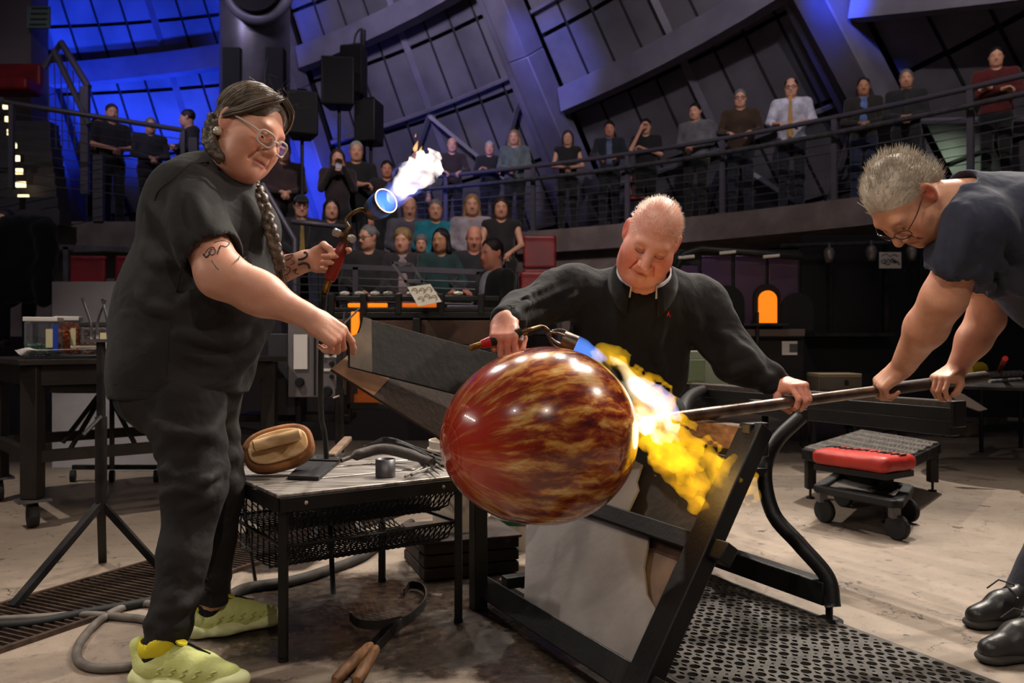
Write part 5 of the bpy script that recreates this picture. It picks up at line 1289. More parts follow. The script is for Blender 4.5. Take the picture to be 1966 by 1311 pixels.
# red cushion with handwriting
cu = thing('cushion', 'red vinyl cushion with black handwriting on the platform edge', 'cushion', G(1650, 905, .3))
ca, cb_, cd = G(1568, 893, .325), G(1722, 915, .325), G(1742, 885, .325); ex_ = cb_ - ca; ey_ = cd - cb_
Rcu = frame(ey_/np.linalg.norm(ey_)); cc_ = ca + ex_/2 + ey_/2
hx_, hy_ = np.linalg.norm(ex_)/2, np.linalg.norm(ey_)/2
exn = ex_/np.linalg.norm(ex_); Rcu = np.stack((exn, np.cross((0, 0, 1), exn), (0, 0, 1)), 1)
soft('pad', [('u', p_box(cc_ + (0, 0, .02), (hx_, .14, .04), .03, Rcu), 0)], cc_ - .6, cc_ + .6, .016, mat('red_vinyl', (190, 54, 44), .45, 0, (168, 42, 36), 5, bump=.2, bscale=12), cu, noise=wrinkle(.003, 2.2, 8))
for k in range(12):
    o_ = cc_ + Rcu @ np.array((-.21 + .036*k, .035, .062)); rs2 = random.Random(k + 9)
    mb = MB()
    for _ in range(2): mb.bar(o_ + Rcu @ np.array((rs2.uniform(-.01, .01), -.03, 0)), o_ + Rcu @ np.array((rs2.uniform(-.014, .014), .03, 0)), .006, .004)
    mb.bar(o_ + Rcu @ np.array((-.012, rs2.uniform(-.03, .03), 0)), o_ + Rcu @ np.array((.012, rs2.uniform(-.03, .03), 0)), .006, .004)
    mb.build('letter', m_blackmat, cu)
MB().box(cc_ - (0, 0, .035), (hx_*1.9, .24, .03), Rcu).build('backing_board', m_black, cu)
# caster dolly
do = thing('dolly', 'black moulded dolly with four swivel casters before the platform', 'dolly', G(1660, 1000))
dc = (G(1590, 995) + G(1740, 1018) + G(1612, 968) + G(1770, 1000))/4; dz = .175
c4 = [G(1572, 938, dz), G(1722, 968, dz), G(1744, 938, dz), G(1612, 912, dz)]
cen = sum(c4)/4
for a, b in zip(c4, c4[1:] + c4[:1]): MB().bar(a, b, .055, .04).build('frame_bar', m_rubber, do, bev=.008)
MB().prism([c*.92 + cen*.08 - (0, 0, .012) for c in c4], (0, 0, .008)).build('tray', mat('dolly_grey', (72, 66, 62), .6), do)
for c in c4:
    p = c*.93 + cen*.07; MB().bar(p, p - (0, 0, .07), .05, .04).build('caster_fork', m_galv, do); MB().lathe([(.055, -.016), (.062, -.01), (.062, .01), (.055, .016)], (p[0] + .01, p[1] - .01, .062), axis((.8, .45, 0)), 20).build('wheel', m_rubber, do)
# ---------------------------------------------------------------- right work stand with buckets and hand tools
wt = thing('round_work_stand', 'dark round-topped work stand at the right edge', 'stand', G(1910, 870)); tz_ = .66
tcn = G(1925, 733, tz_)
MB().lathe([(.52, 0), (.53, .02), (.52, .035)], tcn - (0, 0, .035), n=40).build('top', m_steel, wt, 'auto')
for px, py in ((1884, 868), (1960, 860), (1812, 838), (1870, 815)):
    g = G(px, py); MB().tube([g, g*(1, 1, 0) + (0, 0, tz_-.03)], .018, 8).build('leg', m_steel, wt)
MB().bar(G(1884, 868) + (0, 0, .2), G(1975, 860) + (0, 0, .2), .05).build('brace', m_steel, wt)
def hand_tool(a, b, r, m, name, label, cat):
    return tag(MB().tube([np.array(a) + (0, 0, r), np.array(b) + (0, 0, r)], r, 10).build(name, m, None, 'auto'), label, cat)
T3 = lambda px, py: G(px, py, tz_ + .002)
hand_tool(T3(1852, 726), T3(1882, 722), .06, mat('yellow_tape', (214, 182, 40), .5), 'tape_roll', 'yellow roll lying on the round work stand', 'roll')
hand_tool(T3(1890, 726), T3(1960, 722), .025, m_bright, 'torch_body', 'grey hand torch lying on the round work stand', 'torch')
hand_tool(T3(1900, 735), T3(1960, 731), .012, m_bright, 'steel_rod', 'thin steel rod at the front of the round work stand', 'rod')
sd = thing('screwdriver', 'red-handled screwdriver standing up on the round work stand', 'screwdriver', T3(1918, 722))
MB().tube([T3(1918, 722) + (0, 0, .04), W(1930, 688, 5.5)], .018, 8).build('handle', mat('red_grip', (170, 24, 24), .4), sd); MB().tube([T3(1916, 722), T3(1918, 722) + (0, 0, .05)], .006, 6).build('shaft', m_steel, sd)
bucket(G(1866, 826), .14, .38, 'white bucket under the round work stand', mat('clean_white_plastic', (214, 212, 214), .5, 0, (190, 188, 190), 5))
bucket(G(1912, 815), .13, .36, 'pale ribbed bucket in the shade behind the white one', mat('ribbed_cream', (170, 156, 132), .6, 0, (120, 106, 86), 20))
tag(MB().prism([W(1826, 758, 5.6), W(1850, 756, 5.6), W(1898, 786, 5.5), W(1880, 790, 5.5), W(1840, 775, 5.55)], (0, .03, 0)).build('wooden_paddle', mat('dark_paddle', (64, 48, 38), .7), bev=.004), 'dark wooden paddle hanging beside the round work stand', 'paddle')
tag(soft('stone_block', [('u', p_box(G(1842, 838) + (0, 0, .07), (.16, .1, .07), .03, rotz(.3)), 0)], G(1842, 838) - .4, G(1842, 838) + .4, .02, mat('rough_wood', (112, 92, 74), .8, 0, (80, 64, 50), 9), noise=wrinkle(.008, 3, 1)), 'rough brown block on the floor under the right stand', 'block')
tag(MB().tube(smoothpath([G(1660, 838), G(1720, 826), G(1790, 822), G(1830, 800)], 6), .012, 8).build('cable', m_rubber, None, True), 'thin black cable on the floor behind the platforms', 'cable')
# ---------------------------------------------------------------- the three glassblowers
def nz(v): v = np.array(v, float); return v/np.linalg.norm(v)
def hframe(o, y, z, side, k=1.0):
    """hand frame: side 'R'/'L'; y along the fingers, z back of the hand"""
    y = nz(y); z = np.array(z, float); z = nz(z - y*(z @ y)); x = np.cross(z, y) if side == 'R' else np.cross(y, z)
    return Fr(o, np.stack((x, y, z), 1), k)
def strands(name, V, field, n, length, r, m, parent, seed=1, lift=.004, jit=.25, segs=4):
    rs = np.random.RandomState(seed); mb_v = []; mb_f = []; base = 0
    pick = V[rs.randint(0, len(V), n)]
    for p in pick:
        d = nz(field(p) + rs.randn(3)*jit); up = rs.randn(3)*.25; L_ = length*rs.uniform(.6, 1.2)
        pts = [p + d*L_*t + up*lift*math.sin(t*3) for t in np.linspace(0, 1, segs)]
        s = nz(np.cross(d, (.3, .5, .8))); q = np.cross(d, s)
        for i, c in enumerate(pts):
            rr_ = r*(1 - .8*i/(segs-1))
            for a in (0, 2.094, 4.189): mb_v.append(c + rr_*(math.cos(a)*s + math.sin(a)*q))
        for i in range(segs-1):
            for a in range(3): b = (a+1) % 3; mb_f.append((base+3*i+a, base+3*i+b, base+3*i+3+b, base+3*i+3+a))
        base += 3*segs
    return mesh(name, np.array(mb_v), mb_f, m, parent, True)
def join_surface(parts):
    Vs, Qs, n = [], [], 0
    for V, Q_ in parts: Vs.append(V); Qs.append(Q_ + n); n += len(V)
    return np.vstack(Vs), np.vstack(Qs)
def skin_body(ops, coarse_box, fine, m, parent, tintf, hc=.014):
    """one skin mesh: fine boxes (lo, hi, res) where skin shows, coarse elsewhere under the clothes"""
    f = sdf(ops); parts = []
    ex = list(ops) + [('s', p_aabb(lo + .012, hi - .012), 0) for lo, hi, r in fine]
    parts.append(surface(sdf(ex), *coarse_box, hc))
    for lo, hi, r in fine: parts.append(surface(f, lo, hi, r))
    V, Q_ = join_surface([p for p in parts if len(p[0])])
    return mesh('body', V, Q_, m, parent, True, 0, tintf(V)), f
def p_aabb(lo, hi):
    lo = np.array(lo, np.float32); hi = np.array(hi, np.float32); c = (lo+hi)/2; h = (hi-lo)/2
    def f(p):
        q = np.abs(p - c) - h; return np.maximum(np.maximum(q[:, 0], q[:, 1]), q[:, 2])
    return f
def bbox(pts, pad): a = np.array(pts); return a.min(0) - pad, a.max(0) + pad
def eyeglasses(H, parent, m, r=.0024, w=.0235, h=.0185, sq=3.0, y=.108, drop=-.004, lens=True, tr=None):
    g = MB(); E = []
    for s in (-1, 1):
        pts = [H.P(s*.033 + a, y - .012*((s*.033 + a)/.055)**2, drop + b) for a, b in oval(w, h, 26, sq)]; E.append(pts)
        g.tube(pts, r*H.k, 6, True)
        g.tube(smoothpath([H.P(s*.055, y - .012, drop + .008), H.P(s*.076, .06, .004), H.P(s*.082, -.005, .008), H.P(s*.080, -.035, -.012)], 4), (tr or r)*H.k, 6)
    g.tube(smoothpath([H.P(-.010, y, drop + .004), H.P(0, y + .004, drop + .007), H.P(.010, y, drop + .004)], 3), r*H.k, 6)
    o = g.build('eyeglasses', m, parent, True)
    if lens:
        for pts in E: MB().prism([p for p in pts], H.R[:, 1]*.0012).build('lens', mat('lens_glass', (235, 240, 245), .03, trans=1.0, ior=1.02, alpha=.25), o)
    return o
def eyes(H, parent, iris=(70, 56, 44), down=.012):
    for s in (-1, 1):
        e_ = MB().ball(H.P(s*.031, .0765, -.0035), .0125*H.k, H.R).build('eye', mat('eye_white', (222, 214, 206), .2), parent, True)
        MB().ball(H.P(s*.031, .0845, -.0055 - down*.3), .0062*H.k, H.R, 10, 6).build('iris', mat('iris_%d' % iris[0], iris, .15), e_, True)

# ================================================================ woman with the torch and the shield
pw1 = thing('person', 'standing person in black tee and jeans with braids, holding torch and wooden shield', 'person', (-.95, 2.48, 0))
k1 = 1.06
H1r = ori(-(math.pi/2 + .50), -.40, -.26)
H1 = Fr(W(505, 257, 2.42) - H1r @ np.array((.031, .085, 0))*k1, H1r, k1)
fw = nz((.94, -.34, 0)); rt = nz((-.34, -.94, 0)); RT1 = np.stack((rt, fw, (0, 0, 1)), 1)
shN, shF = W(352, 372, 2.37), W(440, 365, 2.73)
elN, wrN = W(424, 527, 2.23), W(598, 612, 2.27)
elF, wrF = W(505, 528, 2.80), W(597, 499, 2.72)
hipN, knN, anN = W(352, 765, 2.43), W(378, 935, 2.39), W(322, 1212, 2.315)
hipF, knF, anF = W(388, 765, 2.66), W(418, 935, 2.69), W(404, 1150, 2.68)
skin1 = mat('skin_fair_warm', (226, 170, 146), .45, 0, (214, 152, 128), 14, attr=True, sss=.12, bump=.06, bscale=180)
hN = hframe(wrN, (.80, .08, -.56), (.32, -.72, .60), 'R', 1.02)
tdir = nz((.36, .02, .93))                                            # torch handle axis
hF = hframe(wrF, (1, -.12, -.06), (.10, 1, 0), 'L', 1.0)
hF = Fr(wrF, np.stack((nz(tdir - hF.R[:, 1]*(tdir @ hF.R[:, 1])), hF.R[:, 1], hF.R[:, 2]), 1), 1.0)
def torso1(g): return [('u', p_ell(W(392, 430, 2.54), (.20 + g, .165 + g, .20 + g), RT1), 0), ('u', p_ell(W(445, 440, 2.52), (.185 + g, .105 + g, .12 + g), RT1), .06),
                       ('u', p_ell(W(384, 575, 2.53), (.215 + g, .232 + g, .20 + g), RT1), .08), ('u', p_ell(W(340, 700, 2.53), (.205 + g, .172 + g, .20 + g), RT1), .08), ('u', p_cap(shN, shF, .07 + g), .07)]
ops = torso1(-.02) + [('u', p_cap(shN, elN, .066, .060), .04), ('u', p_cap(elN, elN*.55 + wrN*.45, .062, .057), .03), ('u', p_cap(elN*.6 + wrN*.4, wrN, .056, .033, (nz((.3, -.72, .6)), .9)), .03),
       ('u', p_cap(shF, elF, .062, .055), .04), ('u', p_cap(elF, wrF, .056, .031), .03)]
for a, b, c in ((hipN, knN, anN), (hipF, knF, anF)): ops += [('u', p_cap(a, b, .10, .07), .04), ('u', p_cap(b, c, .07, .045), .03)]
ops += hand_ops(hN, [(38, 22, 14), (62, 62, 40), (68, 66, 42), (70, 66, 42)], [(.026, .02, -.010), (.040, .045, -.034), (.034, .07, -.052), (.022, .088, -.062)])
ops += hand_ops(hF, [(20, 40, 25), (66, 70, 42), (70, 72, 42), (72, 72, 42)], [(.026, .02, -.010), (.048, .050, -.030), (.034, .078, -.052), (.014, .094, -.058)])
nk1 = W(424, 345, 2.54)
ops += head_ops(H1, jowl=1.16, nose=1.08, lids=.5, neck=nk1, nr=.060)
ops += [('u', p_ell(H1.P(0, .028, -.112), np.array((.052, .055, .034))*k1, H1.R), .03)]     # under the chin
fine = [bbox([H1.P(0, 0, .0)], .165) + (.0032,), bbox([elN, wrN, hN.P(0, .17, 0), W(420, 470, 2.3)], .085) + (.0036,), bbox([wrF, hF.P(0, .15, 0), elF], .075) + (.0034,)]
fine = [(np.array(a), np.array(b), c) for a, b, c in fine]
def ex1(q, t, blob):
    blob((0, .095, .02), (.06, .03, .05), (1.0, .88, .78), .4)
def tint1(V):
    t = face_tint(H1, lips=(.80, .50, .50), brow=(.55, .45, .38), extra=ex1)(V)
    for Hn in (hN, hF):                                     # pinker knuckles
        q = Hn.inv(V); d = np.sqrt((((q - (0, .10, 0))/np.array((.05, .045, .05)))**2).sum(1)); w_ = np.clip(1.2 - d, 0, 1)[:, None]*.5; t = t*(1-w_) + t*np.array((1, .78, .76))*w_
    return t
b1, f1 = skin_body(ops, bbox([H1.P(0, 0, .1), anN, anF, elN, elF, shN, wrN, wrF, W(384, 575, 2.53) - rt*.25], .14), fine, skin1, pw1, tint1)
eyes(H1, pw1)
m_tee = mat('charcoal_tee', (44, 43, 44), .85, 0, (37, 36, 37), 6, bump=.3, bscale=26, sheen=.03, spec=.35, fold=.55, fscale=6)
tee = torso1(.004)
hem = W(335, 758, 2.53)
tee += [('u', p_cap(W(372, 600, 2.53), W(333, 815, 2.53), .205, .182), .06)]
slN = shN + (elN - shN)*.70; slF = shF + (elF - shF)*.62
tee += [('u', p_cap(shN, slN, .082, .088), .05), ('u', p_cap(shF, slF, .08, .085), .05), ('u', p_cap(shN*.5 + shF*.5 + (0, 0, .01), nk1 - (0, 0, .01), .10, .085), .06)]
tee += [('i', p_plane(hem, (.04, 0, -1)), .006), ('s', p_cap(nk1 + (.01, 0, .0), nk1 + (.05, -.01, .12), .066, .075), .01)]
tee += folds(tee, [([(470, 640), (430, 655), (380, 650), (340, 640)], .012), ([(500, 655), (455, 690), (400, 690), (345, 670)], .014), ([(478, 690), (430, 715), (370, 712)], .012), ([(455, 725), (400, 738), (330, 735)], .010), ([(445, 470), (420, 520), (380, 560), (350, 580)], .012),
    ([(300, 400), (330, 430), (352, 470)], .010), ([(275, 470), (300, 500), (340, 510)], .010), ([(265, 560), (290, 590), (330, 600)], .009), ([(390, 330), (375, 380), (385, 430)], .010), ([(500, 560), (460, 590), (410, 600)], .010), ([(360, 350), (340, 400), (350, 450)], .009), ([(470, 380), (490, 430), (500, 480)], .008)])
ax_ = nz(elN - shN); tee += [('s', p_cap(slN + ax_*.045, slN + ax_*.30, .080, .080), .006)]
soft('tee_shirt', tee, *bbox([W(384, 575, 2.53) - rt*.22, W(384, 575, 2.53) + rt*.22, nk1, hem, slN, slF, W(560, 575, 2.5), W(200, 575, 2.5)], .12), .0068, m_tee, pw1, noise=wrinkle(.0055, 1.25, 11))
# seams and cuff ring of the shirt
fT = sdf(tee, 0, wrinkle(.0055, 1.25, 11))
def drawn(name, f, pts, r, m, parent, y0=1.6, y1=3.6, push=.0):
    q = [march(f, *p, y0, y1) for p in pts]; q = [a for a in q if a is not None]
    if len(q) > 1: return MB().tube(smoothpath(q, 3), r, 5).build(name, m, parent, True)
m_seam1 = mat('tee_seam', (38, 36, 36), .9)
drawn('side_seam', fT, [(352, 500), (338, 560), (326, 620), (322, 690), (325, 750)], .0022, m_seam1, pw1)
drawn('shoulder_seam', fT, [(296, 385), (305, 365), (330, 345), (360, 318), (400, 311)], .0022, m_seam1, pw1)
drawn('hem_seam', fT, [(220, 738), (270, 748), (330, 750), (390, 742), (440, 725)], .0018, m_seam1, pw1)
# jeans
m_jean = mat('black_jeans', (36, 33, 33), .85, 0, (28, 26, 26), 5, bump=.3, bscale=40, fold=.6, fscale=8)
jn = [('u', p_ell(W(345, 750, 2.54), (.205, .17, .15), RT1), 0)]
for a, b, c, s in ((hipN, knN, anN, 1.0), (hipF, knF, anF, .96)):
    jn += [('u', p_cap(a, b, .118*s, .084*s), .05), ('u', p_cap(b, b*.55 + c*.45, .078*s, .070*s), .04), ('u', p_cap(b*.55 + c*.45, c, .070*s, .058*s), .03)]
jn += folds(jn, [([(290, 800), (330, 828), (372, 832)], .006), ([(430, 790), (405, 830), (360, 850)], .006), ([(305, 895), (345, 915), (390, 905)], .007), ([(440, 885), (410, 915), (370, 930)], .007), ([(312, 945), (350, 940), (400, 955)], .006), ([(425, 930), (395, 962), (360, 975)], .006), ([(285, 1140), (315, 1150), (345, 1138)], .006), ([(365, 1150), (340, 1172), (300, 1176)], .007), ([(283, 1196), (315, 1204), (350, 1192)], .007), ([(372, 1105), (398, 1116), (425, 1104)], .006), ([(432, 1118), (405, 1138), (378, 1136)], .006)], .025)
jn += [('i', p_plane((0, 0, .108), (0, 0, -1)), .004)]
def jw(p):
    f0 = wrinkle(.006, 1.5, 4)(p); zz = p[:, 2]; band = np.exp(-((zz - .62)/.09)**2) + np.exp(-((zz - .17)/.09)**2)
    return f0 - .0035*band*np.sin(80*zz + 22*p[:, 0] + 12*np.sin(9*p[:, 0]) + 9*p[:, 1])
soft('jeans', jn, *bbox([hipN, hipF, knN, knF, anN, anF], .2), .0075, m_jean, pw1, noise=jw)
# shoes
m_lime = mat('lime_knit', (222, 228, 150), .7, 0, (206, 213, 128), 20, bump=.2, bscale=120); m_lime2 = mat('lime_sole', (232, 236, 178), .6); m_yel = mat('yellow_lining', (232, 214, 40), .6); m_lgrey = mat('lime_overlay', (188, 194, 120), .6)
def runner(heel, toe, parent, an):
    heel = heel*(1, 1, 0); toe = toe*(1, 1, 0); y = nz(toe - heel); x = np.cross(y, (0, 0, 1)); S = Fr(heel, np.stack((x, y, (0, 0, 1)), 1), np.linalg.norm(toe-heel)/.285); P = S.P; k = S.k; R = S.R
    lo, hi = bbox([P(0, -.02, 0), P(0, .30, .16)], .09)
    so_ = [('u', p_cap(P(0, .035, .022), P(.006, .10, .022), .040*k, .041*k, (R[:, 2], .6)), 0), ('u', p_cap(P(.006, .10, .022), P(0, .235, .026), .041*k, .047*k, (R[:, 2], .55)), .02), ('u', p_ell(P(0, .012, .03), np.array((.036, .032, .028))*k, R), .02), ('u', p_ell(P(0, .262, .038), np.array((.036, .034, .018))*k, R), .02), ('i', p_plane((0, 0, .003), (0, 0, -1)), .003)]
    def lug(p):
        q = S.inv(p.astype(float)); return (.0022*np.sin(q[:, 1]*120 + 40*q[:, 2])*np.exp(-((q[:, 2]-.026)/.014)**2)).astype(np.float32)
    sh = thing_part('shoe', parent)
    up = [('u', p_cap(P(0, .05, .055), P(0, .17, .055), .036*k, .040*k), 0), ('u', p_cap(P(0, .17, .052), P(0, .245, .042), .041*k, .031*k), .03), ('u', p_cap(P(0, .02, .05), P(0, .0, .105), .030*k, .022*k), .03), ('u', p_cap(P(0, .06, .07), P(0, .13, .088), .036*k, .026*k), .03),
          ('s', p_cap(P(0, .045, .105), P(0, .06, .20), .036*k, .045*k), .008)]
    u_ = soft('shoe', up, lo, hi, .0042, m_lime, parent)
    soft('sole', so_, lo, hi, .0042, m_lime2, u_, noise=lug)
    li = [('u', p_cap(P(0, .045, .103), P(0, .06, .115), .041*k, .042*k), 0), ('s', p_cap(P(0, .045, .09), P(0, .06, .20), .034*k, .040*k), .004)]
    soft('lining', li, lo, hi, .005, m_yel, u_)
    so2 = [('u', p_cap(P(0, .05, .07), an + (0, 0, .05), .040*k, .050), 0)]
    soft('sock', so2, *bbox([P(0, .05, .07), an + (0, 0, .05)], .08), .007, mat('dark_sock', (26, 26, 27), .9), u_)
    MB().tube([P(0, .135, .118), P(0, .195, .093)], .0035*k, 6).build('zip', m_blackmat, u_)
    MB().lathe([(.016*k, 0), (.014*k, .004)], P(0, .118, .118), axis(nz(R @ np.array((0, .35, .9)))), 16).build('tongue_pull', m_yel, u_)
    fs = sdf(up)
    for j in range(5):
        for s in (-1, 1):
            pts = []
            for a, z in ((.07 + .034*j, .048), (.085 + .034*j, .062), (.078 + .034*j, .075), (.092 + .034*j, .088)):
                p0 = P(s*.09, a, z); d = nz(P(0, a, .05) - p0); t = 0
                for _ in range(40):
                    e_ = float(fs((p0 + d*t)[None].astype(np.float32))[0]); t += e_*.8
                    if e_ < .0005: break
                pts.append(p0 + d*t)
            MB().tube(smoothpath(pts, 3), .0028*k, 5).build('overlay', m_lgrey, u_, True)
    return u_
def thing_part(n, p): return None
runner(G(266, 1318), G(468, 1332), pw1, anN); runner(G(368, 1226), G(540, 1198), pw1, anF)
# hair: parted, swept back, two braids
m_hair1 = mat('grey_brown_hair', (104, 88, 74), .42, 0, (58, 46, 38), 34, vmix=(.3, .7), bump=.5, bscale=40, stretch=(1, 1, 1))
E = lambda c, r: p_ell(H1.P(*c), np.array(r)*k1, H1.R)
hp = [('u', E((0, -.022, .038), (.083, .102, .091)), 0), ('u', E((0, .03, .060), (.072, .048, .050)), .02),
      ('u', E((0, -.080, -.03), (.060, .042, .055)), .03),
      ('s', E((0, .118, -.034), (.062, .075, .100)), .022), ('s', E((.006, .115, .050), (.036, .050, .058)), .016), ('s', E((.083, .008, -.045), (.03, .050, .052)), .01), ('s', E((-.083, .008, -.045), (.03, .050, .052)), .01), ('s', E((0, .06, -.115), (.12, .11, .07)), .01)]
hv, hq = surface(sdf(hp), H1.o - .2, H1.o + .22, .0042)
hair1 = mesh('hair', hv, hq, m_hair1, pw1, True)
# combed locks from the parting, down over the temples and back behind the ears
rs = np.random.RandomState(8); lk_ = {0: MB(), 1: MB()}
for k in range(520):
    s = 1 if k % 2 else -1; b0 = rs.uniform(-1.0, .93); lift = rs.uniform(.995, 1.05); a1 = rs.uniform(1.45, 1.75); pts = []
    for j in range(9):
        t_ = j/8; al = s*(-.04 + a1*t_) + .12; be = b0 - (.25 + .55*max(b0, 0))*t_**1.4 + .04*math.sin(5*t_ + k)
        d = np.array((math.sin(al)*math.cos(be), math.sin(be), math.cos(al)*math.cos(be)))
        pts.append(H1.P(*(np.array((0, -.022, .038)) + d*np.array((.0845, .1035, .0925))*lift)))
    r_ = rs.uniform(.0012, .0028); lk_[k % 3 == 0].tube(pts, [r_*.6, r_, r_, r_, r_, r_*.9, r_*.8, r_*.6, r_*.2], 4)
for s, n_ in ((1, 70), (-1, 50)):                    # curtains of hair falling from the parting over the temples
    for k in range(n_):
        j_ = rs.randn(3)*(.004, .004, .004); w_ = rs.uniform(0, 1)
        path = [(.006 + .002*s, .070 - .03*w_, .118 + .004*w_), (s*.036, .080 - .03*w_, .096), (s*.064, .064 - .035*w_, .062), (s*.079, .034 - .03*w_, .026), (s*.084, .002 - .02*w_, .006), (s*.082, -.03, -.012)]
        pts = smoothpath([H1.P(*(np.array(q) + j_)) for q in path], 3); r_ = rs.uniform(.0014, .003)
        lk_[k % 4 == 0].tube(pts, [r_*math.sin(.25 + 2.7*i/(len(pts)-1)) + .0003 for i in range(len(pts))], 4)
lk_[0].build('combed_locks', m_hair1, hair1, True); lk_[1].build('grey_locks', mat('grey_lock', (150, 134, 118), .40, 0, (98, 84, 72), 20), hair1, True)
fly = MB()
for k in range(12):
    p = H1.P(rs.uniform(-.06, .06), rs.uniform(-.1, .08), .122); d = H1.R @ nz(rs.randn(3) + (0, .2, .8))
    fly.tube(smoothpath([p, p + d*.02, p + d*.03 + H1.R @ (rs.randn(3)*.015), p + d*.035 + H1.R @ (rs.randn(3)*.03)], 4), .0004, 3)
fly.build('flyaway_hair', m_hair1, hair1)
def braid(path, r, name):
    p = smoothpath(path, 6); o = []; L_ = len(p)
    for i in range(L_):
        t = i/(L_-1); d = nz(p[min(i+1, L_-1)] - p[max(i-1, 0)]); s = nz(np.cross(d, (.2, -1, .1))); q = np.cross(d, s); rr_ = r*(1 - .35*t)
        for j in range(3):
            ph = i*.9 + j*2.094; o.append(('u', p_ell(p[i] + s*math.sin(ph)*rr_*.75 + q*math.sin(2*ph)*rr_*.45, (rr_*.62, rr_*.62, rr_*.9), axis(d + s*.5*math.cos(ph))), .002))
    return soft(name, o, *bbox(p, .04), .0035, m_hair1, hair1)
braid([H1.P(-.03, -.06, -.06), W(478, 345, 2.56), W(500, 380, 2.50), W(516, 430, 2.46), W(528, 475, 2.45), W(538, 515, 2.46)], .021, 'braid')
braid([H1.P(.055, -.075, -.02), W(402, 262, 2.42), W(408, 285, 2.40), W(424, 305, 2.40)], .020, 'braid')
strands('braid_tail', np.array([W(536, 508, 2.46)]), lambda p: np.array((.1, 0, -1.)), 60, .07, .0012, m_hair1, hair1, 5, .004, .22)
# glasses, earring
m_clearf = mat('clear_frame', (226, 214, 208), .15, 0, trans=.3, ior=1.2)
eyeglasses(H1, pw1, m_clearf, .0032, .0245, .0195, 3.2, .112, -.010, True, .0030)
MB().ball(H1.P(.086, -.012, -.050), .012*k1).build('earring', mat('pearl', (226, 222, 206), .25, .3), pw1, True)
# tattoos drawn on the arms
m_ink = mat('tattoo_ink', (62, 50, 54), .6)
for poly, r in [([(392, 490), (398, 480), (408, 474), (414, 482), (408, 490), (400, 484)], .0016), ([(412, 466), (426, 462), (440, 466), (434, 474), (424, 472), (418, 485)], .0016), ([(424, 472), (420, 482), (418, 488)], .002), ([(390, 488), (396, 494), (402, 488), (406, 478)], .0025),
                ([(456, 484), (460, 492), (458, 498), (466, 494), (463, 502), (474, 492), (482, 502), (485, 510)], .0012), ([(406, 500), (414, 512), (420, 518)], .001)]:
    drawn('tattoo', f1, poly, r, m_ink, pw1)
for poly, r in [([(583, 486), (588, 484), (589, 492), (580, 497), (573, 498)], .004), ([(573, 508), (584, 505), (592, 508), (594, 515)], .004), ([(548, 492), (554, 486), (562, 488), (558, 496), (548, 500)], .0014), ([(545, 520), (550, 512), (558, 516), (552, 526), (545, 528)], .0014), ([(562, 520), (570, 516), (566, 524), (574, 526)], .0014), ([(560, 500), (566, 504), (558, 508)], .0012)]:
    drawn('tattoo', f1, poly, r, m_ink, pw1, 2.2, 3.4)

# ================================================================ seated gaffer in the dark sweater
pw2 = thing('person', 'seated bald person in a dark sweater aiming a torch at the glass', 'person', (.55, 3.2, 0))
k2 = 1.04
H2r = ori(math.pi - .26, -.64, -.42)
H2 = Fr(W(1252, 456, 2.60), H2r, k2)
sR, sL = W(1098, 560, 2.82), W(1345, 585, 2.90)
eR, wR = W(1003, 600, 2.70), W(970, 616, 2.50)
eL = W(1415, 690, 2.84); pP = O + AX*.963
hLy = nz((.38, -.90, -.10)); wL = pP - hLy*.088 + np.array((0, 0, .046))
h2R = hframe(wR, (-.05, -.80, -.60), (-.10, -.60, .79), 'R', 1.06)
h2L = hframe(wL, hLy, (.1, .1, 1), 'L', 1.08)
h2L = Fr(h2L.o, np.stack((-AX, nz(hLy - AX*(hLy @ AX)), nz(np.cross(AX, hLy))*(1 if np.cross(AX, hLy)[2] > 0 else -1)), 1), 1.08)
hp2 = np.array((.50, 3.36, .56)); tu = nz(W(1220, 560, 2.86) - hp2); tr_ = nz(sR - sL); tf = nz(np.cross(tu, tr_)); tf = tf if tf[1] < 0 else -tf
RT2 = np.stack((tr_, tf, tu), 1)
skin2 = mat('skin_ruddy', (226, 162, 140), .45, 0, (208, 136, 116), 18, attr=True, sss=.12, bump=.08, bscale=160)
c_top, c_mid = W(1215, 610, 2.90), W(1205, 720, 3.02)
def torso2(g): return [('u', p_ell(c_top, (.205 + g, .145 + g, .19 + g), RT2), 0), ('u', p_ell(c_mid, (.20 + g, .165 + g, .22 + g), RT2), .08), ('u', p_ell(hp2 + (0, 0, .06), (.20 + g, .17 + g, .17 + g)), .08), ('u', p_cap(sR, sL, .072 + g), .08), ('u', p_cap(W(1235, 560, 2.78), c_top, .085 + g, .12 + g), .06)]
ops = torso2(-.02) + [('u', p_cap(sR, eR, .058, .05), .03), ('u', p_cap(eR, wR, .048, .034), .02), ('u', p_cap(sL, eL, .058, .05), .03), ('u', p_cap(eL, wL, .048, .034), .02)]
nk2 = W(1232, 560, 2.78)
ops += hand_ops(h2R, [(50, 66, 40), (58, 70, 42), (62, 72, 42), (66, 72, 42)], [(.026, .02, -.012), (.050, .048, -.030), (.046, .076, -.044), (.034, .094, -.052)])
ops += hand_ops(h2L, [(44, 66, 42), (50, 70, 44), (54, 72, 44), (58, 72, 44)], [(.026, .02, -.012), (.048, .044, -.036), (.040, .062, -.060), (.026, .072, -.074)])
kn2 = [(hp2 + (-.06, -.02, -.02), np.array((.36, 2.98, .52)), np.array((.34, 3.12, .09))), (hp2 + (.10, -.02, -.02), np.array((.56, 3.02, .52)), np.array((.58, 3.22, .09)))]
for a, b, c in kn2: ops += [('u', p_cap(a, b, .085, .06), .03), ('u', p_cap(b, c, .06, .045), .02)]
ops += head_ops(H2, jowl=1.22, nose=1.22, lids=1.0, neck=nk2, nr=.066)
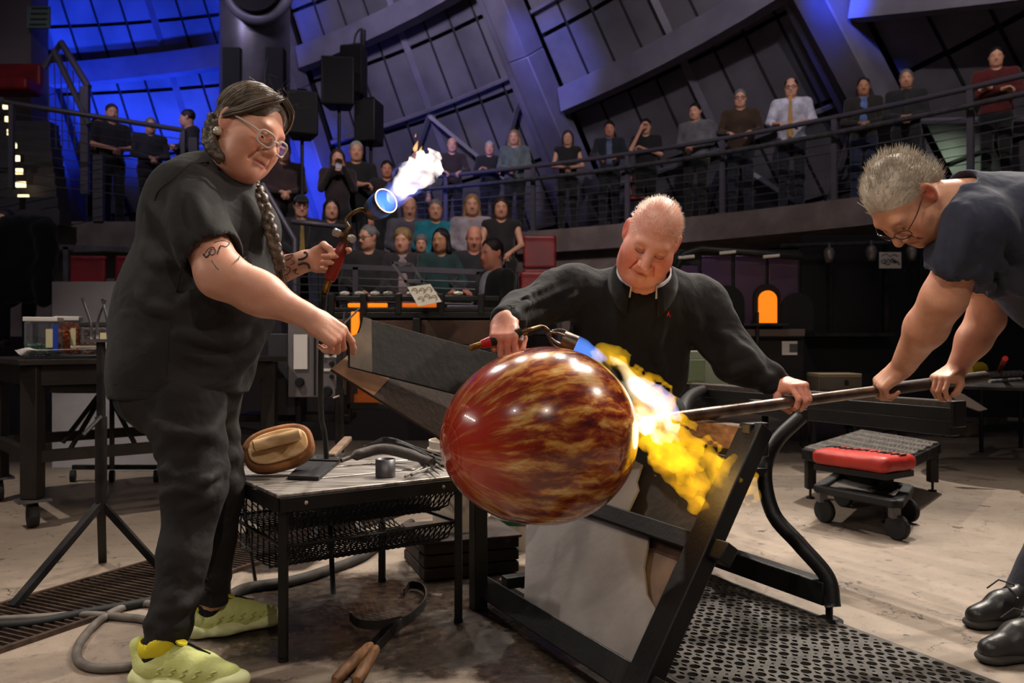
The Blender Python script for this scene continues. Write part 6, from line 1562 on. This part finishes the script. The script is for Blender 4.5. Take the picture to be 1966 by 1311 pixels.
ops += [('u', p_ell(H2.P(0, .03, -.112), np.array((.058, .058, .038))*k2, H2.R), .03)]
fine = [bbox([H2.P(0, 0, .01)], .185) + (.0034,), bbox([wR, h2R.P(0, .12, -.02)], .085) + (.003,), bbox([wL, h2L.P(0, .12, -.02)], .085) + (.003,)]
fine = [(np.array(a), np.array(b), c) for a, b, c in fine]
def ex2(q, t, blob):
    top = (q[:, 2] > .035 + .45*np.maximum(q[:, 1], -.02)) & (np.abs(q[:, 1]) < .14)
    t[top] = t[top]*np.array((1.02, 1.04, 1.04))
    for s in (-1, 1): blob((s*.05, .06, -.045), (.045, .05, .05), (1.0, .66, .62), .7); blob((s*.082, -.015, 0), (.03, .04, .045), (1.0, .62, .58), .8)
    for z, w_ in ((.045, .04), (.06, .035), (.075, .03)): blob((0, .08, z), (w_, .03, .002), (.86, .78, .76), .6)
def tint2(V):
    t = face_tint(H2, lips=(.84, .60, .58), brow=(.80, .72, .66), extra=ex2)(V)
    for Hn in (h2R, h2L):
        q = Hn.inv(V); d = np.sqrt((((q - (0, .10, 0))/np.array((.05, .05, .05)))**2).sum(1)); w_ = np.clip(1.2 - d, 0, 1)[:, None]*.5; t = t*(1-w_) + t*np.array((1, .74, .72))*w_
    return t
skin_body(ops, bbox([H2.o, hp2, kn2[0][1], kn2[1][2], kn2[0][2], eR, eL, sR, sL, wR, wL], .2), fine, skin2, pw2, tint2)
for s in (-1, 1):
    MB().ball(H2.P(s*.031, .0765, -.0035), .0120*k2, H2.R).build('eye', MATS['eye_white'], pw2, True)
    MB().tube(smoothpath([H2.P(s*.017, .0905, -.0055), H2.P(s*.031, .0935, -.0085), H2.P(s*.045, .0875, -.0045)], 4), .0012, 4).build('lash_line', mat('lash', (92, 58, 50), .8), pw2)
m_swt = mat('black_sweater', (30, 30, 32), .9, 0, (25, 25, 27), 5, bump=.35, bscale=30, sheen=.05, spec=.3, fold=.5, fscale=7)
sw = torso2(.006)
cR = wR + (eR - wR)*.10; cL = wL + (eL - wL)*.16
sw += [('u', p_cap(sR, eR, .086, .072), .05), ('u', p_cap(eR, cR, .066, .050), .04), ('u', p_cap(sL, eL, .088, .078), .05), ('u', p_cap(eL, cL, .076, .050), .04), ('u', p_cap(sR*.55 + sL*.45, nk2 + (0, .03, -.02), .09, .08), .06)]
sw += folds(sw, [([(1110, 520), (1090, 570), (1060, 610)], .010), ([(1060, 520), (1030, 560), (1000, 590)], .010), ([(1130, 600), (1120, 660), (1140, 700)], .010), ([(1330, 600), (1345, 650), (1370, 690)], .012), ([(1370, 640), (1400, 650), (1430, 690)], .010), ([(1390, 690), (1420, 675), (1450, 690)], .011), ([(1400, 720), (1435, 702), (1462, 708)], .010), ([(1425, 745), (1452, 722), (1478, 728)], .010), ([(1455, 760), (1470, 742), (1492, 740)], .009), ([(1180, 590), (1170, 640), (1180, 690)], .008), ([(1270, 620), (1260, 670), (1275, 720)], .008)], .03)
sw += [('s', p_cap(nk2 + (0, -.01, .01), H2.P(0, -.01, -.05), .074, .078), .008)]
def kw(p):
    f0 = wrinkle(.0055, 1.35, 21)(p); dL = p_cap(sL, cL, .05)(p); dR = p_cap(sR, cR, .05)(p); w_ = np.exp(-np.maximum(np.minimum(dL, dR), 0)/.02)
    return f0 - .004*w_*np.sin(70*(p[:, 0]*1.1 - p[:, 2]*.6) + 6*np.sin(p[:, 2]*20))
soft('sweater', sw, *bbox([sR, sL, eR, eL, cR, cL, hp2 - .1, nk2], .17), .0072, m_swt, pw2, noise=kw)
for cuff, d, r in ((cR, nz(wR - eR), .050), (cL, nz(wL - eL), .051)):
    soft('cuff', [('u', p_cap(cuff - d*.045, cuff + d*.012, r, r*.93), 0), ('s', p_cap(cuff, cuff + d*.1, r*.86), .004)], cuff - .13, cuff + .13, .006, m_swt, pw2)
# polo collar and the pale shirt collar inside
nd = nz(H2.P(0, -.01, -.05) - nk2); Rn = axis(nd)
fwn = nz(np.array((-.1, -1, 0)) - nd*(np.array((-.1, -1, 0)) @ nd)); sdn = np.cross(fwn, nd)
def ringp(r1, r2, h, a0, a1, n=28, off=(0, 0, 0)): return [nk2 + np.array(off) + nd*h + fwn*math.cos(t)*r1 + sdn*math.sin(t)*r2 for t in np.linspace(a0, a1, n)]
def collar(r1, r2, h0, h1, g0, m, name, th=.004, flare=1.12, tip=.05):
    mb = MB(); A_ = ringp(r1, r2, h1, g0, 2*math.pi - g0); B_ = ringp(r1*flare, r2*flare, h0, g0, 2*math.pi - g0); n = len(A_)
    for i in range(6):
        q_ = (1 - i/6)**1.3
        for j in (i, n-1-i): B_[j] = B_[j] - nd*tip*q_ + fwn*tip*.75*q_
    V = np.array(A_ + B_); mb.add(V, [(i, i+1, n+i+1, n+i) for i in range(n-1)])
    o = mb.build(name, m, pw2, True); so_ = o.modifiers.new('thick', 'SOLIDIFY'); so_.thickness = th; so_.offset = 0; return o
collar(.088, .092, .050, .092, .50, m_swt, 'collar', .007, 1.22, .040)
collar(.082, .086, .060, .102, .46, mat('pale_blue_shirt', (206, 212, 226), .8), 'shirt_collar', .004, 1.05, .008)
# small red emblem on the chest
fS = sdf(sw, 0, kw); em = march(fS, 1283, 603, 1.8, 3.4)
if em is not None:
    e_ = MB(); u = np.array((.004, 0, 0)); v = np.array((0, 0, .004)); b0 = em - (0, .002, 0)
    e_.tube([b0 - u - v*2.2, b0 + v*1.2, b0 + v*2.6 + u*.4], [.0016, .0028, .0016], 6); e_.tube([b0 - v*.5 - u*1.2, b0 + u*1.5 - v*.2], .0022, 6); e_.tube([b0 + u*1.2 - v*2.4, b0 + u*1.2], .0014, 5); e_.tube([b0 + u*.2 + v*2, b0 - u*1.4 + v*3.4], .0008, 4)
    e_.build('chest_emblem', mat('emblem_red', (214, 36, 34), .6), pw2, True)
# trousers and boots
tr2 = [('u', p_ell(hp2 + (.02, -.02, .0), (.20, .18, .13)), 0)]
for a, b, c in kn2: tr2 += [('u', p_cap(a, b, .105, .082), .04), ('u', p_cap(b, c, .078, .062), .03)]
soft('trousers', tr2, *bbox([hp2, kn2[0][1], kn2[1][2], kn2[0][2]], .22), .011, mat('dark_trousers', (36, 36, 42), .85, bump=.2), pw2, noise=wrinkle(.006, 1.5, 6))
for a, b, c in kn2:
    o_ = c*(1, 1, 0) + (0, 0, .045); d = nz((.2, -1, 0))
    soft('shoe', [('u', p_cap(o_ - d*.06, o_ + d*.17, .047, .040, (np.array((0, 0, 1.)), .9)), 0), ('u', p_cap(o_, c + (0, 0, .04), .045), .03), ('i', p_plane((0, 0, .003), (0, 0, -1)), .003)], o_ - .3, o_ + .3, .01, m_rubber, pw2)
# short white fuzz over the scalp
E = lambda c, r: p_ell(H2.P(*c), np.array(r)*k2, H2.R)
cap_ops = [('u', E((0, -.014, .032), (.0765, .0975, .0885)), 0), ('s', E((0, .12, -.03), (.11, .085, .095)), .01), ('i', p_plane(H2.P(0, 0, -.02), H2.R @ np.array((0, .1, -1.))), .005)]
cv_, cq_ = surface(sdf(cap_ops), H2.o - .18, H2.o + .2, .006)
hv2 = cv_[np.abs(sdf([cap_ops[0]])(cv_.astype(np.float32))) < .002]
strands('hair', hv2, lambda p: nz(p - H2.P(0, -.01, .02)) + H2.R @ np.array((0, -.5, -.2)), 1600, .010, .0007, mat('white_fuzz', (226, 214, 204), .6), pw2, 6, .001, .3, 3)

# ================================================================ helper bending over the pipe
pw3 = thing('person', 'bending person in a navy tee and glasses steadying the blowpipe at the right edge', 'person', (1.7, 2.7, 0))
k3 = 1.10
H3r = ori(math.pi/2 + .34, -1.16, .0)
H3 = Fr(W(1780, 366, 2.50) - H3r @ np.array((-.079, -.016, 0))*k3, H3r, k3)
s3N, s3F = W(1872, 425, 2.50), W(1905, 440, 2.86)
e3N, w3N = W(1812, 572, 2.60), W(1731, 706, 2.86)
e3F, w3F = W(1893, 612, 2.98), W(1834, 712, 3.02)
pA, pB = O + AX*1.44, O + AX*1.62
h3N = hframe(w3N, (-.62, .30, -.62), (-.50, -.38, .78), 'L', 1.06)
h3F = hframe(w3F, (-.80, -.42, -.30), (-.25, -.20, .94), 'R', 1.04)
nk3 = W(1858, 382, 2.58); pel = W(2150, 640, 2.70); td = nz(pel - nk3); sd3 = nz((0, -1, 0) - td*(np.array((0, -1, 0)) @ td)); up3 = np.cross(sd3, td); up3 = up3 if up3[2] > 0 else -up3
R3 = np.stack((sd3, td, up3), 1)
skin3 = mat('skin_tan_warm', (218, 162, 134), .48, 0, (200, 140, 114), 16, attr=True, sss=.12, bump=.08, bscale=160)
def torso3(g): return [('u', p_ell(W(1945, 442, 2.66), (.215 + g, .20 + g, .165 + g), R3), 0), ('u', p_ell(W(2040, 545, 2.68), (.205 + g, .22 + g, .165 + g), R3), .08), ('u', p_ell(pel, (.20 + g, .19 + g, .16 + g), R3), .08), ('u', p_cap(s3N, s3F, .074 + g), .08)]
ops = torso3(-.02) + [('u', p_cap(s3N, e3N, .068, .062), .04), ('u', p_cap(e3N, e3N*.6 + w3N*.4, .066, .064), .03), ('u', p_cap(e3N*.6 + w3N*.4, w3N, .062, .038), .03), ('u', p_cap(s3F, e3F, .062, .058), .04), ('u', p_cap(e3F, e3F*.6 + w3F*.4, .060, .056), .03), ('u', p_cap(e3F*.6 + w3F*.4, w3F, .055, .034), .03)]
ops += hand_ops(h3N, [(48, 60, 40), (54, 66, 40), (58, 68, 42), (62, 70, 42)], [(.026, .02, -.010), (.046, .040, -.036), (.046, .056, -.064), (.040, .066, -.084)])
ops += hand_ops(h3F, [(42, 60, 40), (46, 62, 40), (50, 64, 42), (54, 66, 42)], [(.026, .02, -.010), (.044, .044, -.030), (.046, .068, -.044), (.040, .086, -.052)])
ops += head_ops(H3, jowl=1.08, nose=1.15, lids=.8, neck=nk3 + (.03, 0, -.01), nr=.062)
leg3 = [(pel + (0, -.1, -.03), np.array((1.80, 2.50, .52)), np.array((1.62, 2.53, .10))), (pel + (0, .1, -.03), np.array((1.92, 2.80, .52)), np.array((1.76, 2.84, .10)))]
for a, b, c in leg3: ops += [('u', p_cap(a, b, .09, .065), .03), ('u', p_cap(b, c, .065, .045), .02)]
fine = [bbox([H3.P(0, .0, .0)], .175) + (.0034,), bbox([e3N, w3N, h3N.P(0, .12, -.03), W(1830, 520, 2.52)], .09) + (.0036,), bbox([e3F, w3F, h3F.P(0, .14, 0)], .08) + (.0038,)]
fine = [(np.array(a), np.array(b), c) for a, b, c in fine]
def ex3(q, t, blob):
    blob((0, .075, -.095), (.075, .055, .048), (.62, .56, .52), .9); blob((0, .105, -.058), (.04, .03, .010), (.50, .42, .38), .9)
    for s in (-1, 1): blob((s*.068, .02, -.05), (.02, .04, .045), (.66, .60, .56), .8); blob((s*.079, -.014, 0), (.03, .035, .045), (1.0, .62, .60), .9)
skin_body(ops, bbox([H3.o, pel, leg3[0][2], leg3[1][2], leg3[1][1], e3N, e3F, w3N, s3N, s3F], .2), fine, skin3, pw3, face_tint(H3, lips=(.80, .52, .50), brow=(.5, .42, .36), extra=ex3))
eyes(H3, pw3)
m_navy = mat('navy_tee', (60, 64, 82), .9, 0, (50, 54, 70), 6, bump=.3, bscale=28, sheen=.04, spec=.35, fold=.5, fscale=7)
t3 = torso3(.006); sl3 = s3N + (e3N - s3N)*.54; sl3F = s3F + (e3F - s3F)*.55
t3 += [('u', p_cap(s3N, sl3, .084, .086), .05), ('u', p_cap(s3F, sl3F, .088, .090), .05), ('u', p_cap(nk3 - td*.01, W(1945, 442, 2.66), .080, .14), .06)]
t3 += folds(t3, [([(1800, 400), (1790, 460), (1780, 510)], .009), ([(1830, 390), (1815, 450), (1805, 515)], .009), ([(1860, 400), (1850, 460), (1845, 510)], .009), ([(1880, 520), (1920, 570), (1950, 620)], .012), ([(1900, 480), (1940, 530), (1962, 560)], .012), ([(1920, 400), (1945, 450), (1962, 480)], .012)])
t3 += [('s', p_cap(nk3 - td*.045, H3.o, .060, .064), .01)]
a3 = nz(e3N - s3N); t3 += [('s', p_cap(sl3 + a3*.04, sl3 + a3*.3, .079), .006)]; a3 = nz(e3F - s3F); t3 += [('s', p_cap(sl3F + a3*.04, sl3F + a3*.3, .08), .006)]
def sw3(p): return wrinkle(.006, 1.3, 31)(p) - .004*np.sin(60*(p[:, 0]*.8 + p[:, 2]*.7) + 4*np.sin(p[:, 1]*9))*np.exp(-np.maximum(p_cap(s3N, sl3, .05)(p), 0)/.03)
soft('tee_shirt', t3, *bbox([s3N, s3F, sl3, sl3F, pel, nk3], .22), .0075, m_navy, pw3, noise=sw3)
tr3 = [('u', p_ell(pel + (.02, 0, -.02), (.19, .2, .18)), 0)]
for a, b, c in leg3: tr3 += [('u', p_cap(a, b, .115, .085), .04), ('u', p_cap(b, c, .082, .066), .03)]
soft('trousers', tr3, *bbox([pel, leg3[0][2], leg3[1][2], leg3[1][1]], .22), .012, mat('grey_jeans', (48, 50, 58), .85, bump=.2), pw3, noise=wrinkle(.006, 1.5, 7))
# canvas-and-leather sneakers
m_sn = mat('black_leather_shoe', (34, 33, 34), .38, 0, (58, 56, 55), 9, bump=.15); m_sw = mat('shoe_edge', (58, 54, 50), .7)
def sneaker(toe, heel, parent, an):
    toe = toe*(1, 1, 0); heel = heel*(1, 1, 0); y = nz(toe - heel); S = Fr(heel, np.stack((np.cross(y, (0, 0, 1)), y, (0, 0, 1)), 1), np.linalg.norm(toe-heel)/.29); P = S.P; k = S.k; R = S.R
    lo, hi = bbox([P(0, 0, 0), P(0, .29, .14)], .07)
    up = [('u', p_cap(P(0, .05, .05), P(0, .15, .052), .038*k, .042*k), 0), ('u', p_cap(P(0, .15, .052), P(0, .245, .036), .042*k, .032*k), .03), ('u', p_cap(P(0, .04, .06), P(0, .05, .10), .038*k, .036*k), .03), ('u', p_cap(P(0, .09, .085), P(0, .16, .075), .03*k, .024*k), .03), ('i', p_plane((0, 0, .02), (0, 0, -1)), .004)]
    u_ = soft('shoe', up, lo, hi, .005, m_sn, parent)
    soft('sole', [('u', p_cap(P(0, .045, .016), P(0, .24, .016), .042*k, .043*k, (R[:, 2], .40)), 0), ('i', p_plane((0, 0, .002), (0, 0, -1)), .002)], lo, hi, .005, m_sw, u_)
    for j in range(4):
        a = .125 + .022*j; zz = .112 - .016*j
        MB().tube(smoothpath([P(-.03, a, zz - .018), P(-.012, a + .006, zz), P(.012, a - .006, zz), P(.03, a, zz - .018)], 3), .0028, 5).build('lace', mat('lace_black', (46, 44, 44), .8), u_)
        for s in (-1, 1): MB().ball(P(s*.034, a, zz - .022), .0035).build('eyelet', m_bright, u_)
    MB().tube(smoothpath([P(-.035, .20, .052), P(0, .222, .072), P(.035, .20, .052)], 4), .0016, 5).build('toe_seam', m_sw, u_)
    MB().tube([P(0, .10, .118), P(.03, .13, .128), P(.045, .16, .10)], .003, 5).build('lace_loop', MATS['lace_black'], u_)
sneaker(G(1852, 1208), np.array((1.80, 2.84, 0)), pw3, 0); sneaker(G(1876, 1276), np.array((1.67, 2.54, 0)), pw3, 0)
# short tousled grey hair
m_hair3 = mat('salt_pepper_hair', (196, 184, 168), .5, 0, (150, 136, 120), 9, bump=.4, bscale=60)
E = lambda c, r: p_ell(H3.P(*c), np.array(r)*k3, H3.R)
hp3 = [('u', E((0, -.018, .036), (.0795, .100, .090)), 0), ('u', E((0, -.085, -.03), (.060, .03, .045)), .03), ('s', E((0, .115, -.025), (.085, .075, .105)), .012), ('s', E((0, .03, -.11), (.15, .10, .085)), .015)]
for s in (-1, 1): hp3 += [('s', E((s*.085, -.005, -.02), (.03, .032, .042)), .008)]
hv3, hq3 = surface(sdf(hp3, 0, wrinkle(.0012, 5, 9)), H3.o - .2, H3.o + .22, .0042)
hair3 = mesh('hair', hv3, hq3, m_hair3, pw3, True)
strands('loose_hair', hv3, lambda p: nz(p - H3.P(0, -.02, .03))*.38 + H3.R @ np.array((0, -1., .15)), 2600, .034, .0009, m_hair3, hair3, 7, .003, .22, 4)
bd3 = hv3[:1]
fv = [H3.P(x, y, z) for x, y, z in [(rs.uniform(-.05, .05), .10 - abs(rs.uniform(-.03, .03)), rs.uniform(-.115, -.085)) for _ in range(40)] for rs in [np.random]][:0]
eyeglasses(H3, pw3, mat('wire_frame', (70, 62, 58), .3, .9), .0014, .0225, .0165, 2.6, .112, -.012, True, .0013)

# ================================================================ what they hold
# gas torch of the standing woman
t1 = thing('gas_torch', 'brass gas torch with red handle held up by the standing person', 'torch', wrF)
gc = hF.P(0, .100, -.034)
X1 = tdir
def T1(s): return gc + X1*s
m_rh = mat('red_brown_grip', (132, 34, 20), .35, 0, (110, 26, 16), 10)
MB().tube([T1(s) for s in (-.072, -.066, -.03, .02, .052, .060)], [.012, .018, .0205, .0195, .017, .011], 16).build('handle', m_rh, t1, 'auto')
MB().tube([T1(-.112), T1(-.108), T1(-.085), T1(-.07)], [.009, .0105, .0105, .012], 12).build('hose_fitting', m_brass, t1, 'auto')
MB().tube([T1(.058), T1(.075), T1(.10), T1(.118)], [.010, .014, .013, .009], 12).build('valve_body', mat('dirty_brass', (120, 96, 58), .4, .8, (70, 56, 38), 30), t1, 'auto')
for d, l in ((nz((-.8, -.5, .3)), .045), (nz((.7, -.6, -.3)), .035)):
    kb = MB().tube([T1(.082), T1(.082) + d*l*.5], .007, 8).build('valve_stem', m_brass, t1)
    MB().tube([T1(.082) + d*l*.5, T1(.082) + d*l*.55, T1(.082) + d*l, T1(.082) + d*l*1.05], [.008, .013, .013, .008], 12).build('knob', m_bright, kb, 'auto')
Yb = 2.70
nb1 = W(727, 396, Yb); bd1 = nz((.66, -.68, .30))
MB().tube(smoothpath([T1(.11), W(664, 424, 2.69), W(676, 410, 2.69), W(694, 402, 2.69), nb1 - bd1*.055], 5), .0065, 10).build('neck_pipe', MATS['dirty_brass'], t1, True)
MB().lathe([(.012, -.06), (.030, -.045), (.0385, -.02), (.041, .038), (.0425, .040), (.0425, .043), (.0385, .043), (.036, -.015), (.012, -.03)], nb1, axis(bd1), 28, False).build('burner_bell', mat('heat_steel', (112, 96, 84), .38, .8, (84, 70, 62), 20), t1, 'auto')
MB().tube([nb1 + axis(bd1) @ np.array((.0405*math.cos(t), .0405*math.sin(t), .043)) for t in np.linspace(0, 6.283, 33)[:-1]], .0022, 6, True).build('glowing_rim', mat('hot_rim', (255, 190, 140), .4, emit=(255, 190, 150), estr=1.6), t1, True)
tag(MB().tube(smoothpath([T1(-.11), W(622, 575, 2.72), W(618, 640, 2.75), W(616, 720, 2.82), W(617, 800, 2.95), W(626, 865, 3.05), G(640, 1150) + (0, 0, .02)], 6), .0095, 10).build('hose', m_rubber, None, True), 'black gas hose hanging down from the raised torch', 'hose')
# gas torch of the gaffer
t2 = thing('gas_torch', 'gas torch with slotted burner and red cap held by the seated person', 'torch', wR)
g2 = h2R.P(0, .098, -.034); X2 = h2R.R[:, 0]
A2_, B2_ = W(932, 659, g2[1] - .01), W(1004, 637, g2[1]); X2 = nz(B2_ - A2_); mid2 = (A2_ + B2_)/2
MB().tube([A2_ + X2*.012, mid2, B2_], [.014, .0165, .014], 14).build('handle', m_rubber, t2, 'auto')
MB().tube([A2_ - X2*.012, A2_ + X2*.016], [.013, .0165], 14).build('red_cap', mat('cap_red', (190, 22, 30), .4), t2, 'auto')
MB().tube([A2_ - X2*.05, A2_ - X2*.045, A2_ - X2*.01], [.006, .009, .010], 12).build('hose_fitting', m_brass, t2, 'auto')
MB().tube([B2_ - X2*.005, B2_ + X2*.012], [.015, .012], 12).build('valve_body', MATS['dirty_brass'], t2, 'auto')
MB().tube([B2_ + (0, 0, .0), B2_ + (0, 0, .022), B2_ + (0, 0, .034)], [.006, .013, .012], 12).build('knob', m_blackmat, t2, 'auto')
MB().tube([B2_ - (0, .01, .012), B2_ + (-.006, -.016, -.026)], [.006, .008], 10).build('lever_knob', m_bright, t2, 'auto')
Yt = 2.50; bm = W(1104, 663, Yt - .01); bd2 = nz(W(1120, 668, Yt - .01) - W(1060, 642, Yt)); b0 = W(1057, 643, Yt)
MB().tube(smoothpath([B2_, W(1020, 632, g2[1]), W(1040, 627, Yt), W(1052, 634, Yt), b0], 4), .0062, 10).build('neck_pipe', MATS['dirty_brass'], t2, True)
MB().lathe([(.007, -.012), (.012, -.004), (.014, .004)], b0, axis(bd2), 20).build('burner_back', MATS['heat_steel'], t2, 'auto')
for j in range(6):
    t = 2*math.pi*j/6; a = axis(bd2) @ np.array((math.cos(t), math.sin(t), 0)); MB().tube(smoothpath([b0 + a*.013, b0 + bd2*.02 + a*.026, b0 + bd2*.042 + a*.029], 3), .0045, 6).build('burner_rib', MATS['heat_steel'], t2, True)
MB().lathe([(.030, .038), (.031, .08), (.0315, .082), (.028, .082), (.027, .038)], b0, axis(bd2), 26, False).build('burner_bell', MATS['heat_steel'], t2, 'auto')
# folding wooden heat shield
hs = thing('heat_shield', 'scorched dark wooden heat shield of two boards held before the glass', 'heat shield', W(660, 680, 2.4))
m_char = mat('scorched_board', (34, 33, 32), .85, 0, (50, 44, 39), 6, vmix=(.5, .85), bump=.25, bscale=30); m_tan = mat('brown_board_wood', (70, 56, 47), .8, 0, (48, 39, 34), 5, bump=.2)
u1 = [W(697, 609, 2.44), W(960, 681, 2.80), W(935, 775, 2.72), W(671, 704, 2.36), W(674, 650, 2.38), W(682, 642, 2.40), W(690, 638, 2.41), W(694, 628, 2.42)]
nu = nz(np.cross(u1[1] - u1[0], u1[3] - u1[0])); nu = nu if nu[1] < 0 else -nu
c0 = u1[3]; u1 = [p - nu*((p - c0) @ nu) for p in u1]
MB().prism(u1, -nu*.010).build('upper_board', m_char, hs, bev=.002)
l1 = [W(641, 706, 2.36), W(668, 681, 2.45), W(900, 742, 2.78), W(905, 868, 2.62), W(842, 833, 2.58)]
nl = nz(np.cross(l1[2] - l1[0], l1[4] - l1[0])); nl = nl if nl[1] < 0 else -nl; c0 = l1[0]; l1 = [p - nl*((p - c0) @ nl) - nl*.012 for p in l1]
MB().prism(l1, -nl*.010).build('lower_board', m_tan, hs, bev=.002)
MB().prism([p + nl*.0005 for p in (l1[0], l1[1], l1[1]*.86 + l1[2]*.14, l1[1]*.62 + l1[4]*.20 + l1[2]*.18, l1[0]*.62 + l1[4]*.38)], nl*.002).build('bare_wood_end', mat('bare_tan_wood', (176, 132, 92), .7, 0, (140, 100, 68), 9), hs)
MB().prism([u1[0] + nu*.001, u1[7] + nu*.001, u1[6] + nu*.001, u1[5] + nu*.001, u1[4] + nu*.001, u1[3] + nu*.001, u1[3]*.86 + u1[2]*.14 + nu*.001, u1[0]*.95 + u1[1]*.05 + nu*.001], nu*.002).build('worn_end', mat('worn_end_wood', (110, 94, 76), .7, 0, (70, 60, 50), 9), hs)

# ---------------------------------------------------------------- flames: real volumes of glowing gas
def gas(name, col, s, wisp=None):
    m = bpy.data.materials.new(name); m.use_nodes = True; n = m.node_tree.nodes; n.remove(n['Principled BSDF']); lk = m.node_tree.links
    e_ = n.new('ShaderNodeEmission'); e_.inputs[0].default_value = (*col, 1); e_.inputs[1].default_value = s; lk.new(e_.outputs[0], n['Material Output'].inputs['Volume'])
    if wisp:
        tc = n.new('ShaderNodeTexCoord'); t_ = n.new('ShaderNodeTexNoise'); t_.inputs['Scale'].default_value = wisp; t_.inputs['Detail'].default_value = 2.5; t_.inputs['Distortion'].default_value = .8
        r_ = n.new('ShaderNodeMapRange'); r_.inputs[1].default_value = .38; r_.inputs[2].default_value = .66; r_.inputs[3].default_value = 0; r_.inputs[4].default_value = s*2.2
        lk.new(tc.outputs['Object'], t_.inputs['Vector']); lk.new(t_.outputs[0], r_.inputs[0]); lk.new(r_.outputs[0], e_.inputs[1])
    return m
def plume(name, pts, rs_, m, parent, amp, fr, seed, h=.008):
    p = smoothpath(pts, 5); rr_ = np.interp(np.linspace(0, 1, len(p)), np.linspace(0, 1, len(rs_)), rs_)
    o = [('u', p_cap(p[i], p[i+1], rr_[i], rr_[i+1]), .02) for i in range(len(p)-1)]
    r0 = np.random.RandomState(seed); ph = r0.rand(9)*6.28; st = np.array(p[0])
    def nf(q):
        x, y, z = q[:, 0]*fr, q[:, 1]*fr, q[:, 2]*fr; g = np.minimum(nrm((q - st).astype(np.float32))/.25, 1)
        return (amp*g*(np.sin(x + 1.7*np.sin(z*.8 + ph[0]) + ph[1]) * np.sin(y*1.1 + 1.3*np.sin(x*.9 + ph[2])) + .6*np.sin(2.1*z + 1.5*np.sin(1.6*x + ph[3]) + ph[4]) + .4*np.sin(3.7*x + 3.1*z + 2*np.sin(2.9*z + ph[5])))).astype(np.float32)
    lo, hi = bbox(p, max(rs_) + amp*2.2)
    return soft(name, o, lo, hi, h, m, parent, noise=nf)
fl2 = thing('flame', 'long yellow-white flame of the torch sweeping around the glass shoulder', 'flame', bm)
Yf = 2.42
plume('yellow_gas', [W(1140, 672, Yf), W(1190, 712, Yf-.02), W(1240, 775, Yf-.03), W(1280, 845, Yf-.03), W(1340, 895, Yf-.03), W(1425, 925, Yf-.03)], [.008, .035, .06, .066, .058, .045], gas('gas_yellow', (1.0, .50, .01), 7.0, 9), fl2, .016, 52, 1)
plume('yellow_gas', [W(1230, 800, Yf-.04), W(1290, 880, Yf-.05), W(1330, 940, Yf-.05), W(1345, 985, Yf-.05)], [.02, .045, .038, .012], gas('gas_yellow2', (1.0, .46, .01), 6.5, 10), fl2, .014, 46, 2)
plume('yellow_gas', [W(1150, 668, Yf+.02), W(1175, 680, Yf+.02), W(1205, 690, Yf+.02)], [.012, .02, .01], gas('gas_yellow3', (1.0, .55, .02), 9), fl2, .012, 70, 6, .005)
plume('white_gas', [W(1135, 674, Yf-.02), W(1185, 712, Yf-.04), W(1232, 770, Yf-.05), W(1262, 815, Yf-.05), W(1288, 835, Yf-.05)], [.006, .026, .038, .04, .018], gas('gas_white', (1.0, .82, .55), 22, 9), fl2, .009, 50, 3)
plume('white_gas', [W(1215, 735, Yf), W(1262, 765, Yf+.02), W(1305, 800, Yf+.02)], [.02, .032, .012], gas('gas_violet', (.75, .62, 1.0), 12), fl2, .012, 50, 4)
plume('blue_gas', [bm - bd2*.02, bm + bd2*.03, W(1160, 690, Yf)], [.022, .02, .008], gas('gas_blue', (.12, .30, 1.0), 16), fl2, .004, 60, 5, .005)
fl1 = thing('flame', 'white and blue flame rising from the raised torch', 'flame', nb1)
q0 = nb1 + bd1*.02
plume('white_gas', [q0 + (.03, 0, .012), W(764, 368, 2.66), W(788, 342, 2.66), W(812, 325, 2.66), W(832, 312, 2.66)], [.010, .020, .034, .042, .022], gas('gas_white1', (1.0, .86, .78), 22, 14), fl1, .014, 60, 11, .006)
plume('blue_gas', [q0, W(762, 372, 2.68), W(785, 345, 2.68), W(800, 318, 2.7)], [.03, .03, .04, .02], gas('gas_blue1', (.20, .26, 1.0), 7, 12), fl1, .014, 55, 12, .006)
plume('inner_gas', [nb1 - bd1*.02, nb1 + bd1*.036], [.030, .034], gas('gas_inner', (.05, .30, 1.0), 13), fl1, .003, 160, 13, .004)
g_lick = gas('gas_lick', (1, .50, .16), 90)
for a, b, r in (((795, 292), (803, 268), .0085), ((806, 290), (811, 279), .005), ((797, 264), (799, 255), .0035)):
    A_, B_ = W(*a, 2.66), W(*b, 2.66); d = nz(B_ - A_); l = np.linalg.norm(B_ - A_)
    MB().lathe([(max(r*q, 1e-4), l*z_) for q, z_ in ((0, 0), (.6, .08), (1, .25), (.8, .5), (.4, .8), (0, 1))], A_, axis(d), 12).build('flame_tongue', g_lick, fl1, True)
def glow(name, loc, p, col, r):
    d = bpy.data.lights.new(name, 'POINT'); d.energy = p; d.color = col; d.shadow_soft_size = r; o = bpy.data.objects.new(name, d); COL.objects.link(o); o.location = tuple(loc)
glow('flame_light', W(1290, 835, Yf-.04), 1.6, (1, .62, .2), .06); glow('flame_light', W(805, 330, 2.66), 1.8, (1, .85, .8), .04)
